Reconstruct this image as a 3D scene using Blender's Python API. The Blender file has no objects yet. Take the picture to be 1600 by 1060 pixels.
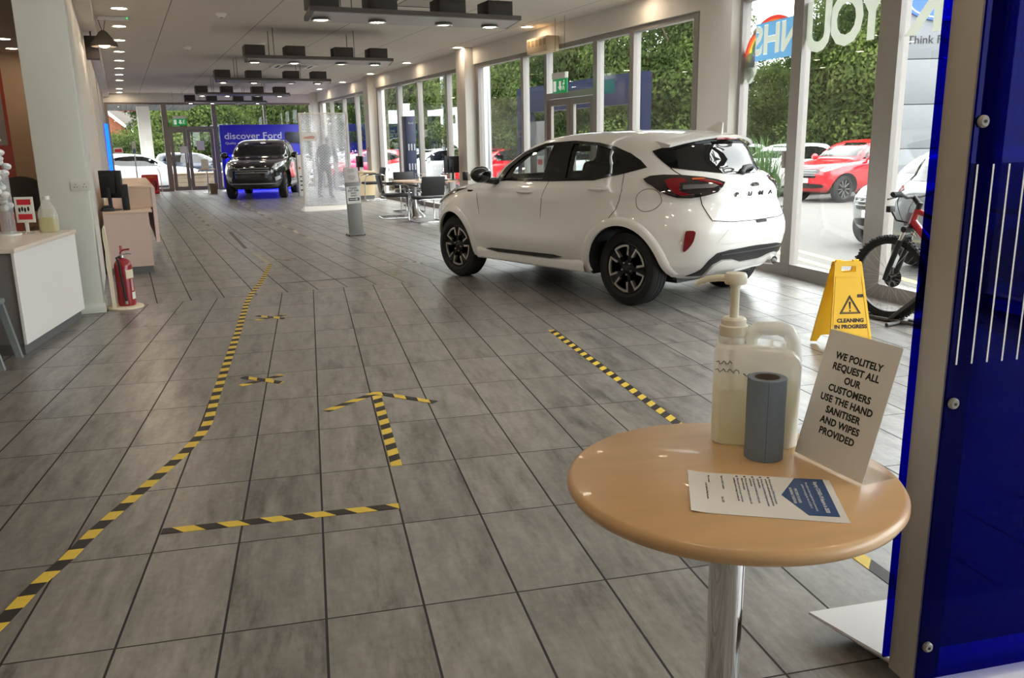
import bpy, bmesh, math, random
import numpy as np
from mathutils import Vector, Matrix
from mathutils.geometry import delaunay_2d_cdt
random.seed(7)
PI = math.pi
SC = bpy.context.scene
COL = SC.collection

# ------------------------------------------------------------------ camera
cam_data = bpy.data.cameras.new('camera')
cam = bpy.data.objects.new('camera', cam_data)
COL.objects.link(cam)
SC.camera = cam
cam_data.sensor_width = 36.0
cam_data.lens = 1307.0 / 1600.0 * 36.0
cam_data.clip_start, cam_data.clip_end = 0.05, 400
CAM_H, YAW, PITCH, ROLL = 1.4479, math.radians(13.16), math.radians(-13.25), math.radians(-1.03)
_f = Vector((math.sin(YAW)*math.cos(PITCH), math.cos(YAW)*math.cos(PITCH), math.sin(PITCH)))
_r = Vector((math.cos(YAW), -math.sin(YAW), 0))
_u = _r.cross(_f)
_c, _s = math.cos(ROLL), math.sin(ROLL)
_R, _U = _r*_c + _u*_s, _u*_c - _r*_s
cam.matrix_world = Matrix(((_R.x, _U.x, -_f.x, 0), (_R.y, _U.y, -_f.y, 0), (_R.z, _U.z, -_f.z, CAM_H), (0, 0, 0, 1)))

# ------------------------------------------------------------------ world, sun, exposure
world = bpy.data.worlds.new('overcast_sky')
SC.world = world
world.use_nodes = True
wn = world.node_tree
wn.nodes.clear()
w_out = wn.nodes.new('ShaderNodeOutputWorld')
w_bg = wn.nodes.new('ShaderNodeBackground')
w_tc = wn.nodes.new('ShaderNodeTexCoord')
w_sep = wn.nodes.new('ShaderNodeSeparateXYZ')
w_ramp = wn.nodes.new('ShaderNodeValToRGB')
w_ramp.color_ramp.elements[0].position = 0.0
w_ramp.color_ramp.elements[0].color = (0.80, 0.86, 0.92, 1)
w_ramp.color_ramp.elements[1].position = 0.6
w_ramp.color_ramp.elements[1].color = (1.0, 1.0, 1.0, 1)
wn.links.new(w_tc.outputs['Generated'], w_sep.inputs[0])
wn.links.new(w_sep.outputs['Z'], w_ramp.inputs[0])
wn.links.new(w_ramp.outputs[0], w_bg.inputs['Color'])
w_bg.inputs['Strength'].default_value = 5.6
wn.links.new(w_bg.outputs[0], w_out.inputs[0])
sun_data = bpy.data.lights.new('sun', 'SUN')
sun_data.energy = 1.6
sun_data.angle = math.radians(40)
sun = bpy.data.objects.new('sun', sun_data)
sun.rotation_euler = (math.radians(38), math.radians(14), math.radians(60))
COL.objects.link(sun)
SC.view_settings.view_transform = 'Standard'
SC.view_settings.look = 'None'
SC.view_settings.gamma = 1.0
SC.view_settings.exposure = 0.55
SC.view_settings.use_curve_mapping = False
SC.cycles.transparent_max_bounces = 32
SC.cycles.max_bounces = 10
SC.cycles.diffuse_bounces = 5

# ------------------------------------------------------------------ frames: the far wing is turned 11.2 degrees to the near one
FA = math.radians(11.2)
FCA, FSA = math.cos(FA), math.sin(FA)
def W(u, v, z=0.0):
    return Vector((u*FCA - v*FSA, u*FSA + v*FCA, z))
MF = Matrix.Rotation(FA, 4, 'Z')
# near window wall: s runs along the wall towards the viewer, n points outside
NB = Vector((4.82, 9.1, 0))
ND = Vector((0.058, -1, 0)).normalized()
NN = Vector((-ND.y, ND.x, 0))
def NW(s, z, n=0.0):
    return NB + ND*s + NN*n + Vector((0, 0, z))

# ------------------------------------------------------------------ materials
MATS = {}
def srgb(r, g, b):
    f = lambda c: (c/255/12.92) if c/255 <= 0.04045 else ((c/255+0.055)/1.055)**2.4
    return (f(r), f(g), f(b), 1)
def mat(name, col, rough=0.5, metal=0.0, coat=0.0, noise=0.0, nscale=8.0, emit=None, estr=0.0, spec=0.5, bump=0.0, bscale=60.0, trans=0.0, stretch=None):
    if name in MATS: return MATS[name]
    m = bpy.data.materials.new(name)
    m.use_nodes = True
    nt = m.node_tree
    b = nt.nodes['Principled BSDF']
    c = srgb(*col) if max(col) > 1.0 else tuple(col) + (1,)
    b.inputs['Base Color'].default_value = c
    b.inputs['Roughness'].default_value = rough
    b.inputs['Metallic'].default_value = metal
    b.inputs['Coat Weight'].default_value = coat
    b.inputs['Coat Roughness'].default_value = 0.05
    b.inputs['Specular IOR Level'].default_value = spec
    b.inputs['Transmission Weight'].default_value = trans
    if emit is not None:
        b.inputs['Emission Color'].default_value = srgb(*emit)
        b.inputs['Emission Strength'].default_value = estr
    if noise > 0 or bump > 0:
        tc = nt.nodes.new('ShaderNodeTexCoord')
        mp = nt.nodes.new('ShaderNodeMapping')
        if stretch: mp.inputs['Scale'].default_value = stretch
        nt.links.new(tc.outputs['Object'], mp.inputs[0])
    if noise > 0:
        n = nt.nodes.new('ShaderNodeTexNoise')
        n.inputs['Scale'].default_value = nscale
        n.inputs['Detail'].default_value = 4
        nt.links.new(mp.outputs[0], n.inputs['Vector'])
        mr = nt.nodes.new('ShaderNodeMapRange')
        mr.inputs[1].default_value, mr.inputs[2].default_value = 0.25, 0.75
        mr.inputs[3].default_value, mr.inputs[4].default_value = 1-noise, 1+noise
        nt.links.new(n.outputs['Fac'], mr.inputs[0])
        mx = nt.nodes.new('ShaderNodeVectorMath'); mx.operation = 'SCALE'
        mx.inputs[0].default_value = c[:3]
        nt.links.new(mr.outputs[0], mx.inputs['Scale'])
        nt.links.new(mx.outputs[0], b.inputs['Base Color'])
    if bump > 0:
        n2 = nt.nodes.new('ShaderNodeTexNoise')
        n2.inputs['Scale'].default_value = bscale
        nt.links.new(mp.outputs[0], n2.inputs['Vector'])
        bp = nt.nodes.new('ShaderNodeBump')
        bp.inputs['Strength'].default_value = bump
        bp.inputs['Distance'].default_value = 0.01
        nt.links.new(n2.outputs['Fac'], bp.inputs['Height'])
        nt.links.new(bp.outputs[0], b.inputs['Normal'])
    MATS[name] = m
    return m

def glassy(name, tint=(1, 1, 1), gloss=(1, 1, 1), f0=0.04, power=1.0, white=0.0, rough=0.0, dif=(0.9, 0.9, 0.9)):
    """thin sheet: tinted see-through + mirror by angle (+ a share of milky diffuse)"""
    if name in MATS: return MATS[name]
    m = bpy.data.materials.new(name)
    m.use_nodes = True
    nt = m.node_tree
    nt.nodes.clear()
    out = nt.nodes.new('ShaderNodeOutputMaterial')
    tr = nt.nodes.new('ShaderNodeBsdfTransparent'); tr.inputs[0].default_value = tuple(tint) + (1,)
    gl = nt.nodes.new('ShaderNodeBsdfGlossy'); gl.inputs[0].default_value = tuple(gloss) + (1,); gl.inputs['Roughness'].default_value = rough
    lw = nt.nodes.new('ShaderNodeLayerWeight'); lw.inputs[0].default_value = 0.5
    pw = nt.nodes.new('ShaderNodeMath'); pw.operation = 'POWER'; pw.inputs[1].default_value = 4.0
    ml = nt.nodes.new('ShaderNodeMath'); ml.operation = 'MULTIPLY_ADD'; ml.inputs[1].default_value = 0.7*power; ml.inputs[2].default_value = f0
    nt.links.new(lw.outputs['Facing'], pw.inputs[0]); nt.links.new(pw.outputs[0], ml.inputs[0])
    mx = nt.nodes.new('ShaderNodeMixShader')
    nt.links.new(ml.outputs[0], mx.inputs[0]); nt.links.new(tr.outputs[0], mx.inputs[1]); nt.links.new(gl.outputs[0], mx.inputs[2])
    last = mx
    if white > 0:
        df = nt.nodes.new('ShaderNodeBsdfDiffuse'); df.inputs[0].default_value = tuple(dif) + (1,)
        m2 = nt.nodes.new('ShaderNodeMixShader'); m2.inputs[0].default_value = white
        nt.links.new(mx.outputs[0], m2.inputs[1]); nt.links.new(df.outputs[0], m2.inputs[2])
        last = m2
    nt.links.new(last.outputs[0], out.inputs[0])
    MATS[name] = m
    return m

# ------------------------------------------------------------------ mesh building
class MB:
    def __init__(s): s.v, s.f, s.m = [], [], []
    def add(s, vs, fs, mi=0):
        o = len(s.v)
        s.v += [tuple(p) for p in vs]
        s.f += [tuple(i+o for i in f) for f in fs]
        s.m += [mi]*len(fs)
        return s
    def box(s, x0, x1, y0, y1, z0, z1, mi=0):
        v = [(x, y, z) for z in (z0, z1) for y in (y0, y1) for x in (x0, x1)]
        return s.add(v, [(0, 2, 3, 1), (4, 5, 7, 6), (0, 1, 5, 4), (2, 6, 7, 3), (0, 4, 6, 2), (1, 3, 7, 5)], mi)
    def rbox(s, x0, x1, y0, y1, z0, z1, r=0.01, seg=2, mi=0):
        bm = bmesh.new()
        bmesh.ops.create_cube(bm, size=1)
        for v in bm.verts:
            v.co = Vector(((x0+x1)/2 + v.co.x*(x1-x0), (y0+y1)/2 + v.co.y*(y1-y0), (z0+z1)/2 + v.co.z*(z1-z0)))
        bmesh.ops.bevel(bm, geom=list(bm.edges), offset=r, segments=seg, affect='EDGES', profile=0.5)
        return s.bm(bm, mi)
    def bm(s, bm, mi=0):
        bm.verts.ensure_lookup_table()
        for i, v in enumerate(bm.verts): v.index = i
        s.add([v.co[:] for v in bm.verts], [[v.index for v in f.verts] for f in bm.faces], mi)
        bm.free()
        return s
    def tube(s, path, r, seg=8, closed=False, mi=0, cap=True):
        P = [Vector(p) for p in path]
        n = len(P)
        rs = r if isinstance(r, (list, tuple)) else [r]*n
        T = []
        for i in range(n):
            a = P[(i-1) % n] if (closed or i > 0) else P[i]
            b = P[(i+1) % n] if (closed or i < n-1) else P[i]
            T.append((b-a).normalized())
        up = Vector((0, 0, 1)) if abs(T[0].z) < 0.9 else Vector((1, 0, 0))
        N = (up - T[0]*up.dot(T[0])).normalized()
        vs = []
        for i in range(n):
            N = (N - T[i]*N.dot(T[i]))
            N = N.normalized() if N.length > 1e-6 else T[i].orthogonal().normalized()
            B = T[i].cross(N)
            for k in range(seg):
                a = 2*PI*k/seg
                vs.append(P[i] + (N*math.cos(a) + B*math.sin(a))*rs[i])
        fs = []
        for i in range(n if closed else n-1):
            j = (i+1) % n
            for k in range(seg):
                l = (k+1) % seg
                fs.append((i*seg+k, i*seg+l, j*seg+l, j*seg+k))
        if cap and not closed:
            fs.append(tuple(range(seg-1, -1, -1)))
            fs.append(tuple((n-1)*seg+k for k in range(seg)))
        return s.add(vs, fs, mi)
    def lathe(s, prof, seg=32, mi=0, M=None, close=False):
        """profile [(r, z)] about the local Z axis; M places it"""
        M = M or Matrix()
        vs, fs = [], []
        n = len(prof)
        for r, z in prof:
            for k in range(seg):
                a = 2*PI*k/seg
                vs.append(M @ Vector((max(r, 1e-5)*math.cos(a), max(r, 1e-5)*math.sin(a), z)))
        for i in range(n if close else n-1):
            j = (i+1) % n
            for k in range(seg):
                l = (k+1) % seg
                fs.append((i*seg+k, i*seg+l, j*seg+l, j*seg+k))
        if not close:
            if prof[0][0] > 1e-4: fs.append(tuple(range(seg-1, -1, -1)))
            if prof[-1][0] > 1e-4: fs.append(tuple((n-1)*seg+k for k in range(seg)))
        return s.add(vs, fs, mi)
    def prism(s, poly, h0, h1, M=None, mi=0):
        """polygon in local XY, extruded along local Z"""
        M = M or Matrix()
        n = len(poly)
        area = sum(poly[i][0]*poly[(i+1) % n][1]-poly[(i+1) % n][0]*poly[i][1] for i in range(n))
        if area < 0: poly = poly[::-1]
        vs = [M @ Vector((p[0], p[1], h0)) for p in poly] + [M @ Vector((p[0], p[1], h1)) for p in poly]
        fs = [tuple(range(n-1, -1, -1)), tuple(range(n, 2*n))] + [(i, (i+1) % n, n+(i+1) % n, n+i) for i in range(n)]
        return s.add(vs, fs, mi)
    def ell(s, c, r, seg=16, rings=10, mi=0, M=None):
        M = M or Matrix()
        vs, fs = [], []
        for i in range(rings+1):
            th = PI*i/rings
            for k in range(seg):
                a = 2*PI*k/seg
                vs.append(M @ Vector((c[0]+r[0]*math.sin(th)*math.cos(a), c[1]+r[1]*math.sin(th)*math.sin(a), c[2]+r[2]*math.cos(th))))
        for i in range(rings):
            for k in range(seg):
                l = (k+1) % seg
                fs.append((i*seg+k, (i+1)*seg+k, (i+1)*seg+l, i*seg+l))
        return s.add(vs, fs, mi)
    def xf(s, M, start=0):
        s.v[start:] = [tuple(M @ Vector(p)) for p in s.v[start:]]
        return s
    def build(s, name, m, parent=None, smooth=35, fix=True):
        me = bpy.data.meshes.new(name)
        me.from_pydata(s.v, [], s.f)
        for x in (m if isinstance(m, (list, tuple)) else [m]): me.materials.append(x)
        me.polygons.foreach_set('material_index', s.m)
        return finish(name, me, parent, smooth, fix)
def finish(name, me, parent=None, smooth=35, fix=True):
    if fix:
        bm = bmesh.new(); bm.from_mesh(me)
        bmesh.ops.remove_doubles(bm, verts=bm.verts, dist=1e-5)
        bmesh.ops.recalc_face_normals(bm, faces=bm.faces)
        bm.to_mesh(me); bm.free()
    if smooth:
        me.polygons.foreach_set('use_smooth', [True]*len(me.polygons))
        me.set_sharp_from_angle(angle=math.radians(smooth))
    me.update()
    o = bpy.data.objects.new(name, me)
    COL.objects.link(o)
    if parent is not None: o.parent = parent
    return o
def tag(o, label=None, cat=None, group=None, kind=None):
    if label: o['label'] = label
    if cat: o['category'] = cat
    if group: o['group'] = group
    if kind: o['kind'] = kind
    return o
def thing(name, label, cat, loc=(0, 0, 0), rz=0.0, group=None, kind=None):
    o = bpy.data.objects.new(name, None)
    o.empty_display_size = 0.1
    COL.objects.link(o)
    o.location = loc
    o.rotation_euler = (0, 0, rz)
    return tag(o, label, cat, group, kind)
def place(o, loc, rz=0.0):
    o.location = loc; o.rotation_euler = (0, 0, rz)
    return o
def struct(name, mb, m, parent=None, smooth=30):
    o = mb.build(name, m, parent, smooth)
    if parent is None: o['kind'] = 'structure'
    return o
def dup(root, loc=None, rz=None, label=None, group=None):
    c = root.copy(); COL.objects.link(c)
    if loc is not None: c.location = loc
    if rz is not None: c.rotation_euler = (0, 0, rz)
    if label: c['label'] = label
    if group: c['group'] = group
    for ch in list(root.children):
        d = ch.copy(); COL.objects.link(d); d.parent = c
        for g in list(ch.children):
            e = g.copy(); COL.objects.link(e); e.parent = d
    return c
def basis(o, right, up, scale=1.0):
    r = Vector(right).normalized(); u = Vector(up); u = (u - r*u.dot(r)).normalized(); n = r.cross(u)
    return Matrix(((r.x*scale, u.x*scale, n.x*scale, o[0]), (r.y*scale, u.y*scale, n.y*scale, o[1]), (r.z*scale, u.z*scale, n.z*scale, o[2]), (0, 0, 0, 1)))
def text_mesh(body, size, M, bold=0.0, align='CENTER', depth=0.0004, spacing=1.0, sx=1.0, line=1.0):
    """returns (verts, faces) of raised lettering standing in the plane of M"""
    c = bpy.data.curves.new('lettering', 'FONT')
    c.body = body; c.size = size; c.align_x = align; c.align_y = 'CENTER'
    c.offset = bold; c.extrude = depth; c.space_character = spacing; c.resolution_u = 3; c.space_line = line
    o = bpy.data.objects.new('lettering', c)
    COL.objects.link(o)
    me = o.to_mesh()
    vs = [M @ Vector((v.co.x*sx, v.co.y, v.co.z + depth)) for v in me.vertices]
    fs = [tuple(p.vertices) for p in me.polygons]
    o.to_mesh_clear()
    bpy.data.objects.remove(o); bpy.data.curves.remove(c)
    return vs, fs
def cdt(poly, step, hole=None):
    """triangulate a 2D polygon with inner points so that it can follow a curved surface"""
    def dens(p):
        out = []
        for i in range(len(p)):
            a, b = Vector(p[i][:2]), Vector(p[(i+1) % len(p)][:2])
            n = max(1, int((b-a).length/step))
            out += [a.lerp(b, k/n) for k in range(n)]
        return out
    def inside(q, p):
        r = False
        for i in range(len(p)):
            a, b = p[i], p[i-1]
            if (a[1] > q[1]) != (b[1] > q[1]) and q[0] < (b[0]-a[0])*(q[1]-a[1])/(b[1]-a[1])+a[0]: r = not r
        return r
    vs = dens(poly); n = len(vs)
    ed = [(i, (i+1) % n) for i in range(n)]
    if hole:
        hv = dens(hole); m = len(hv)
        ed += [(n+i, n+(i+1) % m) for i in range(m)]
        vs += hv
    xs, ys = [p[0] for p in poly], [p[1] for p in poly]
    x = min(xs)+step*0.5
    base = list(vs)
    while x < max(xs):
        y = min(ys)+step*0.5
        while y < max(ys):
            q = Vector((x, y))
            if inside(q, poly) and not (hole and inside(q, hole)) and min((q-b).length_squared for b in base) > (step*0.4)**2: vs.append(q)
            y += step
        x += step
    V, E, F, *_ = delaunay_2d_cdt(vs, ed, [], 0, 1e-6)
    fs = []
    for f in F:
        c = sum((V[i] for i in f), Vector((0, 0)))/len(f)
        if inside(c, poly) and not (hole and inside(c, hole)): fs.append(tuple(f))
    return [tuple(v) for v in V], fs
def rounded(w, h, r, seg=5, cx=0, cy=0):
    out = []
    for (sx, sy, a0) in ((1, 1, 0), (-1, 1, 90), (-1, -1, 180), (1, -1, 270)):
        for k in range(seg+1):
            a = math.radians(a0+90*k/seg)
            out.append((cx+sx*(w/2-r)+r*math.cos(a), cy+sy*(h/2-r)+r*math.sin(a)))
    return out
# ------------------------------------------------------------------ setting materials
def tile_mat(name, tx, ty, ox, oy, gx, gy, base, grout, rough=0.3, streak=True):
    m = bpy.data.materials.new(name); m.use_nodes = True
    nt = m.node_tree; L = nt.links.new
    b = nt.nodes['Principled BSDF']
    tc = nt.nodes.new('ShaderNodeTexCoord')
    sp = nt.nodes.new('ShaderNodeSeparateXYZ'); L(tc.outputs['Object'], sp.inputs[0])
    def mth(op, a, c=None, d=None):
        n = nt.nodes.new('ShaderNodeMath'); n.operation = op
        for i, x in enumerate((a, c, d)):
            if x is None: continue
            if isinstance(x, (int, float)): n.inputs[i].default_value = x
            else: L(x, n.inputs[i])
        return n.outputs[0]
    masks, ids = [], []
    for ax, t, o, g in (('X', tx, ox, gx), ('Y', ty, oy, gy)):
        q = mth('DIVIDE', mth('SUBTRACT', sp.outputs[ax], o), t)
        ids.append(mth('FLOOR', q))
        fr = mth('FRACT', q)
        d = mth('MULTIPLY', mth('MINIMUM', fr, mth('SUBTRACT', 1.0, fr)), t)
        masks.append(mth('LESS_THAN', d, g/2))
    line = mth('MAXIMUM', masks[0], masks[1])
    cid = nt.nodes.new('ShaderNodeCombineXYZ'); L(ids[0], cid.inputs[0]); L(ids[1], cid.inputs[1])
    wnz = nt.nodes.new('ShaderNodeTexWhiteNoise'); wnz.noise_dimensions = '3D'; L(cid.outputs[0], wnz.inputs[0])
    # cloudy streaks along the tile, different on every tile
    vm = nt.nodes.new('ShaderNodeVectorMath'); vm.operation = 'MULTIPLY_ADD'
    L(wnz.outputs['Color'], vm.inputs[0]); vm.inputs[1].default_value = (17, 17, 17)
    mp = nt.nodes.new('ShaderNodeMapping'); mp.inputs['Scale'].default_value = (9.0, 2.0, 1.0)
    L(tc.outputs['Object'], mp.inputs[0]); L(mp.outputs[0], vm.inputs[2])
    n1 = nt.nodes.new('ShaderNodeTexNoise'); n1.inputs['Scale'].default_value = 1.6; n1.inputs['Detail'].default_value = 8; n1.inputs['Roughness'].default_value = 0.68
    L(vm.outputs[0], n1.inputs['Vector'])
    n2 = nt.nodes.new('ShaderNodeTexNoise'); n2.inputs['Scale'].default_value = 30; n2.inputs['Detail'].default_value = 5
    L(tc.outputs['Object'], n2.inputs['Vector'])
    v = mth('MULTIPLY_ADD', n1.outputs['Fac'], 2.0 if streak else 0.0, 0.06 if streak else 0.98)
    if streak:   # darker worn streaks running along some tiles
        vm2 = nt.nodes.new('ShaderNodeVectorMath'); vm2.operation = 'MULTIPLY_ADD'
        L(wnz.outputs['Color'], vm2.inputs[0]); vm2.inputs[1].default_value = (9, 9, 9)
        mp2 = nt.nodes.new('ShaderNodeMapping'); mp2.inputs['Scale'].default_value = (9.0, 1.5, 1.0)
        L(tc.outputs['Object'], mp2.inputs[0]); L(mp2.outputs[0], vm2.inputs[2])
        n3 = nt.nodes.new('ShaderNodeTexNoise'); n3.inputs['Scale'].default_value = 0.7; n3.inputs['Detail'].default_value = 9; n3.inputs['Roughness'].default_value = 0.72
        L(vm2.outputs[0], n3.inputs['Vector'])
        mr = nt.nodes.new('ShaderNodeMapRange'); mr.inputs[1].default_value = 0.50; mr.inputs[2].default_value = 0.68; mr.inputs[3].default_value = 0.0; mr.inputs[4].default_value = 0.62
        L(n3.outputs['Fac'], mr.inputs[0])
        v = mth('SUBTRACT', v, mr.outputs[0])
    v = mth('ADD', v, mth('MULTIPLY', mth('SUBTRACT', n2.outputs['Fac'], 0.5), 0.55 if streak else 0.04))
    v = mth('ADD', v, mth('MULTIPLY', mth('SUBTRACT', wnz.outputs['Value'], 0.5), 0.22 if streak else 0.03))
    sc = nt.nodes.new('ShaderNodeVectorMath'); sc.operation = 'SCALE'; sc.inputs[0].default_value = srgb(*base)[:3]; L(v, sc.inputs['Scale'])
    mx = nt.nodes.new('ShaderNodeMix'); mx.data_type = 'RGBA'
    L(line, mx.inputs[0]); L(sc.outputs[0], mx.inputs[6]); mx.inputs[7].default_value = srgb(*grout)
    L(mx.outputs[2], b.inputs['Base Color'])
    if streak: b.inputs['Specular IOR Level'].default_value = 0.75
    r = mth('MULTIPLY_ADD', n1.outputs['Fac'], 0.05, rough)
    L(mth('MAXIMUM', r, mth('MULTIPLY', line, 0.85)), b.inputs['Roughness'])
    bp = nt.nodes.new('ShaderNodeBump'); bp.inputs['Strength'].default_value = 0.25; bp.inputs['Distance'].default_value = 0.002
    L(mth('SUBTRACT', 1.0, line), bp.inputs['Height']); L(bp.outputs[0], b.inputs['Normal'])
    return m
GROUT = (30, 26, 23)
m_floor = tile_mat('floor_tiles', 0.308, 0.616, -0.0459, 3.664, 0.008, 0.0062, (129, 125, 121), GROUT, 0.29)
m_floor2 = tile_mat('floor_tiles_turned', 0.308, 0.616, 0.165, 8.593, 0.010, 0.009, (129, 125, 121), GROUT, 0.29)
m_ceil = tile_mat('ceiling_panels', 1.3, 1.3, 0.80, 8.6, 0.012, 0.004, (206, 199, 190), (120, 112, 104), 0.85, streak=False)
m_wall = mat('white_painted_wall', (218, 213, 205), 0.6, noise=0.03, nscale=3)
m_warm = mat('warm_painted_wall', (214, 190, 160), 0.7, noise=0.03, nscale=2)
m_col = mat('column_paint', (206, 206, 195), 0.55, noise=0.02, nscale=4)
m_alu = mat('window_aluminium', (142, 136, 131), 0.4, 0.0, noise=0.03, nscale=20)
m_brownframe = mat('brown_grey_frame', (132, 122, 114), 0.45, noise=0.03, nscale=20)
m_glass = glassy('window_glass', (0.95, 0.97, 0.96), f0=0.035, power=0.8)
m_asphalt = mat('asphalt', (102, 100, 97), 0.9, noise=0.22, nscale=60, bump=0.4, bscale=220)

# ------------------------------------------------------------------ floor, ceiling, ground
def seam_y(x): return (8.593 + x*FSA)/FCA
def nwx(y): return NB.x + (NB.y - y)*0.058
fl = MB()
xr = nwx(seam_y(4.84))
poly = [(-7, -4), (nwx(-4)+0.1, -4), (xr+0.1, seam_y(xr+0.1)), (-7, seam_y(-7))]
fl.prism(poly, -0.12, 0.0)
struct('floor', fl, m_floor, smooth=0)
fl = MB()
fl.prism([(-8.5, 8.593), (6.62, 8.593), (6.62, 31.6), (-8.5, 31.6)], -0.12, 0.0)
o = struct('floor', fl, m_floor2, smooth=0); o.rotation_euler.z = FA
c_ = MB()
c_.prism([(-8.5, 8.0), (6.75, 8.0), (6.75, 31.75), (-8.5, 31.75)], 3.25, 3.4)
o = struct('ceiling', c_, m_ceil, smooth=0); o.rotation_euler.z = FA
c_ = MB()
c_.prism([(-7, -4), (nwx(-4)+0.2, -4), (nwx(8.9)+0.2, 8.9), (4.4, 8.9), (-7, 6.6)], 3.2502, 3.42)
struct('ceiling', c_, m_ceil, smooth=0)
g = MB()
g.box(-60, 120, -40, 150, -0.6, -0.27)
struct('ground', g, m_asphalt, smooth=0)
# pale paved edge right outside the glass, up to the sill level
m_kerb = mat('paving_slabs', (118, 115, 110), 0.85, noise=0.12, nscale=25)
k = MB(); k.prism([(NB.x+0.15, 9.3), (NB.x+1.0, 9.5), (nwx(-3)+1.0, -3), (nwx(-3)+0.15, -3)], -0.3, -0.10)
struct('trim_1', k, m_kerb, smooth=0)
k = MB(); k.box(6.64, 7.6, 8.5, 31.6, -0.3, -0.08)
o = struct('trim_2', k, m_kerb, smooth=0); o.rotation_euler.z = FA
k = MB(); k.box(-1.0, 7.6, 31.63, 33.6, -0.3, -0.05)
o = struct('trim_3', k, m_kerb, smooth=0); o.rotation_euler.z = FA

# ------------------------------------------------------------------ walls
def farbox(name, x0, x1, y0, y1, z0, z1, m, bevel=0):
    b = MB()
    b.rbox(x0, x1, y0, y1, z0, z1, bevel) if bevel else b.box(x0, x1, y0, y1, z0, z1)
    o = struct(name, b, m); o.rotation_euler.z = FA
    return o
farbox('wall_left', -0.46, -0.31, 8.85, 31.5, 0, 3.25, m_wall)
farbox('column', -0.675, -0.285, 8.36, 8.86, 0, 3.25, m_col, 0.012)
farbox('baseboard_left', -0.69, -0.27, 8.345, 8.87, 0, 0.085, m_col, 0.006)
farbox('trim_4', -0.31, -0.12, 9.4, 31.45, 3.12, 3.25, m_wall)
for i, v in enumerate((15.2, 21.4, 28.6)):
    farbox('column', -0.40, -0.290, v, v+0.35, 0, 3.25, m_wall)
farbox('wall_back', -8.5, -0.46, 19.0, 19.15, 0, 3.25, m_warm)
farbox('wall_bulkhead', 6.46, 6.72, 8.3, 31.6, 2.94, 3.25, m_wall)
for i, v in enumerate((15.88, 23.05, 30.35)):
    farbox('column', 6.28, 6.74, v, v+0.48, 0, 3.25, m_wall, 0.008)
farbox('wall_far', -0.46, 6.6, 31.42, 31.62, 2.95, 3.25, m_wall)
b = MB()
p1, p2, p3, p4, p5 = W(6.42, 8.62), W(6.74, 8.75), NW(-0.2, 0, 0.25), NW(0.05, 0, 0.12), NW(-0.02, 0, -0.09)
b.prism([p[:2] for p in (p1, p2, p3, p4, p5)], 0, 3.25)
struct('column', b, m_wall)
b = MB(); b.box(-7.1, -7, -4, 8.8, 0, 3.25); struct('wall_left_office', b, m_warm)
b = MB(); b.box(-7, nwx(-4)+0.2, -4.1, -4, 0, 3.25); struct('wall_behind', b, m_wall)
farbox('wall_office', -8.6, -8.5, 7.0, 19.1, 0, 3.25, m_warm)
MW_FAR = MF @ Matrix(((0, 1, 0, 6.5), (1, 0, 0, 0), (0, 0, 1, 0), (0, 0, 0, 1)))
MW_END = MF @ Matrix.Translation((0, 31.46, 0))
MW_NEAR = Matrix(((ND.x, NN.x, 0, NB.x), (ND.y, NN.y, 0, NB.y), (0, 0, 1, 0), (0, 0, 0, 1)))
b = MB(); b.box(-0.2, 13.2, -0.06, 0.2, 2.98, 3.25); b.xf(MW_NEAR); struct('wall_bulkhead_near', b, m_wall)

# ------------------------------------------------------------------ glazing: (a along the wall, n outwards, z)
def glazing(name, M, posts, z0, z1, depth=0.12, rail=0.10, head=0.07, fm=None, transoms=(), skip=()):
    """posts: [(a, width)]; transoms: [(post index i, z, height)]; skip: bays filled by a door"""
    fm = fm or m_alu
    t = thing(name, None, None, kind='structure')
    fr = MB()
    a0, a1 = posts[0][0]-posts[0][1]/2, posts[-1][0]+posts[-1][1]/2
    for a, w in posts: fr.box(a-w/2, a+w/2, 0, depth, z0, z1)
    for i in range(len(posts)-1):
        x0, x1 = posts[i][0]+posts[i][1]/2, posts[i+1][0]-posts[i+1][1]/2
        fr.box(x0, x1, 0.004, depth-0.004, z1-head, z1)
        if i not in skip:
            fr.box(x0, x1, 0.004, depth-0.004, z0, z0+rail)
            pn = MB(); pn.box(x0-0.01, x1+0.01, depth*0.45, depth*0.45+0.01, z0+rail-0.01, z1-head+0.01); pn.xf(M)
            pn.build('pane', m_glass, t, 0)
    for i, z, h in transoms:
        x0, x1 = posts[i][0]+posts[i][1]/2, posts[i+1][0]-posts[i+1][1]/2
        fr.box(x0, x1, 0.0, depth, z, z+h)
        pn = MB(); pn.box(x0-0.01, x1+0.01, depth*0.45, depth*0.45+0.01, z+h-0.01, z1-head+0.01); pn.xf(M)
        pn.build('pane', m_glass, t, 0)
    fr.xf(M)
    fr.build('window_frame', fm, t, 0)
    return t
m_door = m_brownframe
def door_leaf(parent, M, a0, a1, z1, depth=0.05, st=0.11, handle_side=1):
    d = MB()
    for x0, x1, za, zb in ((a0, a0+st, 0, z1), (a1-st, a1, 0, z1), (a0+st, a1-st, z1-st, z1), (a0+st, a1-st, 0, st*1.4)):
        d.box(x0, x1, 0.02, 0.02+depth, za+0.01, zb-0.004)
    d.xf(M); o = d.build('door_leaf', m_door, parent, 0)
    p = MB(); p.box(a0+st-0.01, a1-st+0.01, 0.04, 0.05, st*1.4-0.01, z1-st+0.01); p.xf(M); p.build('pane', m_glass, o, 0)
    h = MB(); ha = a1-0.05 if handle_side > 0 else a0+0.05
    h.tube([(ha, 0.02, 0.95), (ha, -0.04, 0.95), (ha, -0.04, 1.25), (ha, 0.02, 1.25)], 0.012); h.xf(M)
    h.build('door_handle', MATS['steel'], o)
mat('steel', (200, 200, 200), 0.28, 1.0)
mat('chrome', (225, 225, 225), 0.06, 1.0)
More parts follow.
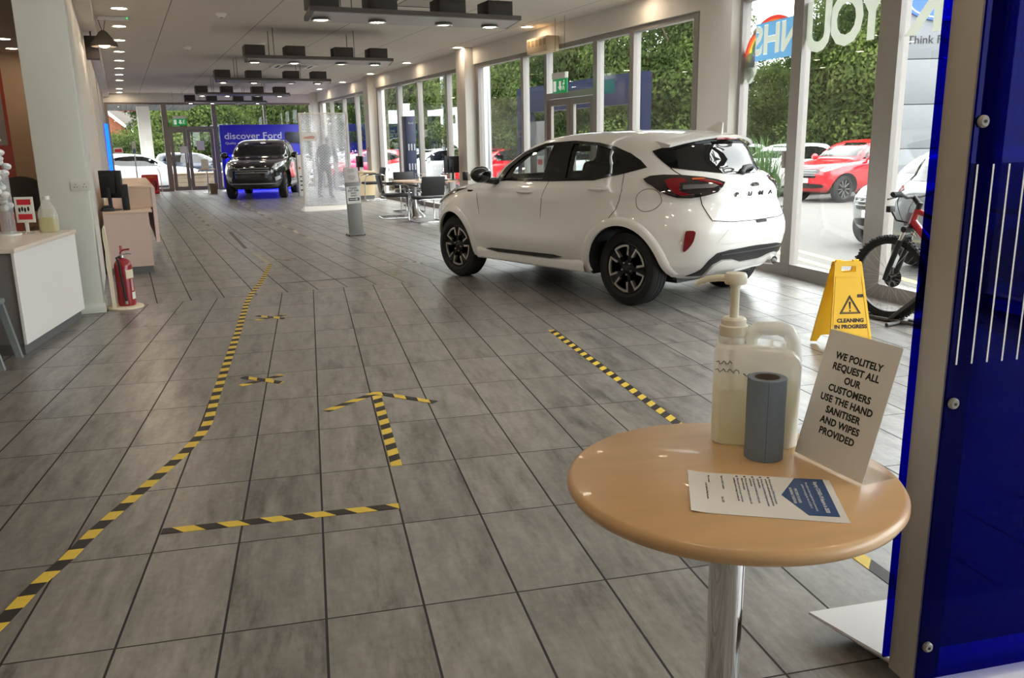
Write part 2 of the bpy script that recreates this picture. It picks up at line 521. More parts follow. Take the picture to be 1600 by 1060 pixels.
glazing('window_1', MW_FAR, [(8.80, 0.09), (10.23, 0.10), (11.22, 0.12), (12.84, 0.09), (13.74, 0.10), (15.80, 0.12)], 0, 2.94, transoms=[(2, 2.12, 0.09)], skip=(2,))
dr = thing('door_1', None, None, kind='structure')
door_leaf(dr, MW_FAR, 11.29, 12.03, 2.11, handle_side=1); door_leaf(dr, MW_FAR, 12.04, 12.79, 2.11, handle_side=-1)
glazing('window_2', MW_FAR, [(16.42, 0.1), (17.55, 0.12), (19.5, 0.10), (21.1, 0.16), (22.95, 0.12)], 0, 2.94)
glazing('window_3', MW_FAR, [(23.6, 0.1), (25.3, 0.12), (26.9, 0.14), (28.6, 0.10), (30.3, 0.1)], 0, 2.94)
glazing('window_4', MW_END, [(-0.26, 0.1), (1.50, 0.17), (3.10, 0.14), (4.80, 0.06), (6.44, 0.1)], 0, 2.95, transoms=[(1, 2.08, 0.08)], skip=(1,), fm=m_brownframe)
dr = thing('door_2', None, None, kind='structure')
door_leaf(dr, MW_END, 1.60, 2.14, 2.07, handle_side=1); door_leaf(dr, MW_END, 2.15, 3.02, 2.07, handle_side=-1)
# the near window wall: sliding panels with wide posts and a raised bottom rail
w5 = glazing('window_5', MW_NEAR, [(0.02, 0.09), (1.10, 0.17), (2.42, 0.25), (4.4, 0.17), (6.6, 0.25), (9.0, 0.17), (12.0, 0.17)], 0, 2.99, depth=0.11, rail=0.13)
lk = MB(); lk.rbox(0.985, 1.02, -0.03, 0.03, 1.13, 1.31, 0.006); lk.xf(MW_NEAR); lk.build('window_lock', m_alu, w5)
m_lightstrip = mat('pale_gasket', (225, 226, 228), 0.5)
# ------------------------------------------------------------------ cars
def pchip(xs, ys):
    xs, ys = np.array(xs, float), np.array(ys, float)
    h = np.diff(xs); d = np.diff(ys)/h
    m = np.zeros(len(xs)); m[0], m[-1] = d[0], d[-1]
    for i in range(1, len(xs)-1):
        if d[i-1]*d[i] > 0:
            w1, w2 = 2*h[i]+h[i-1], h[i]+2*h[i-1]
            m[i] = (w1+w2)/(w1/d[i-1]+w2/d[i])
    def f(x):
        x = min(max(x, xs[0]), xs[-1])
        i = min(max(int(np.searchsorted(xs, x))-1, 0), len(h)-1)
        t = (x-xs[i])/h[i]
        return float((2*t**3-3*t**2+1)*ys[i]+(t**3-2*t**2+t)*h[i]*m[i]+(-2*t**3+3*t**2)*ys[i+1]+(t**3-t**2)*h[i]*m[i+1])
    return f
CROSSOVER = [  # z, front x, rear x, half width, front exponent, rear exponent
    (.25, 3.06, -.46, .80, 3.2, 3.4), (.32, 3.20, -.60, .845, 3.2, 3.8), (.42, 3.27, -.70, .875, 3.2, 4.2), (.55, 3.31, -.755, .89, 3.2, 4.2),
    (.70, 3.31, -.775, .895, 3.2, 4.0), (.80, 3.27, -.765, .895, 3.1, 3.6), (.88, 3.18, -.76, .892, 3.1, 3.2), (.94, 3.02, -.758, .885, 3.2, 2.9),
    (.99, 2.74, -.752, .872, 3.4, 2.9), (1.03, 2.38, -.740, .852, 3.8, 2.8), (1.06, 2.13, -.718, .832, 4.2, 2.8), (1.12, 2.02, -.645, .802, 6.0, 2.8), (1.175, 1.94, -.555, .783, 6.5, 2.8), (1.20, 1.90, -.530, .775, 7.0, 2.8),
    (1.30, 1.73, -.475, .738, 7.0, 2.8), (1.38, 1.57, -.43, .702, 7.0, 2.8), (1.44, 1.42, -.37, .662, 6.5, 2.8), (1.49, 1.22, -.27, .60, 5.5, 2.8), (1.52, 1.0, -.08, .50, 4.5, 2.7), (1.54, .60, .22, .26, 2.6, 2.6)]
class Surf:
    def __init__(s, tab, wheels=(0.035, 2.535), sculpt=1.0):
        z = [r[0] for r in tab]
        s.f = [pchip(z, [r[i] for r in tab]) for i in range(1, 6)]
        s.z0, s.z1 = z[0], z[-1]
        s.wh = wheels; s.sc = sculpt
    def par(s, z): return [f(z) for f in s.f]
    def bump(s, x, z):
        b = 0.0
        for cx in s.wh:
            d = math.hypot(x-cx, z-0.335)
            if z > 0.1: b += 0.024*math.exp(-((d-0.43)/0.085)**2) if d > 0.43 else 0.024*math.exp(-((d-0.43)/0.2)**2)
        mid = (s.wh[0]+s.wh[1])/2
        k = max(0.0, 1-abs((x-mid)/0.98)**3)
        b -= 0.030*k*math.exp(-((z-0.50)/0.13)**2)
        b += 0.010*k*math.exp(-((z-0.93)/0.05)**2)
        return b*s.sc
    def pt(s, t, z):
        xf, xr, w, nf, nr = s.par(z)
        xc = (xf+xr)/2
        c, q = math.cos(t), math.sin(t)
        n = nf if c >= 0 else nr
        x = xc+(xf-xc)*math.copysign(abs(c)**(2/n), c)
        y = w*math.copysign(abs(q)**(2/n), q)
        y += math.copysign(s.bump(x, z)*min(1, abs(q)**(2/n)*1.0), q) if abs(q) > 0.03 else 0
        return Vector((x, y, z))
    def side(s, x, z, off=0.0):
        xf, xr, w, nf, nr = s.par(z)
        xc = (xf+xr)/2; a = (xf-xr)/2; n = nf if x >= xc else nr
        k = max(0.0, 1-(abs(x-xc)/a)**n)
        return Vector((x, w*k**(1/n)+s.bump(x, z)*min(1, k**(1/n))+off, z))
    def end(s, y, z, off=0.0, rear=True):
        xf, xr, w, nf, nr = s.par(z)
        xc = (xf+xr)/2; a = (xf-xr)/2; n = nr if rear else nf
        k = max(0.0, 1-min(1, abs(y)/w)**n)
        x = xc+(-1 if rear else 1)*(a*k**(1/n)+off)
        return Vector((x, y, z))
    def arc(s, zref=0.8, N=400):
        """t values at equal arc length around the plan outline, and the length itself"""
        ts = [2*PI*i/N for i in range(N+1)]
        ps = [s.pt(t, zref) for t in ts]
        L = [0.0]
        for a, b in zip(ps, ps[1:]): L.append(L[-1]+(b-a).length)
        return np.array(L), np.array(ts)
    def wrap(s, a, z, rear=True, off=0.0):
        """a: metres along the outline from the middle of the tail (or nose) towards the car's left"""
        L, ts = s._L if hasattr(s, '_L') else s.__dict__.setdefault('_L', s.arc())
        if rear: l = np.interp(PI, ts, L)-a
        else: l = a % L[-1]
        t = float(np.interp(l, L, ts))
        p = s.pt(t, z)
        n = (s.pt(t+0.01, z)-s.pt(t-0.01, z)).cross(Vector((0, 0, 1)))
        n.z = 0
        return p+n.normalized()*off
    def body(s, zs, nt=150, inset=0.0):
        L, ts = s.arc()
        tt = [float(np.interp(L[-1]*i/nt, L, ts)) for i in range(nt)]
        vs = []
        for z in zs:
            for t in tt:
                p = s.pt(t, z)
                if inset:
                    xf, xr, w, *_ = s.par(z)
                    xc = (xf+xr)/2
                    p = Vector((xc+(p.x-xc)*(1-inset/((xf-xr)/2)), p.y*(1-inset/w), z))
                vs.append(p)
        fs = []
        for i in range(len(zs)-1):
            for k in range(nt):
                l = (k+1) % nt
                fs.append((i*nt+k, i*nt+l, (i+1)*nt+l, (i+1)*nt+k))
        fs.append(tuple(range(nt-1, -1, -1)))
        fs.append(tuple((len(zs)-1)*nt+k for k in range(nt)))
        return vs, fs
def lin(a, b, n): return [a+(b-a)*i/(n-1) for i in range(n)]
ZS = lin(.25, .88, 26)+lin(.9, 1.12, 15)+lin(1.14, 1.48, 16)+[1.49, 1.5, 1.51, 1.52, 1.528, 1.535, 1.54]
def patch(fn, poly, step=0.05, hole=None, thick=0.006, mb=None, mi=0):
    """a plate of some thickness that follows the body: fn(a, b, offset) -> point"""
    mb = mb or MB()
    V, F = cdt(poly, step, hole)
    n = len(V)
    vs = [fn(a, b, thick) for a, b in V]+[fn(a, b, -0.004) for a, b in V]
    fs = [f for f in F]+[tuple(i+n for i in f[::-1]) for f in F]
    cnt = {}
    for f in F:
        for i in range(len(f)):
            e = (f[i], f[(i+1) % len(f)])
            cnt[tuple(sorted(e))] = cnt.get(tuple(sorted(e)), []) + [e]
    for k, e in cnt.items():
        if len(e) == 1: fs.append((e[0][0], e[0][0]+n, e[0][1]+n, e[0][1]))
    return mb.add(vs, fs, mi)
def smoothpoly(p, it=2, keep=()):
    for _ in range(it):
        q = []
        for i in range(len(p)):
            a, b = p[i], p[(i+1) % len(p)]
            q += [(a[0]*.75+b[0]*.25, a[1]*.75+b[1]*.25), (a[0]*.25+b[0]*.75, a[1]*.25+b[1]*.75)]
        p = q
    return p
def mir(fn): return lambda a, b, o: (lambda p: Vector((p.x, -p.y, p.z)))(fn(a, b, o))
m_tyre = mat('tyre_rubber', (26, 26, 27), 0.75, noise=0.1, nscale=40)
m_rimblack = mat('gloss_black_alloy', (14, 14, 15), 0.25, 0.3)
m_rimsilver = mat('machined_alloy', (190, 186, 180), 0.3, 0.8)
m_rimgrey = mat('silver_alloy', (170, 172, 175), 0.35, 0.8)
m_carblack = mat('gloss_black_trim', (10, 10, 11), 0.12, coat=0.6)
m_blackplastic = mat('black_plastic', (26, 26, 28), 0.55)
m_seam = mat('shut_line', (28, 26, 25), 0.8)
m_darkglass = mat('dark_car_glass', (12, 14, 15), 0.03, spec=0.7)
m_carglass = glassy('car_window_glass', (0.72, 0.76, 0.75), f0=0.05, power=0.9)
m_cabin = mat('cabin_lining', (24, 24, 26), 0.85)
m_redlens = mat('red_lens', (120, 10, 22), 0.12, coat=0.5)
m_amber = mat('amber_lens', (190, 90, 20), 0.15, coat=0.5)
m_smoke = mat('smoked_lens', (34, 28, 30), 0.08, coat=0.7)
m_headlamp = mat('headlamp_lens', (200, 205, 210), 0.12, 0.3, coat=0.6)
m_plate = mat('plate_white', (235, 235, 225), 0.4)
m_dark = mat('dark_print', (18, 18, 20), 0.6)
ARCH_R = 0.40
def wheel_meshes(R=0.336, w=0.215, style='split', rimmat=None):
    """tyre (mesh) and rim (mesh), axle along local Y, outer face at +Y"""
    My = Matrix.Rotation(-PI/2, 4, 'X')
    r1 = R-0.108
    ty = MB()
    ty.lathe([(r1, -w/2+.02), (r1+.03, -w/2), (R-.02, -w/2+.012), (R, -w/2+.04), (R, -.05), (R-.008, -.045), (R, -.04), (R, -.003), (R-.008, 0), (R, .003), (R, .04), (R-.008, .045), (R, .05), (R, w/2-.04), (R-.02, w/2-.012), (r1+.03, w/2), (r1, w/2-.02)], 48, 0, My, close=True)
    rm = MB()
    yo = w/2-0.02
    rm.lathe([(r1+.002, -w/2+.02), (r1+.006, yo), (r1-.006, yo+.006), (r1-.018, yo-.004), (r1-.03, -w/2+.03)], 40, 0, My, close=True)
    rm.lathe([(.0, yo-.075), (r1-.02, yo-.075), (r1-.02, yo-.085), (0, yo-.085)], 40, 0, My)
    rm.lathe([(.0, yo-.008), (.05, yo-.008), (.072, yo-.02), (.075, yo-.06), (0, yo-.06)], 24, 0, My)
    def ring_pts(r, a): return (r*math.sin(a), r*math.cos(a))
    Mf = Matrix(((1, 0, 0, 0), (0, 0, 1, 0), (0, 1, 0, 0), (0, 0, 0, 1)))
    for k in range(5):
        a = 2*PI*k/5
        for sgn in (-1, 1):
            # black spoke pairs between the framed openings
            a1, a2 = a+sgn*math.radians(23), a+sgn*math.radians(36.01)
            rm.prism([ring_pts(.05, a+sgn*.4), ring_pts(r1-.012, a1), ring_pts(r1-.012, a2), ring_pts(.05, a+sgn*.63)], yo-.05, yo-.006, Mf, 0)
        if style == 'split':
            ro, ri = r1-.016, r1*.52
            for sgn in (-1, 1):
                aa = math.radians(25)*sgn; ab = math.radians(28)*sgn
                o1, o2 = ring_pts(ro, a+aa), ring_pts(ro-.012, a+aa*.84)
                i1, i2 = ring_pts(ri, a+ab), ring_pts(ri+.006, a+ab*.66)
                rm.prism([o1, o2, i2, i1], yo-.03, yo+.003, Mf, 1)
            arc = [ring_pts(ro, a+math.radians(x)) for x in (-25, -15, -5, 5, 15, 25)]+[ring_pts(ro-.017, a+math.radians(x)) for x in (23, 14, 5, -5, -14, -23)]
            rm.prism(arc, yo-.02, yo+.002, Mf, 1)
        else:
            for sgn in (-1, 1):
                rm.prism([ring_pts(.05, a+sgn*.12), ring_pts(r1-.01, a+sgn*.22), ring_pts(r1-.01, a+sgn*.34), ring_pts(.05, a+sgn*.4)], yo-.03, yo+.003, Mf, 1)
        x, z = ring_pts(.056, a+.3)
        rm.lathe([(0, yo+.004), (.008, yo+.003), (.009, yo-.02)], 8, 1, Matrix.Translation((x, 0, z)) @ My)
    return ty, rm
def apply_bool(obj, cutters):
    for c in cutters:
        md = obj.modifiers.new('cut', 'BOOLEAN')
        md.operation = 'DIFFERENCE'; md.solver = 'EXACT'; md.object = c
        md.material_mode = 'TRANSFER'
    dg = bpy.context.evaluated_depsgraph_get(); dg.update()
    me = bpy.data.meshes.new_from_object(obj.evaluated_get(dg), preserve_all_data_layers=True, depsgraph=dg)
    old = obj.data
    obj.modifiers.clear(); obj.data = me
    bpy.data.meshes.remove(old)
    for c in cutters:
        d = c.data; bpy.data.objects.remove(c); bpy.data.meshes.remove(d)
    me.polygons.foreach_set('use_smooth', [True]*len(me.polygons))
    me.set_sharp_from_angle(angle=math.radians(32))
def arch_cutters(S, R=ARCH_R):
    out = []
    My = Matrix.Rotation(-PI/2, 4, 'X')
    for cx in S.wh:
        for sg in (-1, 1):
            m = MB(); m.lathe([(R, -.30), (R, .30)], 40, 0, Matrix.Translation((cx, sg*.86, .335)) @ My)
            out.append(m.build('cutter', m_cabin, None, 0))
    return out
WHEELS = {}
def add_wheels(root, S, R=0.336, style='split', track=0.79, names='wheel', mats=None):
    key = (R, style)
    if key not in WHEELS:
        ty, rm = wheel_meshes(R, 0.215, style)
        WHEELS[key] = None
        a = ty.build(names, m_tyre, root, 40)
        b = rm.build('rim', mats or [m_rimblack, m_rimsilver], a, 35)
        WHEELS[key] = (a.data, b.data)
        COL.objects.unlink(b); COL.objects.unlink(a); bpy.data.objects.remove(b); bpy.data.objects.remove(a)
    for cx in S.wh:
        for sg in (-1, 1):
            a = bpy.data.objects.new(names, WHEELS[key][0]); COL.objects.link(a); a.parent = root
            a.location = (cx, sg*(track-0.1), R)
            a.rotation_euler = (0, (0.3 if cx < 1 else 0.63) + (0.2 if sg < 0 else 0), 0 if sg > 0 else PI)
            b = bpy.data.objects.new('rim', WHEELS[key][1]); COL.objects.link(b); b.parent = a
SIDE_DLO = [(1.86, 1.055), (1.64, 1.07), (.97, 1.08), (.41, 1.10), (.09, 1.165), (-.10, 1.215), (-.03, 1.275), (.08, 1.335), (.26, 1.395), (.47, 1.43), (.80, 1.452), (1.20, 1.432), (1.50, 1.345), (1.72, 1.20)]
FRONT_WIN = [(1.72, 1.095), (1.09, 1.098), (1.06, 1.41), (1.22, 1.393), (1.46, 1.31), (1.62, 1.20)]
REAR_WIN = [(.78, 1.112), (.40, 1.125), (.15, 1.18), (.19, 1.30), (.30, 1.375), (.53, 1.412), (.80, 1.425)]
WINDSCREEN = [(-.70, 1.12), (.70, 1.12), (.66, 1.25), (.58, 1.40), (.52, 1.46), (-.52, 1.46), (-.58, 1.40), (-.66, 1.25)]
HEADLAMP = [(.52, .80), (.62, .90), (.80, .94), (1.10, .98), (1.02, .90), (.82, .82), (.66, .77)]
def make_car(name, label, cat, colour, loc, heading, scale=(1, 1, 1), front=True, dark_roof=False, group=None, plate=None, simple=False, lamp=None, wheelstyle='plain', noplate=False):
    """a parked car: body, dark window plates, lamps, grille, mirrors, wheels"""
    S = Surf(CROSSOVER, sculpt=0.8)
    t = thing(name, label, cat, loc, heading, group)
    t.scale = scale
    vs, fs = S.body(ZS[::2]+([ZS[-1]] if len(ZS) % 2 == 0 else []), 96)
    b = MB(); b.add(vs, fs)
    body = b.build('body', colour, t, 32)
    body.parent = None
    apply_bool(body, arch_cutters(S))
    body.parent = t
    for fn in (S.side, mir(S.side)):
        g = patch(fn, SIDE_DLO, 0.12, thick=0.008)
        g.build('side_window', m_darkglass, t, 40)
    fr = lambda y, z, o: S.end(y, z, o, rear=False)
    rr = lambda y, z, o: S.end(y, z, o, rear=True)
    patch(fr, WINDSCREEN, 0.12, thick=0.008).build('windscreen', m_darkglass, t, 40)
    patch(rr, [(-.68, 1.16), (.68, 1.16), (.62, 1.30), (.52, 1.42), (-.52, 1.42), (-.62, 1.30)], 0.12, thick=0.008).build('rear_window', m_darkglass, t, 40)
    wr = lambda a, z, o: S.wrap(a, z, True, o)
    wf = lambda a, z, o: S.wrap(a, z, False, o)
    lm = m_headlamp if lamp is None else lamp
    for f1, f2 in ((wr, wf), (mir(wr), mir(wf))):
        patch(f1, [(.46, 1.06), (.60, 1.10), (.98, 1.08), (1.02, 1.02), (.80, .95), (.56, .97)], 0.1, thick=0.012).build('tail_lamp', m_redlens, t, 40)
        patch(f2, HEADLAMP, 0.08, thick=0.012).build('headlamp', lm, t, 40)
    if front:
        patch(fr, [(-.47, .84), (-.50, .76), (-.42, .62), (.42, .62), (.50, .76), (.47, .84)], 0.1, thick=0.01).build('grille', m_carblack, t, 40)
        gb = MB()
        for z in (.68, .735, .79): gb.tube([S.end(y, z, 0.018, False) for y in lin(-.44, .44, 9)], 0.011, 6)
        gb.build('grille_bar', m_rimgrey, t)
        patch(fr, smoothpoly([(-.66, .48), (-.72, .36), (.72, .36), (.66, .48)], 1), 0.12, thick=0.012).build('lower_grille', m_blackplastic, t, 40)
        if not noplate:
            pm = MB(); x = S.end(0, .53, .02, False).x
            pm.box(x-.01, x+.012, -.26, .26, .50, .61); po = pm.build('number_plate', m_plate, t, 0)
            if plate:
                vs2, fs2 = text_mesh(plate, 0.085, basis((x+.013, 0, .555), (0, 1, 0), (0, 0, 1)), bold=0.002)
                tm = MB(); tm.add(vs2, fs2); tm.build('plate_lettering', m_dark, po, 0)
    for sg in (1, -1):
        mm = MB(); mm.ell((1.76, sg*.97, 1.10), (.07, .11, .085), 12, 8); mm.tube([(1.76, sg*.80, 1.05), (1.76, sg*.93, 1.08)], .025, 6)
        mm.build('door_mirror', colour, t)
    sl = MB()
    for sg in (1, -1):
        sl.tube([S.side(x, .30, .0) * 1 if sg > 0 else Vector((x, -S.side(x, .30).y, .30)) for x in lin(.5, 2.05, 8)], .035, 6)
    sl.build('sill_trim', m_blackplastic, t)
    add_wheels(t, S, style=wheelstyle, mats=[m_rimblack, m_rimgrey])
    return t, S
def seam(S, pts, r=0.003, mode='side', mb=None, both=True):
    mb = mb or MB()
    fn = S.side if mode == 'side' else (lambda y, z: S.end(y, z))
    P = []
    for a, b in zip(pts, pts[1:]):
        n = max(2, int(math.hypot(a[0]-b[0], a[1]-b[1])/0.04))
        P += [fn(a[0]+(b[0]-a[0])*i/n, a[1]+(b[1]-a[1])*i/n) for i in range(n)]
    P.append(fn(*pts[-1]))
    mb.tube(P, r, 5)
    if mode == 'side' and both: mb.tube([Vector((p.x, -p.y, p.z)) for p in P], r, 5)
    return mb
# ------------------------------------------------------------------ the white crossover in the showroom
m_white = mat('white_car_paint', (232, 230, 226), 0.28, coat=1.0)
PX, PY, PH = 3.389, 7.274, math.radians(117.1)
def showroom_crossover():
    S = Surf(CROSSOVER)
    t = thing('crossover_car', 'white crossover car with black alloy wheels parked on the showroom floor', 'car', (PX, PY, 0), PH)
    vs, fs = S.body(ZS, 170)
    b = MB(); b.add(vs, fs)
    body = b.build('body', m_white, None, 32)
    cut = arch_cutters(S, ARCH_R)
    # the cabin and the door-window openings
    vs, fs = S.body([.55, .7, .9, 1.0, 1.1, 1.2, 1.3, 1.38, 1.43, 1.46], 90, inset=0.075)
    vs = [Vector((min(p.x, 1.95), p.y, p.z)) for p in vs]
    c = MB(); c.add(vs, fs); cut.append(c.build('cutter', m_cabin, None, 0))
    for win in (FRONT_WIN, REAR_WIN):
        for sg in (1, -1):
            c = MB(); c.prism(win, 0.42, 1.05, Matrix(((1, 0, 0, 0), (0, 0, sg, 0), (0, 1, 0, 0), (0, 0, 0, 1))))
            cut.append(c.build('cutter', m_carblack, None, 0))
    c = MB(); c.prism([(p[0]*.93, p[1]) for p in WINDSCREEN], 1.1, 2.3, Matrix(((0, 0, 1, 0), (1, 0, 0, 0), (0, 1, 0, 0), (0, 0, 0, 1))))
    cut.append(c.build('cutter', m_carblack, None, 0))
    apply_bool(body, cut)
    body.parent = t
    fr = lambda y, z, o: S.end(y, z, o, rear=False)
    rr = lambda y, z, o: S.end(y, z, o, rear=True)
    wr = lambda a, z, o: S.wrap(a, z, True, o)
    wf = lambda a, z, o: S.wrap(a, z, False, o)
    for fn in (S.side, mir(S.side)):
        p = MB()
        hole_f, hole_r = FRONT_WIN, REAR_WIN
        A = [q for q in SIDE_DLO]
        # black surround as two framed halves meeting at the pillar between the doors
        fr_half = [(1.86, 1.055), (1.64, 1.07), (.94, 1.08), (.94, 1.445), (1.20, 1.432), (1.50, 1.345), (1.72, 1.20)]
        re_half = [(.94, 1.08), (.41, 1.10), (.09, 1.165), (-.10, 1.215), (-.03, 1.275), (.08, 1.335), (.26, 1.395), (.47, 1.43), (.80, 1.452), (.94, 1.445)]
        patch(fn, fr_half, 0.06, hole=FRONT_WIN, thick=0.005, mb=p)
        patch(fn, re_half, 0.06, hole=REAR_WIN, thick=0.005, mb=p)
        p.build('window_surround', m_carblack, t, 40)
        for win in (FRONT_WIN, REAR_WIN):
            gmb = MB(); V, F = cdt(win, 0.08)
            n = len(V)
            gmb.add([fn(a, b_, -0.006) for a, b_ in V]+[fn(a, b_, -0.010) for a, b_ in V], [f for f in F]+[tuple(i+n for i in f[::-1]) for f in F])
            gmb.build('door_glass', m_carglass, t, 40, fix=False)
        # wheel arch lips
        for cx in S.wh:
            ar = MB(); N = 30; ring = []
            for i in range(N+1):
                a = math.radians(-8+196*i/N)
                row = []
                for r_, o_ in ((ARCH_R-.012, -.02), (ARCH_R-.012, .012), (ARCH_R+.03, .016), (ARCH_R+.062, .004), (ARCH_R+.066, -.01)):
                    x, z = cx+r_*math.cos(a), max(.262, .335+r_*math.sin(a))
                    row.append(fn(x, z, o_))
                ring += row
            fs2 = [(i*5+k, i*5+k+1, (i+1)*5+k+1, (i+1)*5+k) for i in range(N) for k in range(4)]
            ar.add(ring, fs2)
            ar.build('wheel_arch_trim', m_white, t, 50)
        # sill strip with the black blade
        sl = MB()
        P = [fn(x, .318+.02*math.sin((x-.5)/1.5*PI), 0.035) for x in lin(.46, 2.06, 20)]
        vs3 = []
        for i, q in enumerate(P):
            sgn = 1 if q.y > 0 else -1
            vs3 += [(q.x, q.y-sgn*.06, .40), (q.x, q.y-sgn*.01, .372), (q.x, q.y, .33), (q.x, q.y-sgn*.01, .275), (q.x, q.y-sgn*.08, .255)]
        sl.add(vs3, [(i*5+k, i*5+k+1, (i+1)*5+k+1, (i+1)*5+k) for i in range(19) for k in range(4)])
        sl.build('sill_moulding', m_white, t, 50)
        bl = MB()
        patch(lambda a, b_, o: fn(a, b_, o+0.028), [(1.90, .372), (1.80, .388), (.86, .40), (.74, .385), (.90, .362), (1.70, .352)], 0.08, thick=0.012, mb=bl)
        bl.build('sill_blade', m_carblack, t, 40)
        # handles
        for hx, hz in ((1.27, .975), (.33, 1.025)):
            h = MB()
            q = fn(hx, hz, 0.0); sgn = 1 if q.y > 0 else -1
            h.ell((hx, q.y+sgn*.012, hz), (.115, .026, .017), 16, 8)
            h.ell((hx, q.y-sgn*.004, hz-.004), (.08, .008, .036), 16, 8)
            h.build('door_handle', m_white, t)
        # mirrors
        sg = 1 if fn(1, .8, 0).y > 0 else -1
        mm = MB(); mm.ell((1.82, sg*.985, 1.135), (.075, .125, .085), 20, 12); mm.tube([(1.80, sg*.79, 1.06), (1.81, sg*.90, 1.075), (1.82, sg*.96, 1.10)], [.04, .035, .05], 10)
        mm.build('door_mirror', m_carblack, t)
    # shut lines
    for ln in ([(2.06, 1.04), (2.05, .93), (2.00, .75), (1.98, .50), (2.0, .405)], [(.99, 1.08), (1.03, .83), (1.05, .55), (1.07, .40)], [(.10, 1.165), (.07, 1.02), (.10, .86), (.17, .76)]):
        one = seam(S, ln, both=False); one.build('door_seam', m_seam, t)
        two = seam(S, ln, both=False); two.v = [(p[0], -p[1], p[2]) for p in two.v]; two.build('door_seam', m_seam, t)
    ring = [(-.19+.112*math.cos(a), .945+.095*math.sin(a)) for a in lin(0, 2*PI, 25)]
    seam(S, ring, 0.0025, both=False).build('fuel_flap_seam', m_seam, t)
    ts = MB()
    half = [(.855, 1.213), (.79, 1.155), (.762, 1.068), (.67, 1.0), (.635, .911), (.585, .843), (.535, .782), (.34, .764)]
    loop = half+[(0, .76)]+[(-p[0], p[1]) for p in half[::-1]]
    P = []
    for p_, q_ in zip(loop, loop[1:]):
        for k in range(6): P.append(S.wrap(p_[0]+(q_[0]-p_[0])*k/6, p_[1]+(q_[1]-p_[1])*k/6, True))
    P.append(S.wrap(*loop[-1], True)); ts.tube(P, .004, 5)
    ts.build('tailgate_seam', m_seam, t)
    # tail lamps wrap round the corners
    TL = [(1.217, 1.122), (1.112, 1.148), (.96, 1.158), (.78, 1.155), (.61, 1.138), (.499, 1.114), (.449, 1.091), (.499, 1.054), (.542, 1.012), (.629, .983), (.724, .965), (.83, .967), (.926, .993), (1.079, 1.044), (1.185, 1.088)]
    for f_ in (wr, mir(wr)):
        tl = patch(f_, TL, 0.05, thick=0.02).build('tail_lamp', m_smoke, t, 40)
        patch(f_, [(.985, 1.112), (.88, 1.132), (.79, 1.130), (.775, 1.10), (.85, 1.09), (.855, 1.03), (.80, 1.012), (.735, 1.0), (.80, .985), (.884, 1.01), (.975, 1.062)], 0.05, thick=0.0235).build('red_lens', m_redlens, tl, 40)
        patch(f_, [(.72, 1.118), (.62, 1.124), (.53, 1.105), (.485, 1.085), (.50, 1.068), (.56, 1.088), (.64, 1.102)], 0.05, thick=0.0235).build('red_lens', m_redlens, tl, 40)
        patch(f_, [(.72, 1.128), (.62, 1.132), (.60, 1.122), (.72, 1.116)], 0.05, thick=0.0255).build('amber_lens', m_amber, tl, 40)
        patch(f_, [(.83, 1.075), (.56, 1.082), (.53, 1.066), (.58, 1.05), (.83, 1.04)], 0.05, thick=0.026).build('clear_bar', MATS.get('grey_lens') or mat('grey_lens', (96, 94, 96), .15, coat=.6), tl, 40)
        patch(f_, smoothpoly([(.778, .60), (.772, .691), (.751, .706), (.678, .703), (.68, .662), (.695, .598), (.74, .535), (.774, .52)], 1), 0.05, thick=0.012).build('bumper_reflector', m_redlens, t, 40)
        patch(wf if f_ is wr else mir(wf), HEADLAMP, 0.06, thick=0.012).build('headlamp', m_smoke, t, 40)
    # rear window, its black side wings, spoiler
    hw = [(1.086, 1.352), (.855, 1.213), (.617, 1.185), (.30, 1.150)]
    tw = [(.266, 1.455), (.61, 1.44), (.82, 1.406)]
    patch(wr, hw+[(0, 1.145)]+[(-p[0], p[1]) for p in hw[::-1]]+[(-p[0], p[1]) for p in tw[::-1]]+tw, 0.05, thick=0.006).build('rear_window', m_darkglass, t, 40)
    sp = MB(); rows = []
    for y in lin(-.60, .60, 25):
        k = abs(y)/.60
        xe = -.43+.15*k**2.4; zc = 1.488-.075*k**2.2
        rows.append([(.02-.05*k, y*.93, zc+.042-.01*k), (xe+.12, y*.98, zc+.012), (xe, y, zc-.012), (xe+.012, y, zc-.034), (xe+.10, y*.97, zc-.036), (-.10, y*.92, zc-.03)])
    vs = [p for r_ in rows for p in r_]
    sp.add(vs, [(i*6+k, i*6+(k+1) % 6, (i+1)*6+(k+1) % 6, (i+1)*6+k) for i in range(24) for k in range(6)]+[tuple(range(6)), tuple(24*6+k for k in range(5, -1, -1))])
    so = sp.build('roof_spoiler', m_white, t, 50)
    su = MB(); N_ = 15
    un = lambda y, dx, dz: (-.425+.15*(abs(y)/.60)**2.4+dx, y, 1.488-.075*(abs(y)/.60)**2.2+dz)
    ys = lin(-.54, .54, N_)
    su.add([un(y, .014, -.034) for y in ys]+[un(y, .05, -.075) for y in ys]+[un(y, .14, -.075) for y in ys]+[un(y, .10, -.034) for y in ys],
           [(j*N_+i, j*N_+i+1, ((j+1) % 4)*N_+i+1, ((j+1) % 4)*N_+i) for j in range(4) for i in range(N_-1)]+[(0, N_, 2*N_, 3*N_), (N_-1, 4*N_-1, 3*N_-1, 2*N_-1)])
    su.build('spoiler_underside', m_carblack, so, 40)
    bl = MB(); bl.rbox(-.424, -.39, -.15, .15, 1.436, 1.455, 0.004); bl.build('brake_light', m_redlens, so)
    wp = MB(); wp.tube([S.end(.03, 1.158, .03), S.end(-.06, 1.195, .04), S.end(-.18, 1.205, .035), S.end(-.24, 1.19, .02)], [.018, .026, .024, .012], 8); wp.ell(tuple(S.end(.02, 1.158, .02)), (.03, .04, .025), 12, 8)
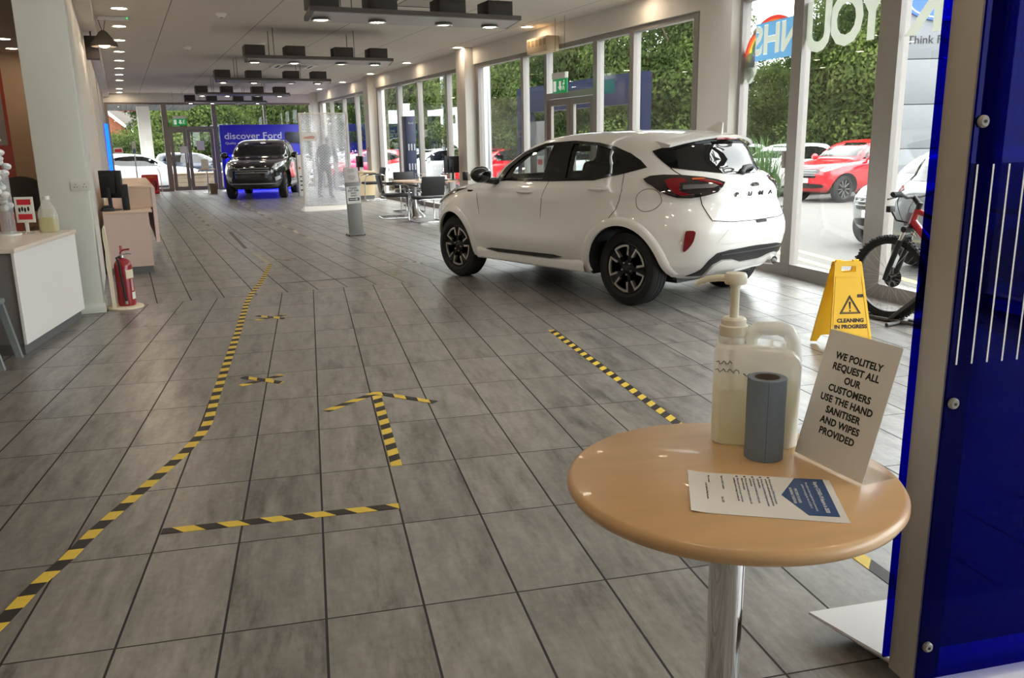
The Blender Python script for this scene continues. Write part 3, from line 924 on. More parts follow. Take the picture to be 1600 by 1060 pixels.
    wp.tube([S.end(-.08, 1.185, .022), S.end(-.48, 1.185, .02)], .008, 6); wp.build('rear_wiper', m_blackplastic, t)
    an = MB(); an.add([(-.20, .022, 1.525), (-.20, -.022, 1.525), (-.37, .012, 1.49), (-.37, -.012, 1.49), (-.33, .004, 1.595), (-.33, -.004, 1.595), (-.375, .004, 1.585), (-.375, -.004, 1.585)], [(0, 2, 6, 4), (1, 5, 7, 3), (0, 4, 5, 1), (4, 6, 7, 5), (2, 3, 7, 6), (0, 1, 3, 2)])
    an.build('roof_antenna', m_white, t)
    # tailgate lettering and badges, bumper parts
    x0 = S.end(0, .99).x-.004
    for ch, y in zip('PUMA', (.275, .115, -.045, -.20)):
        xx = S.end(y, .985).x-.006
        v_, f_ = text_mesh(ch, 0.052, basis((xx, y, .985), (0, -1, 0), (-.1, 0, 1)), bold=0.001, sx=1.6, depth=0.003)
        q = MB(); q.add(v_, f_); q.build('lettering', m_dark, t, 0)
    bd = MB(); Mb = basis((S.end(0, 1.06).x-.002, 0, 1.055), (0, -1, 0), (-.12, 0, 1))
    bd.prism([(.062*math.cos(a), .027*math.sin(a)) for a in lin(0, 2*PI*23/24, 24)], 0, .010, Mb); bo = bd.build('oval_badge', m_rimsilver, t, 0)
    bd = MB(); bd.prism([(.054*math.cos(a), .021*math.sin(a)) for a in lin(0, 2*PI*23/24, 24)], .010, .013, Mb); bd.build('badge_field', m_dark, bo, 0)
    v_, f_ = text_mesh('Ford', 0.034, basis((S.end(0, 1.06).x-.016, 0, 1.055), (0, -1, 0), (-.12, 0, 1)), depth=0.001); q = MB(); q.add(v_, f_); q.build('badge_lettering', m_rimsilver, bo, 0)
    v_, f_ = text_mesh('hybrid', 0.036, basis((S.end(-.47, .84).x-.006, -.47, .84), (0.18, -1, 0), (0, 0, 1)), bold=0.001); q = MB(); q.add(v_, f_); q.build('lettering', m_dark, t, 0)
    patch(rr, smoothpoly([(-.54, .74), (.36, .74), (.48, .62), (.50, .58), (-.58, .58), (-.54, .62)], 1), 0.08, thick=0.004).build('plate_recess', m_white, t, 40)
    lp = MB(); lp.box(S.end(0, .75).x-.012, S.end(0, .75).x+.05, -.12, .02, .735, .757); lp.build('plate_lamp_handle', m_carblack, t)
    dtop = [(.60, .290), (.527, .359), (.498, .445), (.437, .507), (.304, .527)]
    dlow = [(.446, .284), (.464, .348), (.444, .408), (.364, .445), (.235, .439), (.105, .404)]
    patch(wr, dtop+[(0, .535)]+[(-p[0], p[1]) for p in dtop[::-1]]+[(-p[0], p[1]) for p in dlow]+[p for p in dlow[::-1]], 0.04, thick=0.012).build('rear_diffuser', m_blackplastic, t, 40)
    dl = MB(); dl.tube([S.wrap(a, .492, True, .016) for a in lin(-.40, .40, 20)], .007, 6); dl.build('diffuser_rib', m_blackplastic, t)
    slow = [(.43, .284), (.452, .345), (.432, .400), (.36, .436), (.238, .430), (.11, .396)]
    patch(wr, slow+[(-p[0], p[1]) for p in slow[::-1]]+[(-.30, .31), (.30, .31)], 0.04, thick=0.028).build('skid_plate', m_white, t, 40)
    ex = MB(); ex.lathe([(.026, 0), (.036, .0), (.04, .01), (.04, .16), (.034, .16)], 24, 0, Matrix.Translation((-.70, -.40, .36)) @ Matrix.Scale(1.35, 4, (0, 1, 0)) @ Matrix.Rotation(PI/2, 4, 'Y'), close=True)
    ex.build('exhaust_tip', MATS['chrome'], t)
    ps = MB()
    for a in (.80, .45): ps.lathe([(0, .004), (.011, .003), (.012, 0)], 12, 0, basis(S.wrap(a, .60, True, .001), (0, 1, 0), (0, 0, 1)))
    ps.build('parking_sensor', m_white, t)
    bd = MB(); q = S.side(2.19, .955, .003)
    bd.box(2.15, 2.24, q.y-.002, q.y+.004, .945, .965); bd.build('wing_badge', m_dark, t)
    # seats, steering wheel and headrests inside
    st = MB()
    for sy in (.36, -.36):
        st.rbox(.85, 1.35, sy-.24, sy+.24, .60, .78, .05); 
        m0 = len(st.v); st.rbox(-.07, .07, -.24, .24, 0, .58, .06); st.xf(Matrix.Translation((.85, sy, .70)) @ Matrix.Rotation(-.25, 4, 'Y'), m0)
        m0 = len(st.v); st.rbox(-.05, .05, -.13, .13, 0, .19, .04); st.xf(Matrix.Translation((.68, sy, 1.24)) @ Matrix.Rotation(-.2, 4, 'Y'), m0)
    st.rbox(.02, .20, -.60, .60, .70, 1.14, .05)
    for sy in (.38, -.38): st.rbox(-.02, .07, sy-.12, sy+.12, 1.14, 1.26, .03)
    st.rbox(1.55, 1.92, -.68, .68, .80, 1.04, .05)
    st.build('seat', m_cabin, t)
    sw = MB(); Ms = Matrix.Translation((1.45, -.36, 1.03)) @ Matrix.Rotation(1.15, 4, 'Y')
    sw.tube([Ms @ Vector((.17*math.cos(a), .17*math.sin(a), 0)) for a in lin(0, 2*PI*23/24, 24)], .016, 8, closed=True); sw.tube([Ms @ Vector((-.17, 0, 0)), Ms @ Vector((.17, 0, 0))], .02, 6); sw.build('steering_wheel', m_cabin, t)
    im = MB(); im.rbox(1.34, 1.37, -.11, .11, 1.34, 1.40, .01); im.build('rear_view_mirror', m_cabin, t)
    add_wheels(t, S)
    un = MB(); un.box(-.35, 2.9, -.55, .55, .22, .50); un.build('underbody', m_blackplastic, t)
    sil = MB(); sil.ell((-.30, .05, .27), (.18, .30, .06), 16, 8); sil.build('exhaust_silencer', MATS['steel'], t)
    return t
showroom_crossover()
# ------------------------------------------------------------------ lamps of the room
m_lamp = mat('lamp_face', (255, 236, 205), 0.4, emit=(255, 232, 200), estr=46.0)
m_lampcool = mat('lamp_face_cool', (255, 250, 240), 0.4, emit=(255, 240, 214), estr=30.0)
m_lampoff = mat('dim_lamp_face', (230, 225, 215), 0.4, emit=(255, 240, 220), estr=2.0)
m_bar = mat('lamp_bar_brown', (84, 76, 70), 0.5, noise=0.03)
m_barunder = mat('lamp_bar_underside', (150, 146, 142), 0.35, 0.3)
m_box = mat('lamp_box_brown', (58, 50, 45), 0.6)
m_white_plastic = mat('white_plastic', (228, 226, 220), 0.45)
m_cable = mat('dark_cable', (70, 66, 62), 0.6)
ORD = ['nearest', 'second nearest', 'third nearest', 'fourth nearest', 'fifth nearest', 'sixth nearest', 'seventh nearest', 'eighth nearest', 'ninth nearest', 'tenth nearest', 'eleventh nearest']
def spot(name, loc, energy, size=1.9, blend=0.6, col=(1, .86, .68), aim=None):
    l = bpy.data.lights.new(name, 'SPOT'); l.energy = energy; l.spot_size = size; l.spot_blend = blend; l.shadow_soft_size = 0.06; l.color = col
    return l
def light_bar(v, i, n):
    t = thing('pendant_light_bar', 'brown ceiling light bar with four box lamps, ' + ('nearest of the five' if i == 0 else 'farthest of the five' if i == n-1 else ORD[i] + ' of the five'), 'ceiling light', W(1.90, v, 2.78), FA, 'hanging light bars')
    L, D = 2.36, 0.80
    b = MB()
    b.prism([(0.0, 0.0), (L, 0.0), (L+.16, D-.06), (.10, D)], 0, 0.045)
    b.build('plank', m_bar, t, 20)
    u = MB(); u.prism([(0.05, 0.03), (L-.02, 0.03), (L+.11, D-.09), (.14, D-.03)], -0.006, 0.0); u.build('underside_panel', m_barunder, t, 0)
    for k, x in enumerate((0.02, 0.64, 1.41, 1.98)):
        q = MB(); q.rbox(x, x+.30, .05, .37, .046, .20, .006); q.build('lamp_box', m_box, t)
        cx, cy = x+.19, .46
        lm = MB(); lm.lathe([(.0, -.008), (.085, -.008), (.10, -.014), (.105, -.03), (.09, -.034), (.082, -.018), (0, -.018)], 24, 0, Matrix.Translation((cx, cy, 0)))
        lo = lm.build('lamp_ring', MATS['steel'], t)
        fc = MB(); fc.lathe([(0, -.030), (.05, -.030), (.082, -.022), (.082, -.016), (0, -.016)], 24, 0, Matrix.Translation((cx, cy, 0)))
        fc.build('lamp_face', m_lampoff if k == 2 else (m_lampcool if k == 1 else m_lamp), lo)
    for x in (.47, 1.75):
        for y in (.15, .62):
            w = MB(); w.tube([(x, y, .045), (x, y, .468)], .005, 6); w.build('suspension_wire', m_cable, t)
    return t
for i, v in enumerate((9.0, 13.93, 18.5, 23.4, 27.4)): light_bar(v, i, 5)
def downlight(u, v, label, group, m):
    t = thing('downlight', label, 'ceiling light', W(u, v, 3.249), FA, group)
    r = MB(); r.lathe([(.085, 0), (.115, 0), (.118, -.008), (.10, -.012), (.085, -.004)], 24, close=True); r.build('lamp_ring', m_white_plastic, t)
    f = MB(); f.lathe([(0, -.007), (.086, -.006), (.086, -.001), (0, -.001)], 24); f.build('lamp_face', m, t)
LV = (11.0, 12.72, 14.52, 16.33, 18.2, 20.0, 21.85, 23.7, 25.63, 29.1, 31.0)
for i, v in enumerate(LV):
    downlight(.20, v, 'round downlight in the row beside the left wall, ' + ('farthest one' if i == len(LV)-1 else ORD[i]), 'downlights beside the left wall', m_lamp)
RV = (9.7, 12.8, 15.9, 19.14, 22.24, 25.3, 28.5)
for i, v in enumerate(RV):
    downlight(6.16, v, 'small downlight in the row above the window wall, ' + ('farthest one' if i == len(RV)-1 else ORD[i]), 'downlights above the window wall', m_lamp)
downlight(-1.52, 16.64, 'round downlight behind the big left column, nearer one', 'downlights behind the column', m_lamp)
downlight(-1.56, 18.12, 'round downlight behind the big left column, farther one', 'downlights behind the column', m_lamp)
# unseen fill lights added as more of the same lamps, around and behind the viewer
for i, (x, y) in enumerate([(x, y) for y in (6.2, 3.9, 1.6, -.7) for x in (-4.6, -1.6, 4.0)]):
    t = thing('downlight', 'added round fill downlight, out of view over the entrance end of the showroom', 'ceiling light', (x, y, 3.249), 0, 'fill downlights added over the entrance end')
    r = MB(); r.lathe([(.085, 0), (.115, 0), (.118, -.008), (.10, -.012), (.085, -.004)], 24, close=True); r.build('lamp_ring', m_white_plastic, t)
    f = MB(); f.lathe([(0, -.007), (.086, -.006), (.086, -.001), (0, -.001)], 24); f.build('lamp_face', m_lamp, t)
for y in (4.6, .9, -2.4):  # bars added out of view as warm fill for the near end
    t = light_bar(9.0, 0, 5); t.location = (.1, y, 2.78); t.rotation_euler.z = 0
    t['label'] = 'added brown fill light bar with four box lamps, out of view over the entrance end'; t['group'] = 'fill light bars added over the entrance end'
# cone pendant and loudspeaker by the left wall
t = thing('cone_pendant_lamp', 'dark cone pendant lamp hanging beside the left wall', 'ceiling light', W(-.03, 13.7, 2.86), FA)
q = MB(); q.lathe([(.02, .22), (.05, .20), (.17, .05), (.18, .0), (.165, .0), (.04, .18), (.02, .19)], 24, close=True); q.build('shade', m_bar, t)
q = MB(); q.ell((0, 0, .03), (.075, .075, .045), 16, 10); q.build('bulb', m_lamp, t)
for dx in (-.05, .05):
    q = MB(); q.tube([(dx*.2, 0, .21), (dx, 0, .388)], .005, 6); q.build('suspension_wire', m_cable, t)
o = tag(MB().rbox(-.09, .09, -.10, .10, -.16, .16, .012).build('loudspeaker', m_box), 'small dark loudspeaker on the left wall by the cone lamp', 'loudspeaker')
place(o, W(-.20, 14.2, 2.89), FA)
b = MB(); b.box(-.012, .012, -.02, .02, .155, .25); b.build('bracket', m_box, o, 0)
# ceiling cassettes, detectors
def cassette(u, v, label):
    t = thing('ceiling_cassette', label, 'air conditioner', W(u, v, 3.249), FA, 'ceiling air conditioners')
    b = MB()
    b.prism([(-.48, -.48), (.48, -.48), (.48, .48), (-.48, .48)], -.03, 0); b.build('frame', m_white_plastic, t, 0)
    b = MB()
    b.box(-.26, .26, -.26, .26, -.045, -.031); b.build('intake_grille', mat('cassette_grille', (165, 158, 150), 0.6), t, 0)
    for x, y, w, d in ((0, -.37, .28, .03), (0, .37, .28, .03), (-.37, 0, .03, .28), (.37, 0, .03, .28)):
        b = MB(); b.box(x-w, x+w, y-d, y+d, -.034, -.0305); b.build('louvre', m_box, t, 0)
cassette(3.75, 10.9, 'square white ceiling air conditioner above the nearest light bar')
cassette(3.85, 20.4, 'square white ceiling air conditioner farther down the ceiling')
for u, v, lb in ((1.48, 12.8, 'white smoke detector on the ceiling left of the nearest light bar'), (1.33, 17.1, 'small white smoke detector between the cone lamp and the light bars'), (2.5, 16.1, 'small white smoke detector behind the second nearest light bar')):
    q = MB(); q.lathe([(.0, -.055), (.045, -.055), (.06, -.03), (.075, -.02), (.075, 0), (0, 0)], 24)
    o = tag(q.build('smoke_detector', m_white_plastic), lb, 'smoke detector', 'smoke detectors'); place(o, W(u, v, 3.249), FA)
    q = MB(); q.lathe([(.0, -.058), (.02, -.058), (.02, -.053), (0, -.053)], 12); q.build('sensor', m_box, o)
o = tag(MB().rbox(-.20, .20, -.08, .08, -.035, 0, .008).build('emergency_light', m_white_plastic), 'flat white emergency light on the ceiling by the left downlights', 'emergency light'); place(o, W(.12, 13.6, 3.249), FA)
q = MB(); q.box(.17, .185, -.084, -.08, -.03, -.01); q.build('indicator', mat('green_led', (60, 220, 120), 0.4, emit=(40, 220, 110), estr=1.5), o, 0)
# exit signs
m_green = mat('exit_green', (20, 150, 84), 0.35, emit=(10, 150, 80), estr=0.25)
m_signwhite = mat('sign_white', (238, 240, 236), 0.4, emit=(238, 240, 236), estr=0.25)
def exit_sign(M, w, h, label):
    """plate facing local -Y in the frame M (x along, y depth, z up)"""
    q = MB(); q.rbox(-w/2, w/2, -.008, .008, -h/2, h/2, .003)
    o = tag(q.build('exit_sign', m_green), label, 'exit sign'); o.matrix_world = M
    Mb = Matrix(((1, 0, 0, 0), (0, 0, -1, -.009), (0, 1, 0, 0), (0, 0, 0, 1)))
    p = MB(); p.box(-w*.43, -w*.24, -.011, -.0085, -h*.36, h*.36); p.build('door_symbol', m_signwhite, o, 0)
    p = MB(); p.prism([(-.012*w/.4, h*.33), (.05*w/.4-.02*w, h*.33), (.05*w/.4-.02*w, -h*.05), (.075*w/.4, -h*.05), (.02*w/.4, -h*.33), (-.045*w/.4, -h*.05), (-.012*w/.4, -h*.05)], 0, .002, Mb); p.build('arrow', m_signwhite, o, 0)
    p = MB(); k = h/0.2; ox = w*.29
    p.prism([(ox+.014*k*math.cos(a)+.012*k, .062*k+.014*k*math.sin(a)) for a in lin(0, 2*PI*15/16, 16)], 0, .002, Mb)
    for seg_ in (((.0, .045), (-.012, -.012)), ((0, .04), (.03, .022)), ((0, .04), (-.03, .018)), ((-.012, -.01), (.02, -.03)), ((.02, -.03), (.012, -.066)), ((-.012, -.01), (-.022, -.04)), ((-.022, -.04), (-.048, -.05))):
        (ax, ay), (bx, by) = seg_; d = Vector((bx-ax, by-ay)); nn_ = Vector((-d.y, d.x)).normalized()*.0065
        p.prism([((ax+nn_.x)*k+ox, (ay+nn_.y)*k), ((bx+nn_.x)*k+ox, (by+nn_.y)*k), ((bx-nn_.x)*k+ox, (by-nn_.y)*k), ((ax-nn_.x)*k+ox, (ay-nn_.y)*k)], 0, .002, Mb)
    p.build('running_figure', m_signwhite, o, 0)
    f = MB(); f.rbox(-w*.46, w*.46, -.03, .03, h/2, h/2+.09, .006); f.build('lamp_housing', m_white_plastic, o)
    return o
M1 = MF @ Matrix(((0, 1, 0, 6.15), (-1, 0, 0, 11.66), (0, 0, 1, 2.26), (0, 0, 0, 1)))
o = exit_sign(M1, .46, .21, 'green exit sign over the side door in the window wall')
w = MB()
for x in (-.15, .15): w.tube([(x, 0, .19), (x, 0, .988)], .003, 5)
w.build('suspension_wire', m_cable, o)
M2 = MF @ Matrix(((1, 0, 0, 1.88), (0, 1, 0, 30.0), (0, 0, 1, 2.27), (0, 0, 0, 1)))
o = exit_sign(M2, .42, .21, 'green exit sign over the glass doors at the far end')
w = MB()
for x in (-.15, .15): w.tube([(x, 0, .19), (x, 0, .979)], .003, 5)
w.build('suspension_wire', m_cable, o)
# warm air curtain over the side door
m_beige = mat('beige_casing', (214, 190, 154), 0.5)
t = thing('door_air_heater', 'beige slotted heater box above the side door', 'heater', W(6.455, 12.62, 2.83), FA)
q = MB(); q.rbox(-.22, 0, -.36, .36, 0, .23, .01); q.build('casing', m_beige, t)
for y in lin(-.27, .27, 5):
    q = MB(); q.box(-.224, -.2195, y-.045, y+.045, .10, .20); q.build('grille_slot', mat('heater_slot', (170, 140, 102), 0.6), t, 0)
# switches and sockets
for (u, v, z, w_, h_, lb) in ((-.35, 8.352, 1.142, .15, .09, 'double wall socket on the big left column'),):
    q = MB(); q.rbox(-w_/2, w_/2, -.009, .0, -h_/2, h_/2, .003); o = tag(q.build('wall_socket', m_col), lb, 'socket'); place(o, W(u, v+.008, z), FA)
    for x in (-.035, .035):
        p = MB()
        for dx, dz in ((0, .012), (-.011, -.012), (.011, -.012)): p.box(x+dx-.003, x+dx+.003, -.0105, -.0085, dz-.004, dz+.004)
        p.build('socket_holes', m_box, o, 0)
q = MB(); q.rbox(0, .009, -.08, .08, -.05, .05, .003); o = tag(q.build('light_switch', m_white_plastic), 'white switch plate on the left wall past the big column', 'switch'); place(o, W(-.31, 10.6, 1.36), FA)
p = MB(); p.box(.009, .013, -.03, .03, -.02, .02); p.build('rocker', m_white_plastic, o, 0)
# ------------------------------------------------------------------ table and what stands on it
m_beech = mat('beech_laminate', (206, 168, 122), 0.32, noise=0.06, nscale=3, stretch=(1.2, 9, 1), coat=0.15)
m_beechedge = mat('beech_edge', (204, 165, 118), 0.3, noise=0.05, nscale=4, coat=0.2)
m_chrome = MATS['chrome']; m_steel = MATS['steel']
TX, TY, TZ = 0.853, 1.562, 0.73
t = thing('round_table', 'round beech table on a chrome column by the blue screen', 'table', (TX, TY, 0))
q = MB(); q.lathe([(0, TZ), (.346, TZ), (.353, TZ-.003), (.3585, TZ-.012), (.359, TZ-.02), (.352, TZ-.032), (.34, TZ-.038), (0, TZ-.038)], 96); q.build('tabletop', [m_beech], t, 40)
q = MB(); q.lathe([(.0, TZ-.039), (.10, TZ-.039), (.10, TZ-.047), (.04, TZ-.05), (.038, .05), (.0, .05)], 40); q.build('column', m_chrome, t, 40)
q = MB(); q.lathe([(0, .052), (.06, .05), (.19, .028), (.215, .012), (.215, 0), (0, 0)], 56); q.build('base', m_chrome, t, 40)
# sanitiser canister with pump
m_hdpe = mat('milky_plastic', (232, 230, 218), 0.38, trans=0.55, spec=0.4)
m_hdpe = glassy('milky_plastic_shell', (0.93, 0.93, 0.90), f0=0.05, white=0.52, rough=0.15, dif=(0.95, 0.94, 0.90))
m_liquid = glassy('pale_yellow_liquid', (0.93, 0.91, 0.74), f0=0.02, white=0.42, rough=0.2, dif=(0.92, 0.90, 0.70))
m_pump = mat('cream_pump_plastic', (232, 227, 208), 0.35)
t = thing('sanitiser_canister', 'large milky canister of hand sanitiser with a cream pump on the beech table', 'canister', (1.012, 1.752, TZ+.0005), math.radians(-30))
def loft(secs, mb=None, mi=0, cap=True):
    mb = mb or MB(); n = len(secs[0]); vs = [p for s_ in secs for p in s_]
    fs = [(i*n+k, i*n+(k+1) % n, (i+1)*n+(k+1) % n, (i+1)*n+k) for i in range(len(secs)-1) for k in range(n)]
    if cap: fs += [tuple(range(n-1, -1, -1)), tuple((len(secs)-1)*n+k for k in range(n))]
    return mb.add(vs, fs, mi)
def can_secs(zs, inset=0.0):
    out = []
    for z, w, d, cx in zs:
        out.append([Vector((x, y, z)) for x, y in rounded(w-2*inset, d-2*inset, .026-inset*.5, 6, cx, 0)])
    return out
prof = [(0, .186, .116, 0), (.006, .198, .128, 0), (.09, .20, .13, 0), (.20, .20, .13, 0), (.215, .194, .124, -.002), (.232, .176, .112, -.010), (.2401, .150, .10, -.02), (.241, .12, .09, -.03)]
b = MB(); loft(can_secs(prof), b)
b.lathe([(.034, .238), (.034, .252), (.03, .258), (.0, .258)], 28, 0, Matrix.Translation((-.058, 0, 0)))
b.build('body', m_hdpe, t, 50)
hnd = MB(); P = [(-.020, 0, .225), (-.016, 0, .258), (-.002, 0, .276), (.045, 0, .279), (.066, 0, .274), (.080, 0, .248), (.086, 0, .20)]
pp = []
for i in range(len(P)-1):
    for k in range(4): pp.append(Vector(P[i]).lerp(Vector(P[i+1]), k/4))
pp.append(Vector(P[-1])); hnd.tube(pp, [.0165]*len(pp), 12); hnd.xf(Matrix.Scale(1.25, 4, (0, 1, 0)))
hnd.build('handle', m_hdpe, t, 60)
lq = MB(); loft(can_secs([(.003, .18, .11, 0), (.008, .194, .124, 0), (.09, .1965, .1265, 0), (.137, .1965, .1265, 0), (.138, .1965, .1265, 0)], .0015), lq); lq.build('liquid', m_liquid, t, 50)
pm = MB(); Mt = Matrix.Translation((-.058, 0, 0))
pm.lathe([(.0, .258), (.031, .258), (.033, .262), (.033, .282), (.029, .285), (.029, .297), (.024, .302), (.0, .302)], 32, 0, Mt)
pm.build('pump_collar', m_pump, t, 40)
pm = MB(); pm.lathe([(.0105, .302), (.0105, .372), (.013, .376), (.013, .386), (.0, .386)], 20, 0, Mt); pm.lathe([(.007, .03), (.007, .258), (0, .258)], 12, 0, Mt); pm.build('pump_stem', m_pump, t, 40)
pm = MB(); pm.lathe([(.0, .382), (.024, .382), (.0265, .386), (.0265, .402), (.023, .408), (.0, .409)], 32, 0, Mt)
pm.tube([(-.07, 0, .396), (-.10, 0, .395), (-.125, 0, .391), (-.142, 0, .383), (-.148, 0, .376)], [.009, .0085, .008, .007, .006], 10); pm.build('pump_head', m_pump, t, 40)
ink = MB()
def scrawl(pts, x0, z0, k):
    ink.tube([Vector((-.1008 if False else x0+a*k, -.0662, z0+b_*k)) for a, b_ in pts], .0009, 5)
wv = lambda n, s: [(i*.35, .5*math.sin(i*s)+.25*math.cos(i*s*2.3)) for i in range(n)]
scrawl(wv(14, 1.25), -.092, .205, .008); scrawl(wv(22, 1.1), -.094, .186, .0075); scrawl(wv(7, 1.7), -.03, .178, .008)
ink.build('handwriting', m_dark, t)
# blue paper roll
m_bluepaper = mat('blue_paper', (122, 136, 152), 0.85, noise=0.05, nscale=90, bump=0.15, bscale=260)
m_card = mat('grey_card', (120, 108, 98), 0.9)
t = thing('paper_roll', 'upright roll of blue paper towel on the beech table', 'paper roll', (.975, 1.640, TZ+.0005), math.radians(20))
R_, H_ = .0435, .19
q = MB(); q.lathe([(.029, 0), (R_-.001, 0), (R_, .001), (R_, H_-.001), (R_-.001, H_), (.029, H_)], 56, close=True); q.build('paper', m_bluepaper, t, 40)
q = MB(); q.lathe([(.027, .002), (.029, .002), (.029, H_+.0006), (.027, H_+.0006)], 40, close=True); q.build('cardboard_core', m_card, t, 40)
a0 = math.radians(245)
q = MB(); q.box(-.0008, .0008, -.0008, .0006, .001, H_-.001); q.xf(Matrix.Translation((R_*math.cos(a0-.35), R_*math.sin(a0-.35), 0)) @ Matrix.Rotation(a0-.35-PI/2, 4, 'Z')); q.build('paper_edge', mat('blue_paper_edge', (92, 110, 132), 0.85), t, 0)
# acrylic sign
m_acryl = glassy('clear_acrylic', (0.97, 0.98, 0.97), f0=0.05, power=0.9)
m_paper = mat('white_paper', (224, 222, 218), 0.6)
b0, b1 = Vector((1.058, 1.640, TZ)), Vector((1.089, 1.430, TZ))
xd = (b1-b0).normalized(); back = Vector((-xd.y, xd.x, 0))
t = thing('sign_holder', 'slanted clear acrylic sign asking customers to use the hand sanitiser', 'sign', b0)
lean = math.radians(16)
upd = back*math.sin(lean)+Vector((0, 0, math.cos(lean)))
nrm = xd.cross(upd)      # towards the reader
def slab(o0, ex, ey, w, h, th, n):
    q = MB(); q.prism(rounded(w, h, .004, 3, w/2, h/2), -th/2, th/2, basis(o0, ex, ey)); return q
slab(Vector((0, 0, .002)), xd, upd, .212, .302, .0026, nrm).build('acrylic_front', m_acryl, t, 0)
slab(Vector((0, 0, .0016)), xd, back, .212, .088, .0026, nrm).build('acrylic_foot', m_acryl, t, 0)
sh = slab(Vector((0, 0, .003))+nrm*.0024, xd, upd, .210, .297, .0006, nrm).build('printed_sheet', m_paper, t, 0)
lines = ['WE POLITELY', 'REQUEST ALL', 'OUR', 'CUSTOMERS', 'USE THE HAND', 'SANITISER', 'AND WIPES', 'PROVIDED']
for i, s_ in enumerate(lines):
    o_ = Vector((0, 0, .003))+nrm*.0029+xd*.106+upd*(.243-i*.0245)
    v_, f_ = text_mesh(s_, .0215, basis(o_, xd, upd), bold=.0008, depth=.0001, sx=1.0, spacing=1.04)
    q = MB(); q.add(v_, f_); q.build('lettering', m_dark, sh, 0)
# leaflet lying flat
m_navy = mat('navy_print', (44, 76, 124), 0.5)
c0, c1, c2 = Vector((.768, 1.602, TZ+.0012)), Vector((.6865, 1.410, TZ+.0012)), Vector((.957, 1.280, TZ+.0012))
e1 = (c1-c0).normalized(); e2 = (c2-c1).normalized()     # e1: text running direction, e2: towards the page head
pg = MB(); n_ = 14
page_w, page_h = .210, .297
curl = lambda a: .0012+.004*max(0, (.05-a)/.05)**2
vs = []
for i in range(n_+1):
    a = page_h*i/n_
    for w_ in (0, page_w): vs.append(c0+e2*a+e1*w_+Vector((0, 0, curl(a)-.0012)))
vs += [p-Vector((0, 0, .0005)) for p in vs[:]]
N2 = (n_+1)*2
fs = [(2*i, 2*i+1, 2*i+3, 2*i+2) for i in range(n_)]+[(N2+2*i, N2+2*i+2, N2+2*i+3, N2+2*i+1) for i in range(n_)]+[(2*i, 2*i+2, N2+2*i+2, N2+2*i) for i in range(n_)]+[(2*i+1, N2+2*i+1, N2+2*i+3, 2*i+3) for i in range(n_)]+[(0, N2, N2+1, 1), (2*n_, 2*n_+1, N2+2*n_+1, N2+2*n_)]
pg.add(vs, fs)
lf = tag(pg.build('leaflet', m_paper, None, 40), 'printed white sheet with a navy arrow lying flat on the beech table', 'leaflet')
Mp = basis(c0+Vector((0, 0, .0002)), e1, e2)   # x along the text lines, y towards the head
q = MB(); q.prism([(.012, .283), (.198, .283), (.198, .225), (.105, .186), (.012, .225)], 0, .0003, Mp); nv = q.build('navy_arrow', m_navy, lf, 0)
def onpage(s_, x, y, size, m_, al='LEFT', bold=0.0, par=lf, nm='lettering', k=1.0):
    v_, f_ = text_mesh(s_, size, Mp @ Matrix.Translation((x, y, .0004)), bold=bold, align=al, depth=.0001, sx=k)
    q = MB(); q.add(v_, f_); return q.build(nm, m_, par, 0)
onpage('Staying COVID-19 Secure in 2020', .105, .264, .0112, m_paper, 'CENTER', .0002, nv)
onpage('We confirm we have complied with the government\'s', .105, .245, .0066, m_paper, 'CENTER', 0, nv)
onpage('guidance on managing the risk of COVID-19', .105, .236, .0066, m_paper, 'CENTER', 0, nv)
onpage('FIVE STEPS TO SAFER', .105, .218, .0078, m_paper, 'CENTER', .0001, nv)
onpage('WORKING TOGETHER', .105, .208, .0078, m_paper, 'CENTER', .0001, nv)
body_ = [('We have carried out a COVID-19 risk assessment', 'and shared the results with the people who work here'), ('We have cleaning, handwashing and hygiene procedures', 'in line with guidance'), ('We have taken all reasonable steps to help people', 'work from home'), ('We have taken all reasonable steps to maintain a 2m', 'distance in the workplace'), ('Where people cannot be 2m apart, we have done', 'everything practical to manage transmission risk')]
dots = MB()
for i, (l1, l2) in enumerate(body_):
    y = .171-i*.0165
    dots.prism([(.017+.0028*math.cos(a), y-.001+.0028*math.sin(a)) for a in lin(0, 2*PI*11/12, 12)], .0001, .0004, Mp)
    onpage(l1, .026, y, .0062, m_navy); onpage(l2, .026, y-.0072, .0062, m_dark)
dots.build('bullet_points', m_dark, lf, 0)
onpage('Signed on behalf of employer', .018, .072, .0062, m_dark); onpage('Date 2020', .13, .066, .0066, m_dark)
onpage('Who to contact:', .018, .044, .006, m_dark); onpage('or the Health and Safety Executive', .06, .037, .006, m_dark)
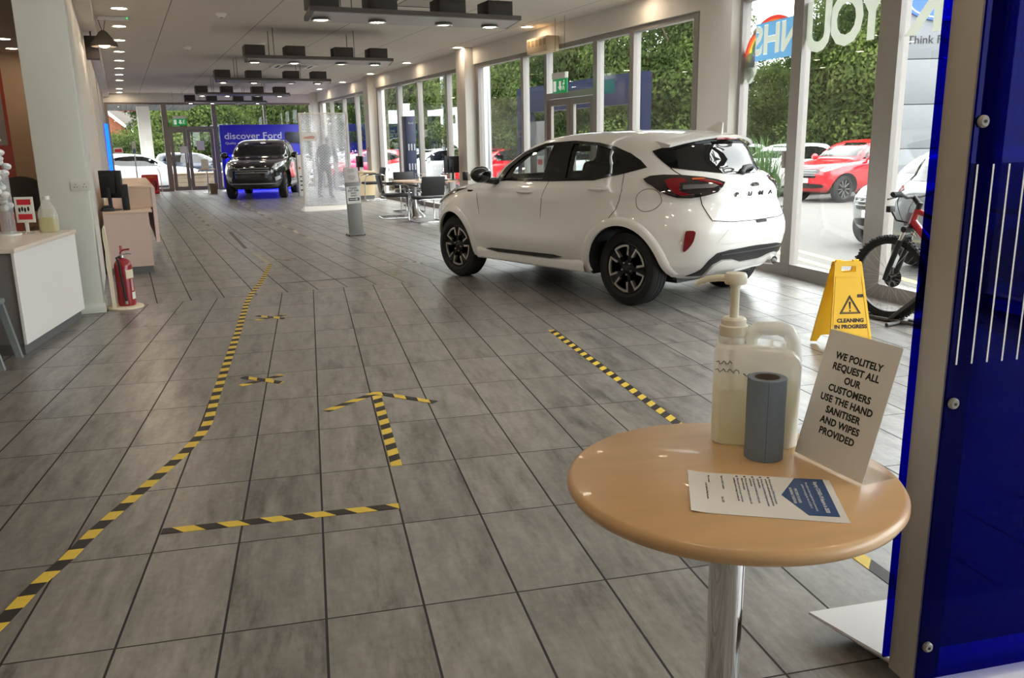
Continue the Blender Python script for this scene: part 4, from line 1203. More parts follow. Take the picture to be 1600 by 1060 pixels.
# ------------------------------------------------------------------ floor tapes
m_yel = mat('hazard_yellow', (228, 196, 72), 0.5, noise=0.06, nscale=30)
m_blk = mat('hazard_black', (34, 31, 30), 0.5)
m_fade = mat('worn_tape', (176, 168, 142), 0.5, noise=0.08, nscale=30)
m_faded = mat('worn_tape_dark', (110, 102, 92), 0.5, noise=0.08, nscale=30)
def tape(name, path, width, stripe, skew, label=None, cat='floor tape', group=None, cols=None, parent=None, z=0.0, start=0):
    """striped floor tape along a 2D polyline; slanted stripes are part of the tape"""
    P = [Vector(p[:2]) for p in path]
    L = [0.0]
    for a, b in zip(P, P[1:]): L.append(L[-1]+(b-a).length)
    def at(s):
        s = min(max(s, 0), L[-1])
        for i in range(len(P)-1):
            if s <= L[i+1]+1e-9: break
        d = (P[i+1]-P[i]).normalized()
        p = P[i]+d*(s-L[i])
        n = Vector((-d.y, d.x))
        # mitre near a corner
        for j in range(1, len(P)-1):
            if abs(L[j]-s) < 0.04:
                d2 = ((P[j+1]-P[j]).normalized()+(P[j]-P[j-1]).normalized()).normalized(); n = Vector((-d2.y, d2.x))
        return p, n
    b = MB(); k = start; s = -skew
    def pts(s0):
        a, na = at(s0-skew/2); c, nc = at(s0+skew/2)
        return a+na*width/2, c-nc*width/2
    s = -skew/2
    while s < L[-1]+skew/2-1e-6:
        e = min(s+stripe, L[-1]+skew/2)
        m = max(1, int((e-s)/0.03))
        rows = [pts(s+(e-s)*i/m) for i in range(m+1)]
        vs = [(p.x, p.y, z+.0018) for r_ in rows for p in r_]+[(p.x, p.y, z+.0002) for r_ in rows for p in r_]
        N = 2*(m+1)
        fs = []
        for i in range(m):
            fs += [(2*i, 2*i+1, 2*i+3, 2*i+2), (2*i, 2*i+2, N+2*i+2, N+2*i), (2*i+1, N+2*i+1, N+2*i+3, 2*i+3)]
        fs += [(0, N, N+1, 1), (2*m, 2*m+1, N+2*m+1, N+2*m)]
        b.add(vs, fs, k % 2)
        k += 1; s = e
    o = b.build(name, cols or [m_yel, m_blk], parent, 0, fix=False)
    if label: tag(o, label, cat, group)
    return o
LONG = [(-1.10, 2.44), (-1.046, 2.672), (-1.004, 2.916), (-.96, 3.063), (-.909, 3.314), (-.816, 3.644), (-.685, 4.131), (-.64, 4.40), (-.628, 4.58), (-.638, 5.066), (-.642, 5.63), (-.648, 6.869), (-.668, 8.2), (-.655, 8.75), (-.61, 9.298), (-.575, 10.2), (-.562, 10.90)]
tape('floor_tape', LONG, .052, .082, .012, 'long winding black and yellow tape running up the floor along the left walkway')
tape('floor_tape', [(-.562, 10.93), (-.70, 11.55), (-.845, 12.19)], .055, .5, .0, 'worn pale tape continuing the winding black and yellow one', cols=[m_fade, m_fade])
tape('floor_tape', [(-.655, 3.226), (.262, 3.215)], .052, .083, .05, 'black and yellow tape bar lying across the floor before the arrow', start=1)
t = thing('floor_arrow', 'black and yellow tape arrow on the floor pointing down the showroom', 'floor tape', (0, 0, 0))
tape('arrow_shaft', [(.297, 3.66), (.295, 4.80)], .052, .078, .03, parent=t)
tape('arrow_head_stroke', [(.302, 4.868), (-.005, 4.585)], .05, .085, .05, parent=t, z=.0005)
tape('arrow_head_stroke', [(.285, 4.868), (.612, 4.572)], .05, .085, .05, parent=t, z=.001, start=0)
tape('floor_tape', [(1.765, 6.19), (1.782, 3.55)], .052, .066, .045, 'long straight black and yellow tape beside the beech table')
tape('floor_tape', [(1.78, 3.1), (1.80, 2.02)], .055, .12, .06, 'straight black and yellow tape lying by the white foot of the blue screen')
for cx, cy, lb in ((-.385, 5.355, 'black and yellow tape cross on the floor, nearest cross to the arrow'), (-.412, 7.42, 'black and yellow tape cross on the floor, farther one beside the winding tape')):
    t = thing('floor_cross', lb, 'floor tape', (cx, cy, 0), 0, 'tape crosses')
    tape('cross_stroke', [(-.125, -.09), (.125, .09)], .05, .075, .04, parent=t); tape('cross_stroke', [(-.125, .11), (.125, -.10)], .05, .07, .04, parent=t, z=.0006, start=1)
def FW(u, v): return tuple(W(u, v)[:2])
def far_tape(pts, label, cols, stripe=.09, skew=.04, w=.052): return tape('floor_tape', [FW(*p) for p in pts], w, stripe, skew, label, cols=cols)
far_tape([(1.52, 12.75), (1.60, 15.45)], 'thin dark striped tape where the winding tape line fades out', [m_faded, m_blk], .07, .05)
far_tape([(1.375, 16.3), (1.39, 21.1), (1.47, 26.1)], 'worn tape line leading towards the glass doors at the far end', [m_fade, m_faded], .5, 0)
far_tape([(2.63, 13.25), (2.60, 14.6), (2.64, 15.3), (2.62, 16.2), (2.70, 20.6), (2.86, 25.0)], 'worn tape line running towards the black car at the far end', [m_fade, m_faded], .6, 0)
far_tape([(1.42, 9.21), (2.40, 9.16)], 'thin dark striped tape bar just beyond the bend in the tiles', [m_faded, m_blk], .16, .08, .03)
t = thing('floor_arrow', 'faint worn tape arrow on the floor by the front wheel of the white car', 'floor tape', (0, 0, 0))
for pts in ([(2.66, 9.05), (3.12, 10.25)], [(3.12, 10.27), (3.28, 9.86)], [(3.12, 10.27), (2.86, 10.12)]):
    tape('arrow_stroke', [FW(*p) for p in pts], .05, .08, .05, parent=t, cols=[m_fade, m_faded])
for (u, v, lb) in ((1.82, 11.15, 'small worn tape cross on the floor beyond the bend in the tiles'), (2.18, 15.95, 'small dark worn tape cross farther down the middle of the floor')):
    p = W(u, v); t = thing('floor_cross', lb, 'floor tape', p, 0, 'worn tape crosses')
    tape('cross_stroke', [(-.12, -.07), (.12, .07)], .05, .08, .04, parent=t, cols=[m_fade, m_faded]); tape('cross_stroke', [(-.12, .09), (.12, -.09)], .05, .08, .04, parent=t, z=.0006, cols=[m_faded, m_fade])

# ------------------------------------------------------------------ yellow floor sign
m_signyel = mat('sign_yellow', (236, 186, 28), 0.4, noise=0.04, nscale=12)
t = thing('wet_floor_sign', 'yellow folding cleaning in progress sign standing before the bicycle', 'sign', (3.547, 5.028, 0), math.radians(-11))
def panel(sgn):
    H = .615; a = math.atan2(.150, .61)
    M = Matrix.Translation((0, sgn*.012, .61)) @ Matrix.Rotation(sgn*a, 4, 'X') @ Matrix(((1, 0, 0, 0), (0, 0, 1, 0), (0, 1, 0, 0), (0, 0, 0, 1)))
    def out(z):   # half width at depth z below the fold
        return .094+(.152-.094)*z/H
    q = MB()
    rim, foot = .014, .09
    outer = [(-out(0)+.008, 0), (out(0)-.008, 0), (out(0), -.01), (out(H), -H), (out(H)-.045, -H), (out(H)-.07, -H+.05), (-out(H)+.07, -H+.05), (-out(H)+.045, -H), (-out(H), -H), (-out(0), -.01)]
    hole = rounded(.10, .042, .008, 3, 0, -.052)
    V, F = cdt(outer, .05, hole); n = len(V); th = .006
    vs = [(x, y, sgn*.0) for x, y in V]+[(x, y, sgn*th*2) for x, y in V]
    fs = [f for f in F]+[tuple(i+n for i in f[::-1]) for f in F]
    cnt = {}
    for f in F:
        for i in range(len(f)):
            e = (f[i], f[(i+1) % len(f)]); cnt.setdefault(tuple(sorted(e)), []).append(e)
    for e in cnt.values():
        if len(e) == 1: fs.append((e[0][0], e[0][1], e[0][1]+n, e[0][0]+n))
    q.add(vs, fs); q.xf(M)
    o = q.build('front_panel' if sgn < 0 else 'rear_panel', m_signyel, t, 30)
    fr = MB(); fz = sgn*(th*2+.002)
    for poly in ([(-out(.1)+.01, -.10), (out(.1)-.01, -.10), (out(.1)-.012, -.106), (-out(.1)+.012, -.106)], [(-out(.52)+.012, -.52), (out(.52)-.012, -.52), (out(.52)-.012, -.526), (-out(.52)+.012, -.526)],
                 [(-out(.1)+.012, -.10), (-out(.1)+.018, -.10), (-out(.52)+.018, -.526), (-out(.52)+.012, -.526)], [(out(.1)-.012, -.10), (out(.1)-.018, -.10), (out(.52)-.018, -.526), (out(.52)-.012, -.526)]):
        fr.prism(poly, sgn*th*2 if sgn > 0 else fz, fz if sgn > 0 else -th*2, M)
    fr.build('raised_border', m_signyel, o, 0)
    # printed triangle and words on the outer face (and raised on the inner face of the other one)
    Mo = M @ Matrix.Translation((0, 0, sgn*th*2)) @ (Matrix.Scale(-1, 4, (0, 0, 1)) if sgn < 0 else Matrix.Scale(-1, 4, (1, 0, 0)))
    tri = MB()
    def ring(ro, ri):
        A = [(ro*math.cos(a), ro*math.sin(a)) for a in (PI/2, PI/2+2*PI/3, PI/2+4*PI/3)]
        B = [(ri*math.cos(a), ri*math.sin(a)) for a in (PI/2, PI/2+2*PI/3, PI/2+4*PI/3)]
        for i in range(3):
            j = (i+1) % 3
            tri.prism([(A[i][0], A[i][1]-.315), (A[j][0], A[j][1]-.315), (B[j][0], B[j][1]-.315), (B[i][0], B[i][1]-.315)], .0002, .0016, Mo)
    ring(.086, .074); ring(.070, .062)
    tri.prism([(-.007, -.275), (.007, -.275), (.004, -.325), (-.004, -.325)], .0002, .0016, Mo)
    tri.prism([(.006*math.cos(a), -.338+.006*math.sin(a)) for a in lin(0, 2*PI*11/12, 12)], .0002, .0016, Mo)
    tri.build('warning_triangle', m_dark, o, 0)
    for s_, y, sz, dx in (('CLEANING', -.405, .036, 0), ('IN PROGRESS', -.447, .036, 0), ('SSR', -.238, .028, .075)):
        v_, f_ = text_mesh(s_, sz, Mo @ Matrix.Translation((dx, y, .0004)), bold=.0016, depth=.0006, sx=1.05)
        q = MB(); q.add(v_, f_); q.build('lettering', m_dark, o, 0)
    return o
panel(-1); panel(1)
for x in (-.06, .06):
    hg = MB(); hg.tube([(x-.02, 0, .612), (x+.02, 0, .612)], .012, 10); hg.build('hinge', m_signyel, t)
st = MB(); st.tube([(.10, -.09, .16), (.10, .09, .16)], .006, 6); st.build('spreader', m_blackplastic, t)

# ------------------------------------------------------------------ blue acrylic display by the table
m_blueac = glassy('blue_acrylic', (0.005, 0.010, 0.50), gloss=(.3, .3, 1), f0=0.012, power=0.18, white=0.08, dif=(.002, .003, .12))
m_post = mat('display_post_grey', (172, 165, 155), 0.45, noise=0.02)
t = thing('blue_display_screen', 'tall blue acrylic display screen on a grey post and white foot', 'display stand', (1.42, 1.605, 0), 0)
q = MB(); q.rbox(0.0, .075, .006, .100, .055, 2.35, .004); q.build('post', m_post, t)
q = MB(); q.rbox(1.15, 1.225, .006, .100, .055, 2.35, .004); q.build('post', m_post, t)
q = MB(); q.box(.0, 1.225, -.006, .0, .085, 2.30); fp = q.build('acrylic_panel', m_blueac, t, 0)
q = MB(); q.box(-.014, 1.24, .1035, .1095, .085, 2.30); q.build('acrylic_panel', m_blueac, t, 0)
for (x, z) in ((.021, .182), (.02, .829), (.018, 1.474), (1.19, .182), (1.19, .829), (1.19, 1.474)):
    q = MB(); q.lathe([(0, .010), (.010, .010), (.0135, .006), (.0135, 0), (0, 0)], 20, 0, Matrix.Translation((x, -.006, z)) @ Matrix.Rotation(PI/2, 4, 'X')); bo = q.build('standoff_bolt', m_alu, t)
    q = MB(); q.lathe([(0, .0115), (.004, .0115), (.004, .009), (0, .009)], 6, 0, Matrix.Translation((x, -.006, z)) @ Matrix.Rotation(PI/2, 4, 'X')); q.build('hex_socket', m_dark, bo)
for i, x in enumerate(lin(.018, .355, 9)):
    q = MB(); q.box(x-.0022, x+.0022, -.0068, -.0061, .923, 1.382 if i < 3 else 1.50); q.build('white_stripe', m_white_plastic, fp, 0)
q = MB()
top = [(-.05, .395), (.07, -.0), (-.05, -.36), (1.30, -.36), (1.17, 0), (1.30, .395)]
inr = [(.05, .30), (.12, 0), (.05, -.27), (1.20, -.27), (1.10, 0), (1.20, .30)]
n = len(top)
vs = [(x, y, .055) for x, y in top]+[(x, y, .047) for x, y in top]+[(x, y, 0.0) for x, y in inr]
q.add(vs, [tuple(range(n)), tuple(range(3*n-1, 2*n-1, -1))]+[(i, (i+1) % n, n+(i+1) % n, n+i) for i in range(n)]+[(n+i, n+(i+1) % n, 2*n+(i+1) % n, 2*n+i) for i in range(n)])
q.build('foot', mat('white_metal_foot', (236, 236, 236), 0.35), t, 0)

# ------------------------------------------------------------------ bicycle on its stand
m_bikered = mat('bike_red', (176, 22, 40), 0.25, coat=0.8)
m_knob = mat('knobbly_rubber', (28, 28, 28), 0.8)
m_grip = mat('grip_rubber', (52, 52, 54), 0.85)
bh = math.atan2(.95, -.31)
t = thing('mountain_bicycle', 'red and black mountain bicycle parked at the window behind the yellow sign', 'bicycle', (4.43, 5.72, 0), bh)
# local: +x towards the front wheel, origin under the front axle
def bike_wheel(name, x):
    w = thing(name, None, None); w.parent = t; w.location = (x, 0, .345); del_keys = [k for k in w.keys()]
    Mx = Matrix.Rotation(PI/2, 4, 'X')
    ty = MB(); ty.lathe([(.288, -.020), (.300, -.027), (.320, -.026), (.331, -.014), (.333, 0), (.331, .014), (.320, .026), (.300, .027), (.288, .020)], 64, 0, Mx, close=True)
    for i in range(60):
        a = 2*PI*i/60
        for y in ((-.018, .018) if i % 2 else (0,)):
            m0 = len(ty.v); ty.box(-.006, .006, y-.007, y+.007, .328, .341); ty.xf(Matrix.Rotation(a, 4, 'Y'), m0)
        m0 = len(ty.v); ty.box(-.005, .005, -.030, -.022, .312, .328); ty.box(-.005, .005, .022, .030, .312, .328); ty.xf(Matrix.Rotation(a+.05, 4, 'Y'), m0)
    ty.build('tyre', m_knob, w)
    rm = MB(); rm.lathe([(.270, -.011), (.290, -.014), (.292, 0), (.290, .014), (.270, .011)], 64, 0, Mx, close=True); rm.build('rim', m_blackplastic, w)
    sp = MB()
    for i in range(32):
        a = 2*PI*i/32; b_ = a+(.55 if i % 4 < 2 else -.55); y = .028 if i % 2 else -.028
        sp.tube([(.025*math.cos(b_), y, .025*math.sin(b_)), (.272*math.cos(a), y*.15, .272*math.sin(a))], .0011, 4, cap=False)
    sp.build('spokes', m_steel, w)
    hb = MB(); hb.lathe([(.006, -.055), (.012, -.05), (.016, -.034), (.030, -.031), (.030, -.025), (.014, -.02), (.014, .02), (.030, .025), (.030, .031), (.016, .034), (.012, .05), (.006, .055)], 20, 0, Mx); hb.lathe([(.0, .036), (.08, .036), (.08, .0385), (.0, .0385)], 24, 0, Mx)
    hb.build('hub', m_blackplastic, w)
    return w
bike_wheel('front_wheel', 0); bike_wheel('rear_wheel', -1.07)
ang = math.radians(19)   # fork rake backwards
def fk(s_, y=0, off=.0): return Vector((-s_*math.sin(ang)+off, y, .345+s_*math.cos(ang)))
q = MB()
for y in (-.062, .062): q.tube([fk(-.01, y, .0), fk(.08, y, .0), fk(.33, y, -.0)], [.015, .021, .021], 12)
q.tube([fk(.32, -.062), fk(.36, -.04), fk(.36, .04), fk(.32, .062)], .018, 10)
q.build('fork_lowers', m_blackplastic, t)
for y in (-.062, .062):
    q = MB(); q.tube([fk(.33, y), fk(.42, y)], .0145, 12); q.build('fork_stanchion', m_steel, t)
q = MB(); q.tube([fk(.42, -.08), fk(.425, 0), fk(.42, .08)], [.024, .03, .024], 10); q.tube([fk(.42, 0), fk(.48, 0)], .022, 10); q.build('fork_crown', m_blackplastic, t)
HT0, HT1 = fk(.46), fk(.585)
BB = Vector((-.66, 0, .30)); SC_ = Vector((-.79, 0, .74)); RA = Vector((-1.07, 0, .345))
q = MB(); q.tube([HT0, HT1], .024, 14); q.tube([HT0+Vector((-.01, 0, .02)), BB], [.030, .028], 12); q.tube([HT1+Vector((-.01, 0, -.02)), SC_+Vector((.015, 0, -.06))], [.022, .018], 12); q.tube([BB, SC_], .018, 12)
for y in (-.055, .055):
    q.tube([BB+Vector((0, y*.6, 0)), Vector((-.80, y, .315)), RA+Vector((0, y*1.15, 0))], .011, 8); q.tube([SC_+Vector((.01, y*.3, -.06)), Vector((-.88, y, .60)), RA+Vector((0, y*1.15, 0))], .009, 8)
q.build('frame', m_bikered, t)
q = MB(); q.tube([SC_, SC_+Vector((-.045, 0, .16))], .014, 10); q.build('seat_post', m_blackplastic, t)
q = MB(); q.ell((-.85, 0, .925), (.14, .07, .028), 16, 10); q.ell((-.76, 0, .925), (.10, .028, .022), 12, 8); q.build('saddle', m_blackplastic, t)
q = MB(); S0 = HT1+Vector((-.01, 0, .02)); S1 = S0+Vector((.055, 0, .07)); q.tube([HT1, S0+Vector((-.006, 0, .03))], .022, 12); q.tube([S0+Vector((0, 0, .01)), S1], .02, 12); q.build('stem', m_blackplastic, t)
q = MB(); q.tube([S1+Vector(p) for p in ((-.05, .33, .035), (-.03, .20, .03), (0, .09, .0), (0, -.09, .0), (-.03, -.20, .03), (-.05, -.33, .035))], .0135, 12); q.build('handlebar', m_blackplastic, t)
for sg in (1, -1):
    q = MB(); q.tube([S1+Vector((-.035, sg*.22, .031)), S1+Vector((-.05, sg*.335, .035))], .0185, 12)
    for k_ in lin(.225, .325, 7): q.lathe([(.019, -.003), (.0205, 0), (.019, .003)], 14, 0, Matrix.Translation(S1+Vector((-.035-.015*(k_-.22)/.115, sg*k_, .032))) @ Matrix.Rotation(PI/2, 4, 'X'))
    q.build('grip', m_grip, t)
    q = MB(); q.tube([S1+Vector((-.02, sg*.17, .02)), S1+Vector((.02, sg*.20, .005)), S1+Vector((.01, sg*.30, -.005))], .007, 8); q.ell(tuple(S1+Vector((-.01, sg*.17, .02))), (.022, .02, .018), 10, 8); q.build('brake_lever', m_blackplastic, t)
    q = MB(); P = [S1+Vector(p) for p in ((.0, sg*.16, .01), (.10, sg*.10, -.02), (.10, sg*.02, -.14), (.03, sg*.03, -.24), (-.05, sg*.02, -.30))]
    pp = []
    for i in range(5): pp.append(P[i])
    cc = []
    for i in range(40):
        u_ = i/39; lv = [Vector(p) for p in pp]
        while len(lv) > 1: lv = [a.lerp(b_, u_) for a, b_ in zip(lv, lv[1:])]
        cc.append(lv[0])
    q.tube(cc, .003, 6); q.build('cable', m_blackplastic, t)
q = MB(); q.rbox(.02, .06, -.035, .035, .86, .91, .006); q.tube([(.03, 0, .87), (-.02, 0, .80), (-.12, 0, .79)], .009, 8); q.build('front_reflector', m_blackplastic, t)
q = MB(); Mx = Matrix.Rotation(PI/2, 4, 'X'); q.lathe([(.03, -.05), (.03, .05)], 16, 0, Matrix.Translation(BB) @ Mx)
for r_ in (.085, .065): q.lathe([(r_, -.052), (r_+.006, -.052), (r_+.006, -.048), (r_, -.048)], 32, 0, Matrix.Translation(BB) @ Mx, close=True)
q.tube([BB+Vector((0, .06, 0)), BB+Vector((.12, .065, -.11))], .011, 8); q.tube([BB+Vector((0, -.06, 0)), BB+Vector((-.12, -.065, .11))], .011, 8); q.build('crankset', m_steel, t)
for sg in (1, -1):
    q = MB(); c_ = BB+Vector((sg*.12, sg*.115, -sg*.11)); q.rbox(c_.x-.045, c_.x+.045, c_.y-.045, c_.y+.045, c_.z-.012, c_.z+.012, .005); q.build('pedal', m_blackplastic, t)
t = thing('bicycle_stand', 'dark grey tubular floor stand holding the front wheel of the bicycle', 'bicycle stand', (4.43, 5.72, 0), bh)
q = MB()
for y in (-.05, .05): q.tube([(.28, y, .018), (-.50, y, .018)], .016, 8)
q.build('base_rail', MATS.get('stand_grey') or mat('stand_grey', (72, 70, 68), 0.45), t)
q = MB()
for x in (.27, -.16, -.49): q.tube([(x, -.22, .016), (x, .22, .016)], .016, 8)
q.build('cross_bar', MATS['stand_grey'], t)
for y in (-.05, .05):
    q = MB(); q.tube([(-.06, y, .02), (-.14, y, .10), (-.42, y, .36), (-.46, y, .38)], .014, 8); q.build('support_arm', MATS['stand_grey'], t)

# ------------------------------------------------------------------ fire extinguisher on its stand
m_red = mat('extinguisher_red', (150, 20, 34), 0.3, coat=0.4)
m_cream = mat('cream_plastic', (226, 212, 184), 0.45)
ep = Vector((-1.76, 8.335, 0)); er = FA
t = thing('extinguisher_stand', 'cream plastic floor stand carrying the fire extinguisher by the column', 'stand', ep, er)
q = MB(); q.lathe([(0, .0), (.155, 0), (.16, .008), (.155, .02), (.13, .028), (0, .028)], 40); q.build('base', m_cream, t)
q = MB(); q.prism([(-.005, .02), (-.075, .02), (-.085, .30), (-.10, .42), (-.085, .55), (-.10, .66), (-.095, .74), (-.065, .77), (-.04, .74), (-.03, .60), (-.012, .50), (-.005, .40)], -.10, .10, Matrix(((1, 0, 0, -.09), (0, 0, 1, 0), (0, 1, 0, 0), (0, 0, 0, 1)))); q.xf(Matrix.Scale(.45, 4, (1, 0, 0))); q.xf(Matrix.Translation((-.035, 0, 0)))
q.build('backboard', m_cream, t, 30)
t = thing('fire_extinguisher', 'red fire extinguisher standing by the foot of the big left column', 'fire extinguisher', ep+Vector((.02, -.015, .0285)), er)
q = MB(); q.lathe([(0, 0), (.07, 0), (.076, .008), (.078, .03), (.078, .36), (.072, .395), (.055, .42), (.03, .432), (.026, .445), (0, .445)], 40); q.build('cylinder', m_red, t, 40)
q = MB(); q.lathe([(.0, .445), (.024, .445), (.024, .47), (.016, .475), (.0, .475)], 16); q.tube([(.0, 0, .47), (.05, -.02, .485), (.08, -.03, .478)], .008, 8); q.build('valve', m_steel, t)
q = MB(); q.tube([(-.01, 0, .475), (-.005, 0, .50), (.02, -.008, .515), (.07, -.025, .52)], .009, 8); q.tube([(0, 0, .50), (0, 0, .555)], .011, 8); q.build('handle', m_red, t)
q = MB(); q.tube([(-.02, -.02, .455), (-.045, -.055, .45), (-.03, -.084, .40), (-.02, -.088, .25), (-.008, -.090, .08), (-.005, -.088, .05)], .0105, 10); q.build('hose', m_blackplastic, t)
q = MB(); q.tube([(-.005, -.088, .05), (-.004, -.088, .022)], [.012, .014], 10); q.build('nozzle', m_steel, t)
for z0, z1, m_, a0, a1 in ((.255, .335, m_cream, -78, -2), (.06, .125, m_plate, -50, -5)):
    q = MB(); A_ = [math.radians(a) for a in lin(a0, a1, 10)]
    q.add([(.0786*math.cos(a), .0786*math.sin(a), z) for z in (z0, z1) for a in A_]+[(.0775*math.cos(a), .0775*math.sin(a), z) for z in (z0, z1) for a in A_], [(i, i+1, 10+i+1, 10+i) for i in range(9)]+[(20+i, 30+i, 30+i+1, 20+i+1) for i in range(9)]+[(i, 20+i, 20+i+1, i+1) for i in range(9)]+[(10+i, 10+i+1, 30+i+1, 30+i) for i in range(9)])
    q.build('label', m_, t, 40)
q = MB()
for i in range(9): q.box(.0782, .0792, -.012, .012, .14+i*.0125, .146+i*.0125)
q.xf(Matrix.Rotation(math.radians(-40), 4, 'Z')); q.build('printed_lines', m_plate, t, 0)

# ------------------------------------------------------------------ reception counters at the left
m_whitelam = mat('white_laminate', (232, 228, 224), 0.4)
m_greylam = mat('grey_laminate', (128, 124, 122), 0.5)
m_plinth = mat('plinth_grey', (98, 98, 98), 0.5)
m_pinkwood = mat('pale_wood', (222, 194, 170), 0.45, noise=0.05, nscale=3, stretch=(1, 8, 1))
A_, B_ = Vector((-2.075, 6.55, 0)), Vector((-2.02, 7.96, 0))
d_ = (B_-A_).normalized()
t = thing('reception_counter', 'white fronted reception counter at the left before the big column', 'counter', A_, math.atan2(d_.y, d_.x))
LL = (B_-A_).length
q = MB(); q.box(.02, LL-.004, .02, .60, .082, .742); q.build('carcass', m_greylam, t, 0)
q = MB(); q.box(0, LL, 0, .018, .08, .745); q.build('front_panel', m_whitelam, t, 0)
q = MB(); q.box(.03, LL-.01, .03, .58, 0, .08); q.build('plinth', m_plinth, t, 0)
q = MB(); q.rbox(-.02, LL+.0, -.015, .64, .746, .778, .003); q.build('worktop', mat('counter_top', (222, 206, 190), 0.3), t)
m_clear = glassy('clear_plastic', (.93, .94, .94), f0=.06, white=.10)
t = thing('bag_dispenser', 'clear tube of white gloves and bags on the reception counter', 'dispenser', (-2.42, 7.62, .7785))
q = MB(); q.lathe([(.0, 0), (.09, 0), (.09, .012), (.0, .012)], 28); q.build('foot', m_white_plastic, t)
q = MB(); q.lathe([(.052, .012), (.055, .012), (.055, .50), (.052, .50)], 28, close=True); q.build('tube', m_clear, t)
q = MB(); rnd = random.Random(3)
for i in range(16): q.ell((rnd.uniform(-.03, .03), rnd.uniform(-.03, .03), .22+i*.028), (.038, .04, .028), 10, 6, 0, Matrix.Rotation(rnd.uniform(-.3, .3), 4, 'X'))
q.build('contents', mat('white_film', (226, 226, 224), 0.5, noise=0.08, nscale=30, bump=.4, bscale=60), t)
q = MB(); q.tube([(0, 0, .67), (.005, 0, .74), (.04, 0, .76)], .01, 8); q.ell((0, 0, .66), (.055, .055, .03), 14, 8); q.build('dispenser_head', m_white_plastic, t)
t = thing('counter_notice', 'small white notice with red blocks on a stem on the reception counter', 'notice', (-2.31, 7.72, .7785), math.radians(-8))
q = MB(); q.rbox(-.045, .045, -.03, .03, 0, .012, .004); q.build('foot', m_clear, t)
q = MB(); q.box(-.012, .012, -.006, .006, .012, .10); q.build('stem', m_white_plastic, t, 0)
q = MB(); q.rbox(-.075, .075, -.004, .004, .09, .30, .003); o = q.build('plate', m_plate, t)
for z0, z1, m_ in ((.235, .28, m_redlens), (.115, .16, m_redlens)):
    q = MB(); q.box(-.055, .055, -.0052, -.004, z0, z1); q.build('red_block', mat('notice_red', (206, 40, 48), .5), o, 0)
q = MB()
for i, x in enumerate((-.04, -.018, .004, .03)): q.ell((x, -.0046, .198+(.004 if i % 2 else -.003)), (.009, .0008, .02), 8, 6)
q.build('figures_print', m_dark, o)
t = thing('sanitiser_jug', 'milky jug of yellowish sanitiser on the reception counter by the column', 'jug', (-2.16, 7.78, .7785), math.radians(5))
q = MB(); loft([[Vector((x, y, z)) for x, y in rounded(w_, w_*.8, w_*.25, 5)] for z, w_ in ((0, .135), (.01, .145), (.15, .145), (.20, .115), (.235, .07), (.27, .05))], q); q.build('body', glassy('milky_jug', (.93, .93, .88), f0=.05, white=.25, rough=.1), t, 50)
q = MB(); loft([[Vector((x, y, z)) for x, y in rounded(w_, w_*.8, w_*.25, 5)] for z, w_ in ((.003, .128), (.011, .139), (.12, .139))], q); q.build('liquid', glassy('yellow_liquid', (.86, .80, .30), f0=.02, white=.4, dif=(.78, .68, .16)), t, 50)
q = MB(); q.lathe([(0, .27), (.03, .27), (.03, .30), (0, .30)], 20); q.build('cap', m_white_plastic, t)
# chair at the very left edge and an office chair behind the counter
m_greychair = mat('grey_chair', (132, 138, 138), 0.45, noise=.04)
t = thing('grey_chair', 'grey chair with slanted legs at the left edge beside the reception counter', 'chair', (-2.32, 6.30, 0))
q = MB(); q.rbox(-.30, .16, -.22, .22, .40, .44, .015); q.build('seat', m_greychair, t)
for x, y in ((.20, -.17), (.20, .20), (-.30, -.17), (-.30, .20)):
    q = MB(); x2 = x*.62; q.add([(x2-.022, y-.018, .40), (x2+.022, y-.018, .40), (x2+.022, y+.018, .40), (x2-.022, y+.018, .40), (x-.02, y-.016, 0), (x+.02, y-.016, 0), (x+.02, y+.016, 0), (x-.02, y+.016, 0)], [(0, 1, 2, 3), (7, 6, 5, 4), (0, 4, 5, 1), (1, 5, 6, 2), (2, 6, 7, 3), (3, 7, 4, 0)]); q.build('leg', m_greychair, t, 0)
q = MB(); q.rbox(-.34, -.30, -.21, .21, .44, .82, .015); q.build('backrest', m_greychair, t)
t = thing('office_chair', 'grey office chair behind the reception counter, left of the column', 'chair', W(-1.02, 10.6), math.radians(200))
q = MB(); q.ell((0, .0, .98), (.26, .05, .20), 20, 12); q.build('backrest', mat('grey_fabric', (92, 90, 88), .9, noise=.1, nscale=80), t)
q = MB(); q.rbox(-.25, .25, .02, .50, .44, .53, .04); q.build('seat', MATS['grey_fabric'], t)
q = MB(); q.tube([(0, .25, .08), (0, .25, .44)], .03, 10); q.build('gas_lift', m_blackplastic, t)
for k_ in range(5):
    q = MB(); a = 2*PI*k_/5; q.tube([(0, .25, .09), (.30*math.cos(a), .25+.30*math.sin(a), .05)], .02, 8); q.ell((.30*math.cos(a), .25+.30*math.sin(a), .027), (.027, .02, .027), 10, 8); q.build('castor_leg', m_blackplastic, t)
q = MB(); q.box(-.47, .47, -.02, .02, 0.005, 2.9); o = tag(q.build('red_board', mat('red_board', (176, 62, 40), .5)), 'tall red board standing in the office behind the reception counter', 'board'); place(o, W(-2.22, 17.8), FA-.06)
q = MB(); q.box(-.42, .42, -.026, -.02, 1.55, 2.8); q.build('poster', mat('grey_poster', (160, 148, 138), .6), o, 0)
